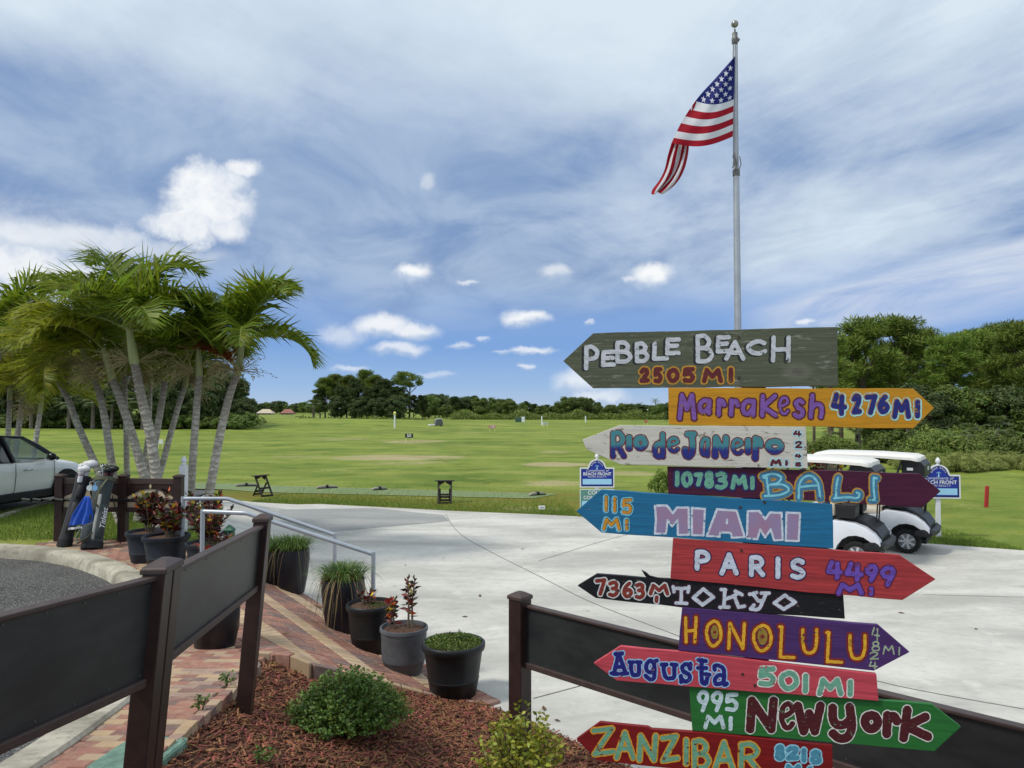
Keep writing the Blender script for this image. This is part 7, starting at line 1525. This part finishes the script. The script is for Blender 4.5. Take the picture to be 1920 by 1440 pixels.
PROTO = {
 'pa': tree_proto('pine_tree', 10, 'pine', M_PINE, M_BARK, 1, 54, 330, .24, .13, lo=.40, wid=.22), 'pb': tree_proto('pine_tree', 10, 'pine', M_PINE, M_BARK, 2, 46, 330, .24, .13, lo=.50, wid=.24), 'pc': tree_proto('pine_tree', 10, 'pine', M_PINE, M_BARK, 3, 70, 300, .24, .13, lo=.28, wid=.25),
 'pu': tree_proto('umbrella_pine', 10, 'umbrella', M_PINE, M_BARK, 4, 26, 260, .2, .25, wid=.24),
 'oa': tree_proto('leafy_tree', 8, 'oak', M_OAK, M_BARKG, 5, 60, 200, .2, .4, lo=.16, wid=.42), 'ob': tree_proto('leafy_tree', 8, 'oak', M_OAK, M_BARKG, 6, 56, 200, .2, .4, lo=.2, wid=.36),
 'da': tree_proto('dark_tree', 8, 'oak', M_DARKT, M_BARK, 7, 64, 210, .2, .38, lo=.14, wid=.42), 'db': tree_proto('dark_tree', 8, 'oak', M_DARKT, M_BARK, 8, 56, 210, .2, .38, lo=.24, wid=.36),
 'dp': tree_proto('dark_pine', 9, 'pine', M_DARKT, M_BARK, 9, 64, 180, .19, .28, lo=.30, wid=.24), 'sa': sabal_proto('sabal_palm', 5.0, 10),
 'ba': bush_proto('brush_shrub', 2, M_BUSHL, 11, 34, 170, .10, .35), 'bb': bush_proto('brush_shrub', 2, M_BUSHL, 12, 30, 190, .12, .22, rx=.8), 'bc': bush_proto('dark_brush', 2, M_OAK, 13, 34, 170, .10, .4), 'bg': bush_proto('tall_grass_tuft', 1.2, M_TALLG, 14, 30, 150, .16, .07, rx=.9)}
for k_, o in PROTO.items(): KIDS[o.name] = [c for c in o.children]
USED = set()
def plant(key, x, Yd, height, label, cat, group, rz=None, sx=1.0):
    o = PROTO[key]; h0 = {'pa':10,'pb':10,'pc':10,'pu':10,'oa':8,'ob':8,'da':8,'db':8,'dp':9,'sa':5.6,'ba':2,'bb':2,'bc':2,'bg':1.2}[key]; s_ = height/h0; rz = random.uniform(0, 6.28) if rz is None else rz; loc = (x, Yd, Hs(x, Yd)-.03)
    if key in USED: o = copy_tree(o, loc, rz, (s_*sx, s_*sx, s_))
    else: USED.add(key); o.location = loc; o.rotation_euler = (0, 0, rz); o.scale = (s_*sx, s_*sx, s_)
    tag(o, label, cat, group); return o
random.seed(5)
def toph(py, Yd): return EYE+(765-py)/FPX*Yd
# right: tall pines above a belt of brush
G1 = 'tall pines at the right beyond the carts'
for px_, py_, Yd, key, lb in ((1622,602,50,'pc','tall pine rising directly right of the grey-green board'),(1690,600,54,'pa','tall round topped pine with the highest crown at the right'),(1576,640,57,'pb',None),(1655,650,62,'pa',None),(1725,622,58,'pb',None),(1780,630,50,'pc','pine with low dense crown above the mustard arrow tip'),(1830,622,55,'pb','pine with gaps of sky through its crown near the right edge'),(1880,612,60,'pa',None),(1914,606,47,'pb','pine at the right edge of the picture'),(1960,612,52,'pc',None),(1750,690,64,'pc',None),(1850,690,66,'pc',None),(1605,690,60,'pc',None),(2010,600,55,'pa',None),(1905,660,66,'pc',None)):
    plant(key, at(px_, Yd), Yd, toph(py_, Yd), lb or 'tall green pine standing in the row of pines at the right', 'pine', G1, sx=1.12)
for px_, py_, Yd, key in ((1700,720,48,'da'),(1790,722,46,'ob'),(1850,728,47,'da'),(1910,722,45,'db'),(1645,735,49,'db'),(1740,735,45,'da'),(1960,725,44,'oa')):
    plant(key, at(px_, Yd), Yd, toph(py_, Yd), 'leafy understory tree beneath the tall pines at the right', 'tree', 'understory trees at the right', sx=1.2)
for px_, Yd, hh in ((1610, 41, 2.6), (1560, 42, 2.2), (1700, 40, 2.4), (1870, 37, 2.6), (1815, 37, 2.2)):
    plant('sa', at(px_, Yd), Yd, hh, 'low sabal palm with fan leaves in the brush at the right', 'palm tree', 'sabal palms in the brush')
for i in range(30):
    px_ = 1530+i*15+random.uniform(-8, 8); Yd = random.uniform(35, 41); plant(random.choice(('ba', 'bb', 'bc', 'ba')), at(px_, Yd), Yd, random.uniform(1.0, 2.1)*(1.0 if px_ > 1640 else .7), 'green brush in the belt below the pines at the right', 'shrub', 'brush below the pines')
for i in range(24):
    px_ = 1690+i*12+random.uniform(-6, 6); Yd = random.uniform(31.5, 35); plant('bg', at(px_, Yd), Yd, random.uniform(.6, 1.05), 'tall pale grass at the front of the brush at the right', 'grass', 'tall grass in front of the brush')
for px_, Yd, r_ in ((1556, 44, .16), (1525, 47, .08)):
    b = Vector((at(px_, Yd), Yd, 0)); b.z = Hs(b.x, b.y); t = thing('pine_tree', 'bare lower trunk of a pine seen right of the white board' if r_ > .1 else 'thin dark trunk seen right of the white board', 'pine', b, 0, None); mb = MB(); mb.tube([(0, 0, -.2), (.03, 0, 2.5), (-.03, 0, 6)], [r_*1.2, r_, r_*.7], 10); mb.build('trunk', M_BARK, t, smooth=60); c_ = tree_proto('x', 7, 'pine', M_PINE, M_BARK, 70+px_, 20, 180, .16, .22, lo=.6, wid=.2)
    for ch in list(c_.children):
        if ch.name.startswith('crown'): ch.parent = t
        else: bpy.data.objects.remove(ch)
    bpy.data.objects.remove(c_)
c = PH(1238, 926); b = plant('ba', c.x, c.y, .95, 'yellow green bush beside the maroon board\'s left end', 'shrub', None, sx=.62)
c = Vector((at(1548, 19.5), 19.5, 0)); croton('variegated bush seen under the nearer golf cart\'s roof', c, 1.6, .75, 16, .26, group=None, dens=26, lo=.2)
# left: dark grove behind the palms
G2 = 'dark grove behind the palms'
for i, (px_, py_, Yd) in enumerate(((-30,690,88),(20,702,92),(62,700,96),(105,706,90),(150,700,97),(190,694,92),(235,690,98),(280,698,92),(320,690,97),(355,684,93),(395,694,98),(425,706,92),(448,724,96),(300,720,86),(180,726,86),(375,722,88),(90,730,86))):
    plant(('da', 'db', 'dp', 'da', 'db')[i % 5], at(px_, Yd), Yd, toph(py_, Yd), 'dark dense tree in the grove behind the palm clump', 'tree', G2, sx=1.05)
plant('da', at(462, 90), 90, toph(752, 90), 'low dark rounded tree at the right end of the grove', 'tree', G2, sx=1.1)
for px_ in (60, 130, 175, 210, 268, 245): plant('sa', at(px_, 84), 84, random.uniform(4, 5.5), 'sabal palm at the front of the dark grove', 'palm tree', 'sabal palms of the grove', sx=1.2)
for i in range(16): px_ = -20+i*31; plant('bc', at(px_, 87), 87, random.uniform(1.5, 2.4), 'dark brush at the foot of the grove', 'shrub', 'brush at the foot of the grove', sx=1.6)
# centre clump of pines
G3 = 'pine clump in the middle distance'
for i, (px_, py_, Yd, key) in enumerate(((610,710,150,'pb'),(628,704,152,'pb'),(650,706,150,'pa'),(668,712,146,'dp'),(686,696,152,'pb'),(700,706,148,'pa'),(716,712,146,'dp'),(732,716,150,'dp'),(748,726,148,'dp'),(640,726,144,'dp'),(662,730,143,'dp'),(692,728,143,'dp'),(722,732,144,'dp'),(600,732,150,'dp'),(758,738,146,'dp'),(776,742,150,'dp'),(792,742,156,'dp'),(742,742,142,'da'),(676,744,142,'da'),(705,746,142,'db'),(632,742,143,'db'))):
    plant(key, at(px_, Yd), Yd, toph(py_, Yd), 'tall pine in the dark clump beyond the range', 'pine', G3, sx=1.15)
plant('pu', at(768, 152), 152, toph(697, 152), 'lone umbrella topped pine standing right of the pine clump', 'pine', G3, sx=1.15)
plant('sa', at(588, 140), 140, toph(746, 140), 'sabal palm at the left end of the pine clump', 'palm tree', None, sx=1.6)
G4 = 'far tree line beyond the range'
for i in range(40):
    px_ = 805+i*11+random.uniform(-4, 4); Yd = random.uniform(190, 225); tp = np.interp(px_, [800,850,900,960,1000,1040,1075,1100,1130,1180,1250], [737,742,745,748,756,757,745,746,757,758,756])+random.uniform(-2, 4)
    plant(random.choice(('da', 'oa', 'ob', 'dp')), at(px_, Yd), Yd, toph(tp, Yd), 'tree in the low far tree line beyond the range', 'tree', G4, sx=1.35)
for px_, tp in ((1064, 743), (1098, 745), (838, 758), (798, 756)): plant('oa', at(px_, 186), 186, toph(tp, 186), 'lighter green tree standing forward of the far tree line', 'tree', 'lighter trees before the tree line', sx=1.2)
for i in range(18):
    px_ = 470+i*8+random.uniform(-3, 3); Yd = random.uniform(330, 360); plant(random.choice(('oa', 'da', 'ob')), at(px_, Yd), Yd, toph(752+random.uniform(-1, 6), Yd), 'distant tree behind the two houses', 'tree', 'distant trees behind the houses', sx=1.3)
for i in range(24):
    px_ = 1265+i*15+random.uniform(-4, 4); Yd = random.uniform(150, 200); plant(random.choice(('da', 'oa', 'ob', 'dp')), at(px_, Yd), Yd, random.uniform(4, 6.5), 'tree of the far tree line running behind the signpost', 'tree', G4, sx=1.35)
for i in range(14):
    px_ = 1150+i*12+random.uniform(-3, 3); Yd = 330; plant(random.choice(('oa', 'da', 'ob')), at(px_, Yd), Yd, toph(759+random.uniform(-2, 4), Yd), 'distant tree behind the pale roofed house', 'tree', 'distant trees behind the pale house', sx=1.4)
for px_, tp, lb in ((1199, 757, 'shorter thin palm standing before the pale roofed house'), (1228, 748, 'taller thin palm standing right of the pale roofed house')):
    Yd = 260; hh = toph(tp, Yd); b = Vector((at(px_, Yd), Yd, Hs(at(px_, Yd), Yd))); t = thing('coconut_palm', lb, 'palm tree', b); mb = MB(); mb.tube([(0, 0, -.2), (.2, 0, hh*.5), (.1, 0, hh*.85)], [.22, .16, .14], 8); mb.build('trunk', M_BARKG, t, smooth=60); V = []; Fc = []; rm = MB()
    for k in range(12): frond((V, Fc, rm), (.1, 0, hh*.85), k*2.4, R(70-k*8), 2.2, R(110), .6, 20)
    me = bpy.data.meshes.new('crown'); me.from_pydata([tuple(v) for v in V], [], Fc); me.materials.append(M_SABAL); o = bpy.data.objects.new('crown', me); COL.objects.link(o); o.parent = t
# scrub belts at the far edge of the range: one continuous mass
C = []
for px0, px1, Yd, hh, n in ((845, 1260, 176, 2.4, 9000), (560, 800, 135, .9, 1200)):
    x = at(rng.uniform(px0, px1, n), Yd); y = Yd+rng.uniform(-5, 5, n); C.append(np.stack([x, y, H(x, y)+hh*rng.random(n)*(.65+.35*np.sin(x*.7)*np.sin(x*.23+1))], 1))
V, F = cards(np.concatenate(C), .30, .4); tag(np_obj('far_scrub', V, F, M_BUSHL), 'pale green scrub belt along the far edge of the range', 'scrub', kind='stuff')
for o in list(PROTO.values()):
    if not o.get('label'): print('UNUSED PROTO', o.name)
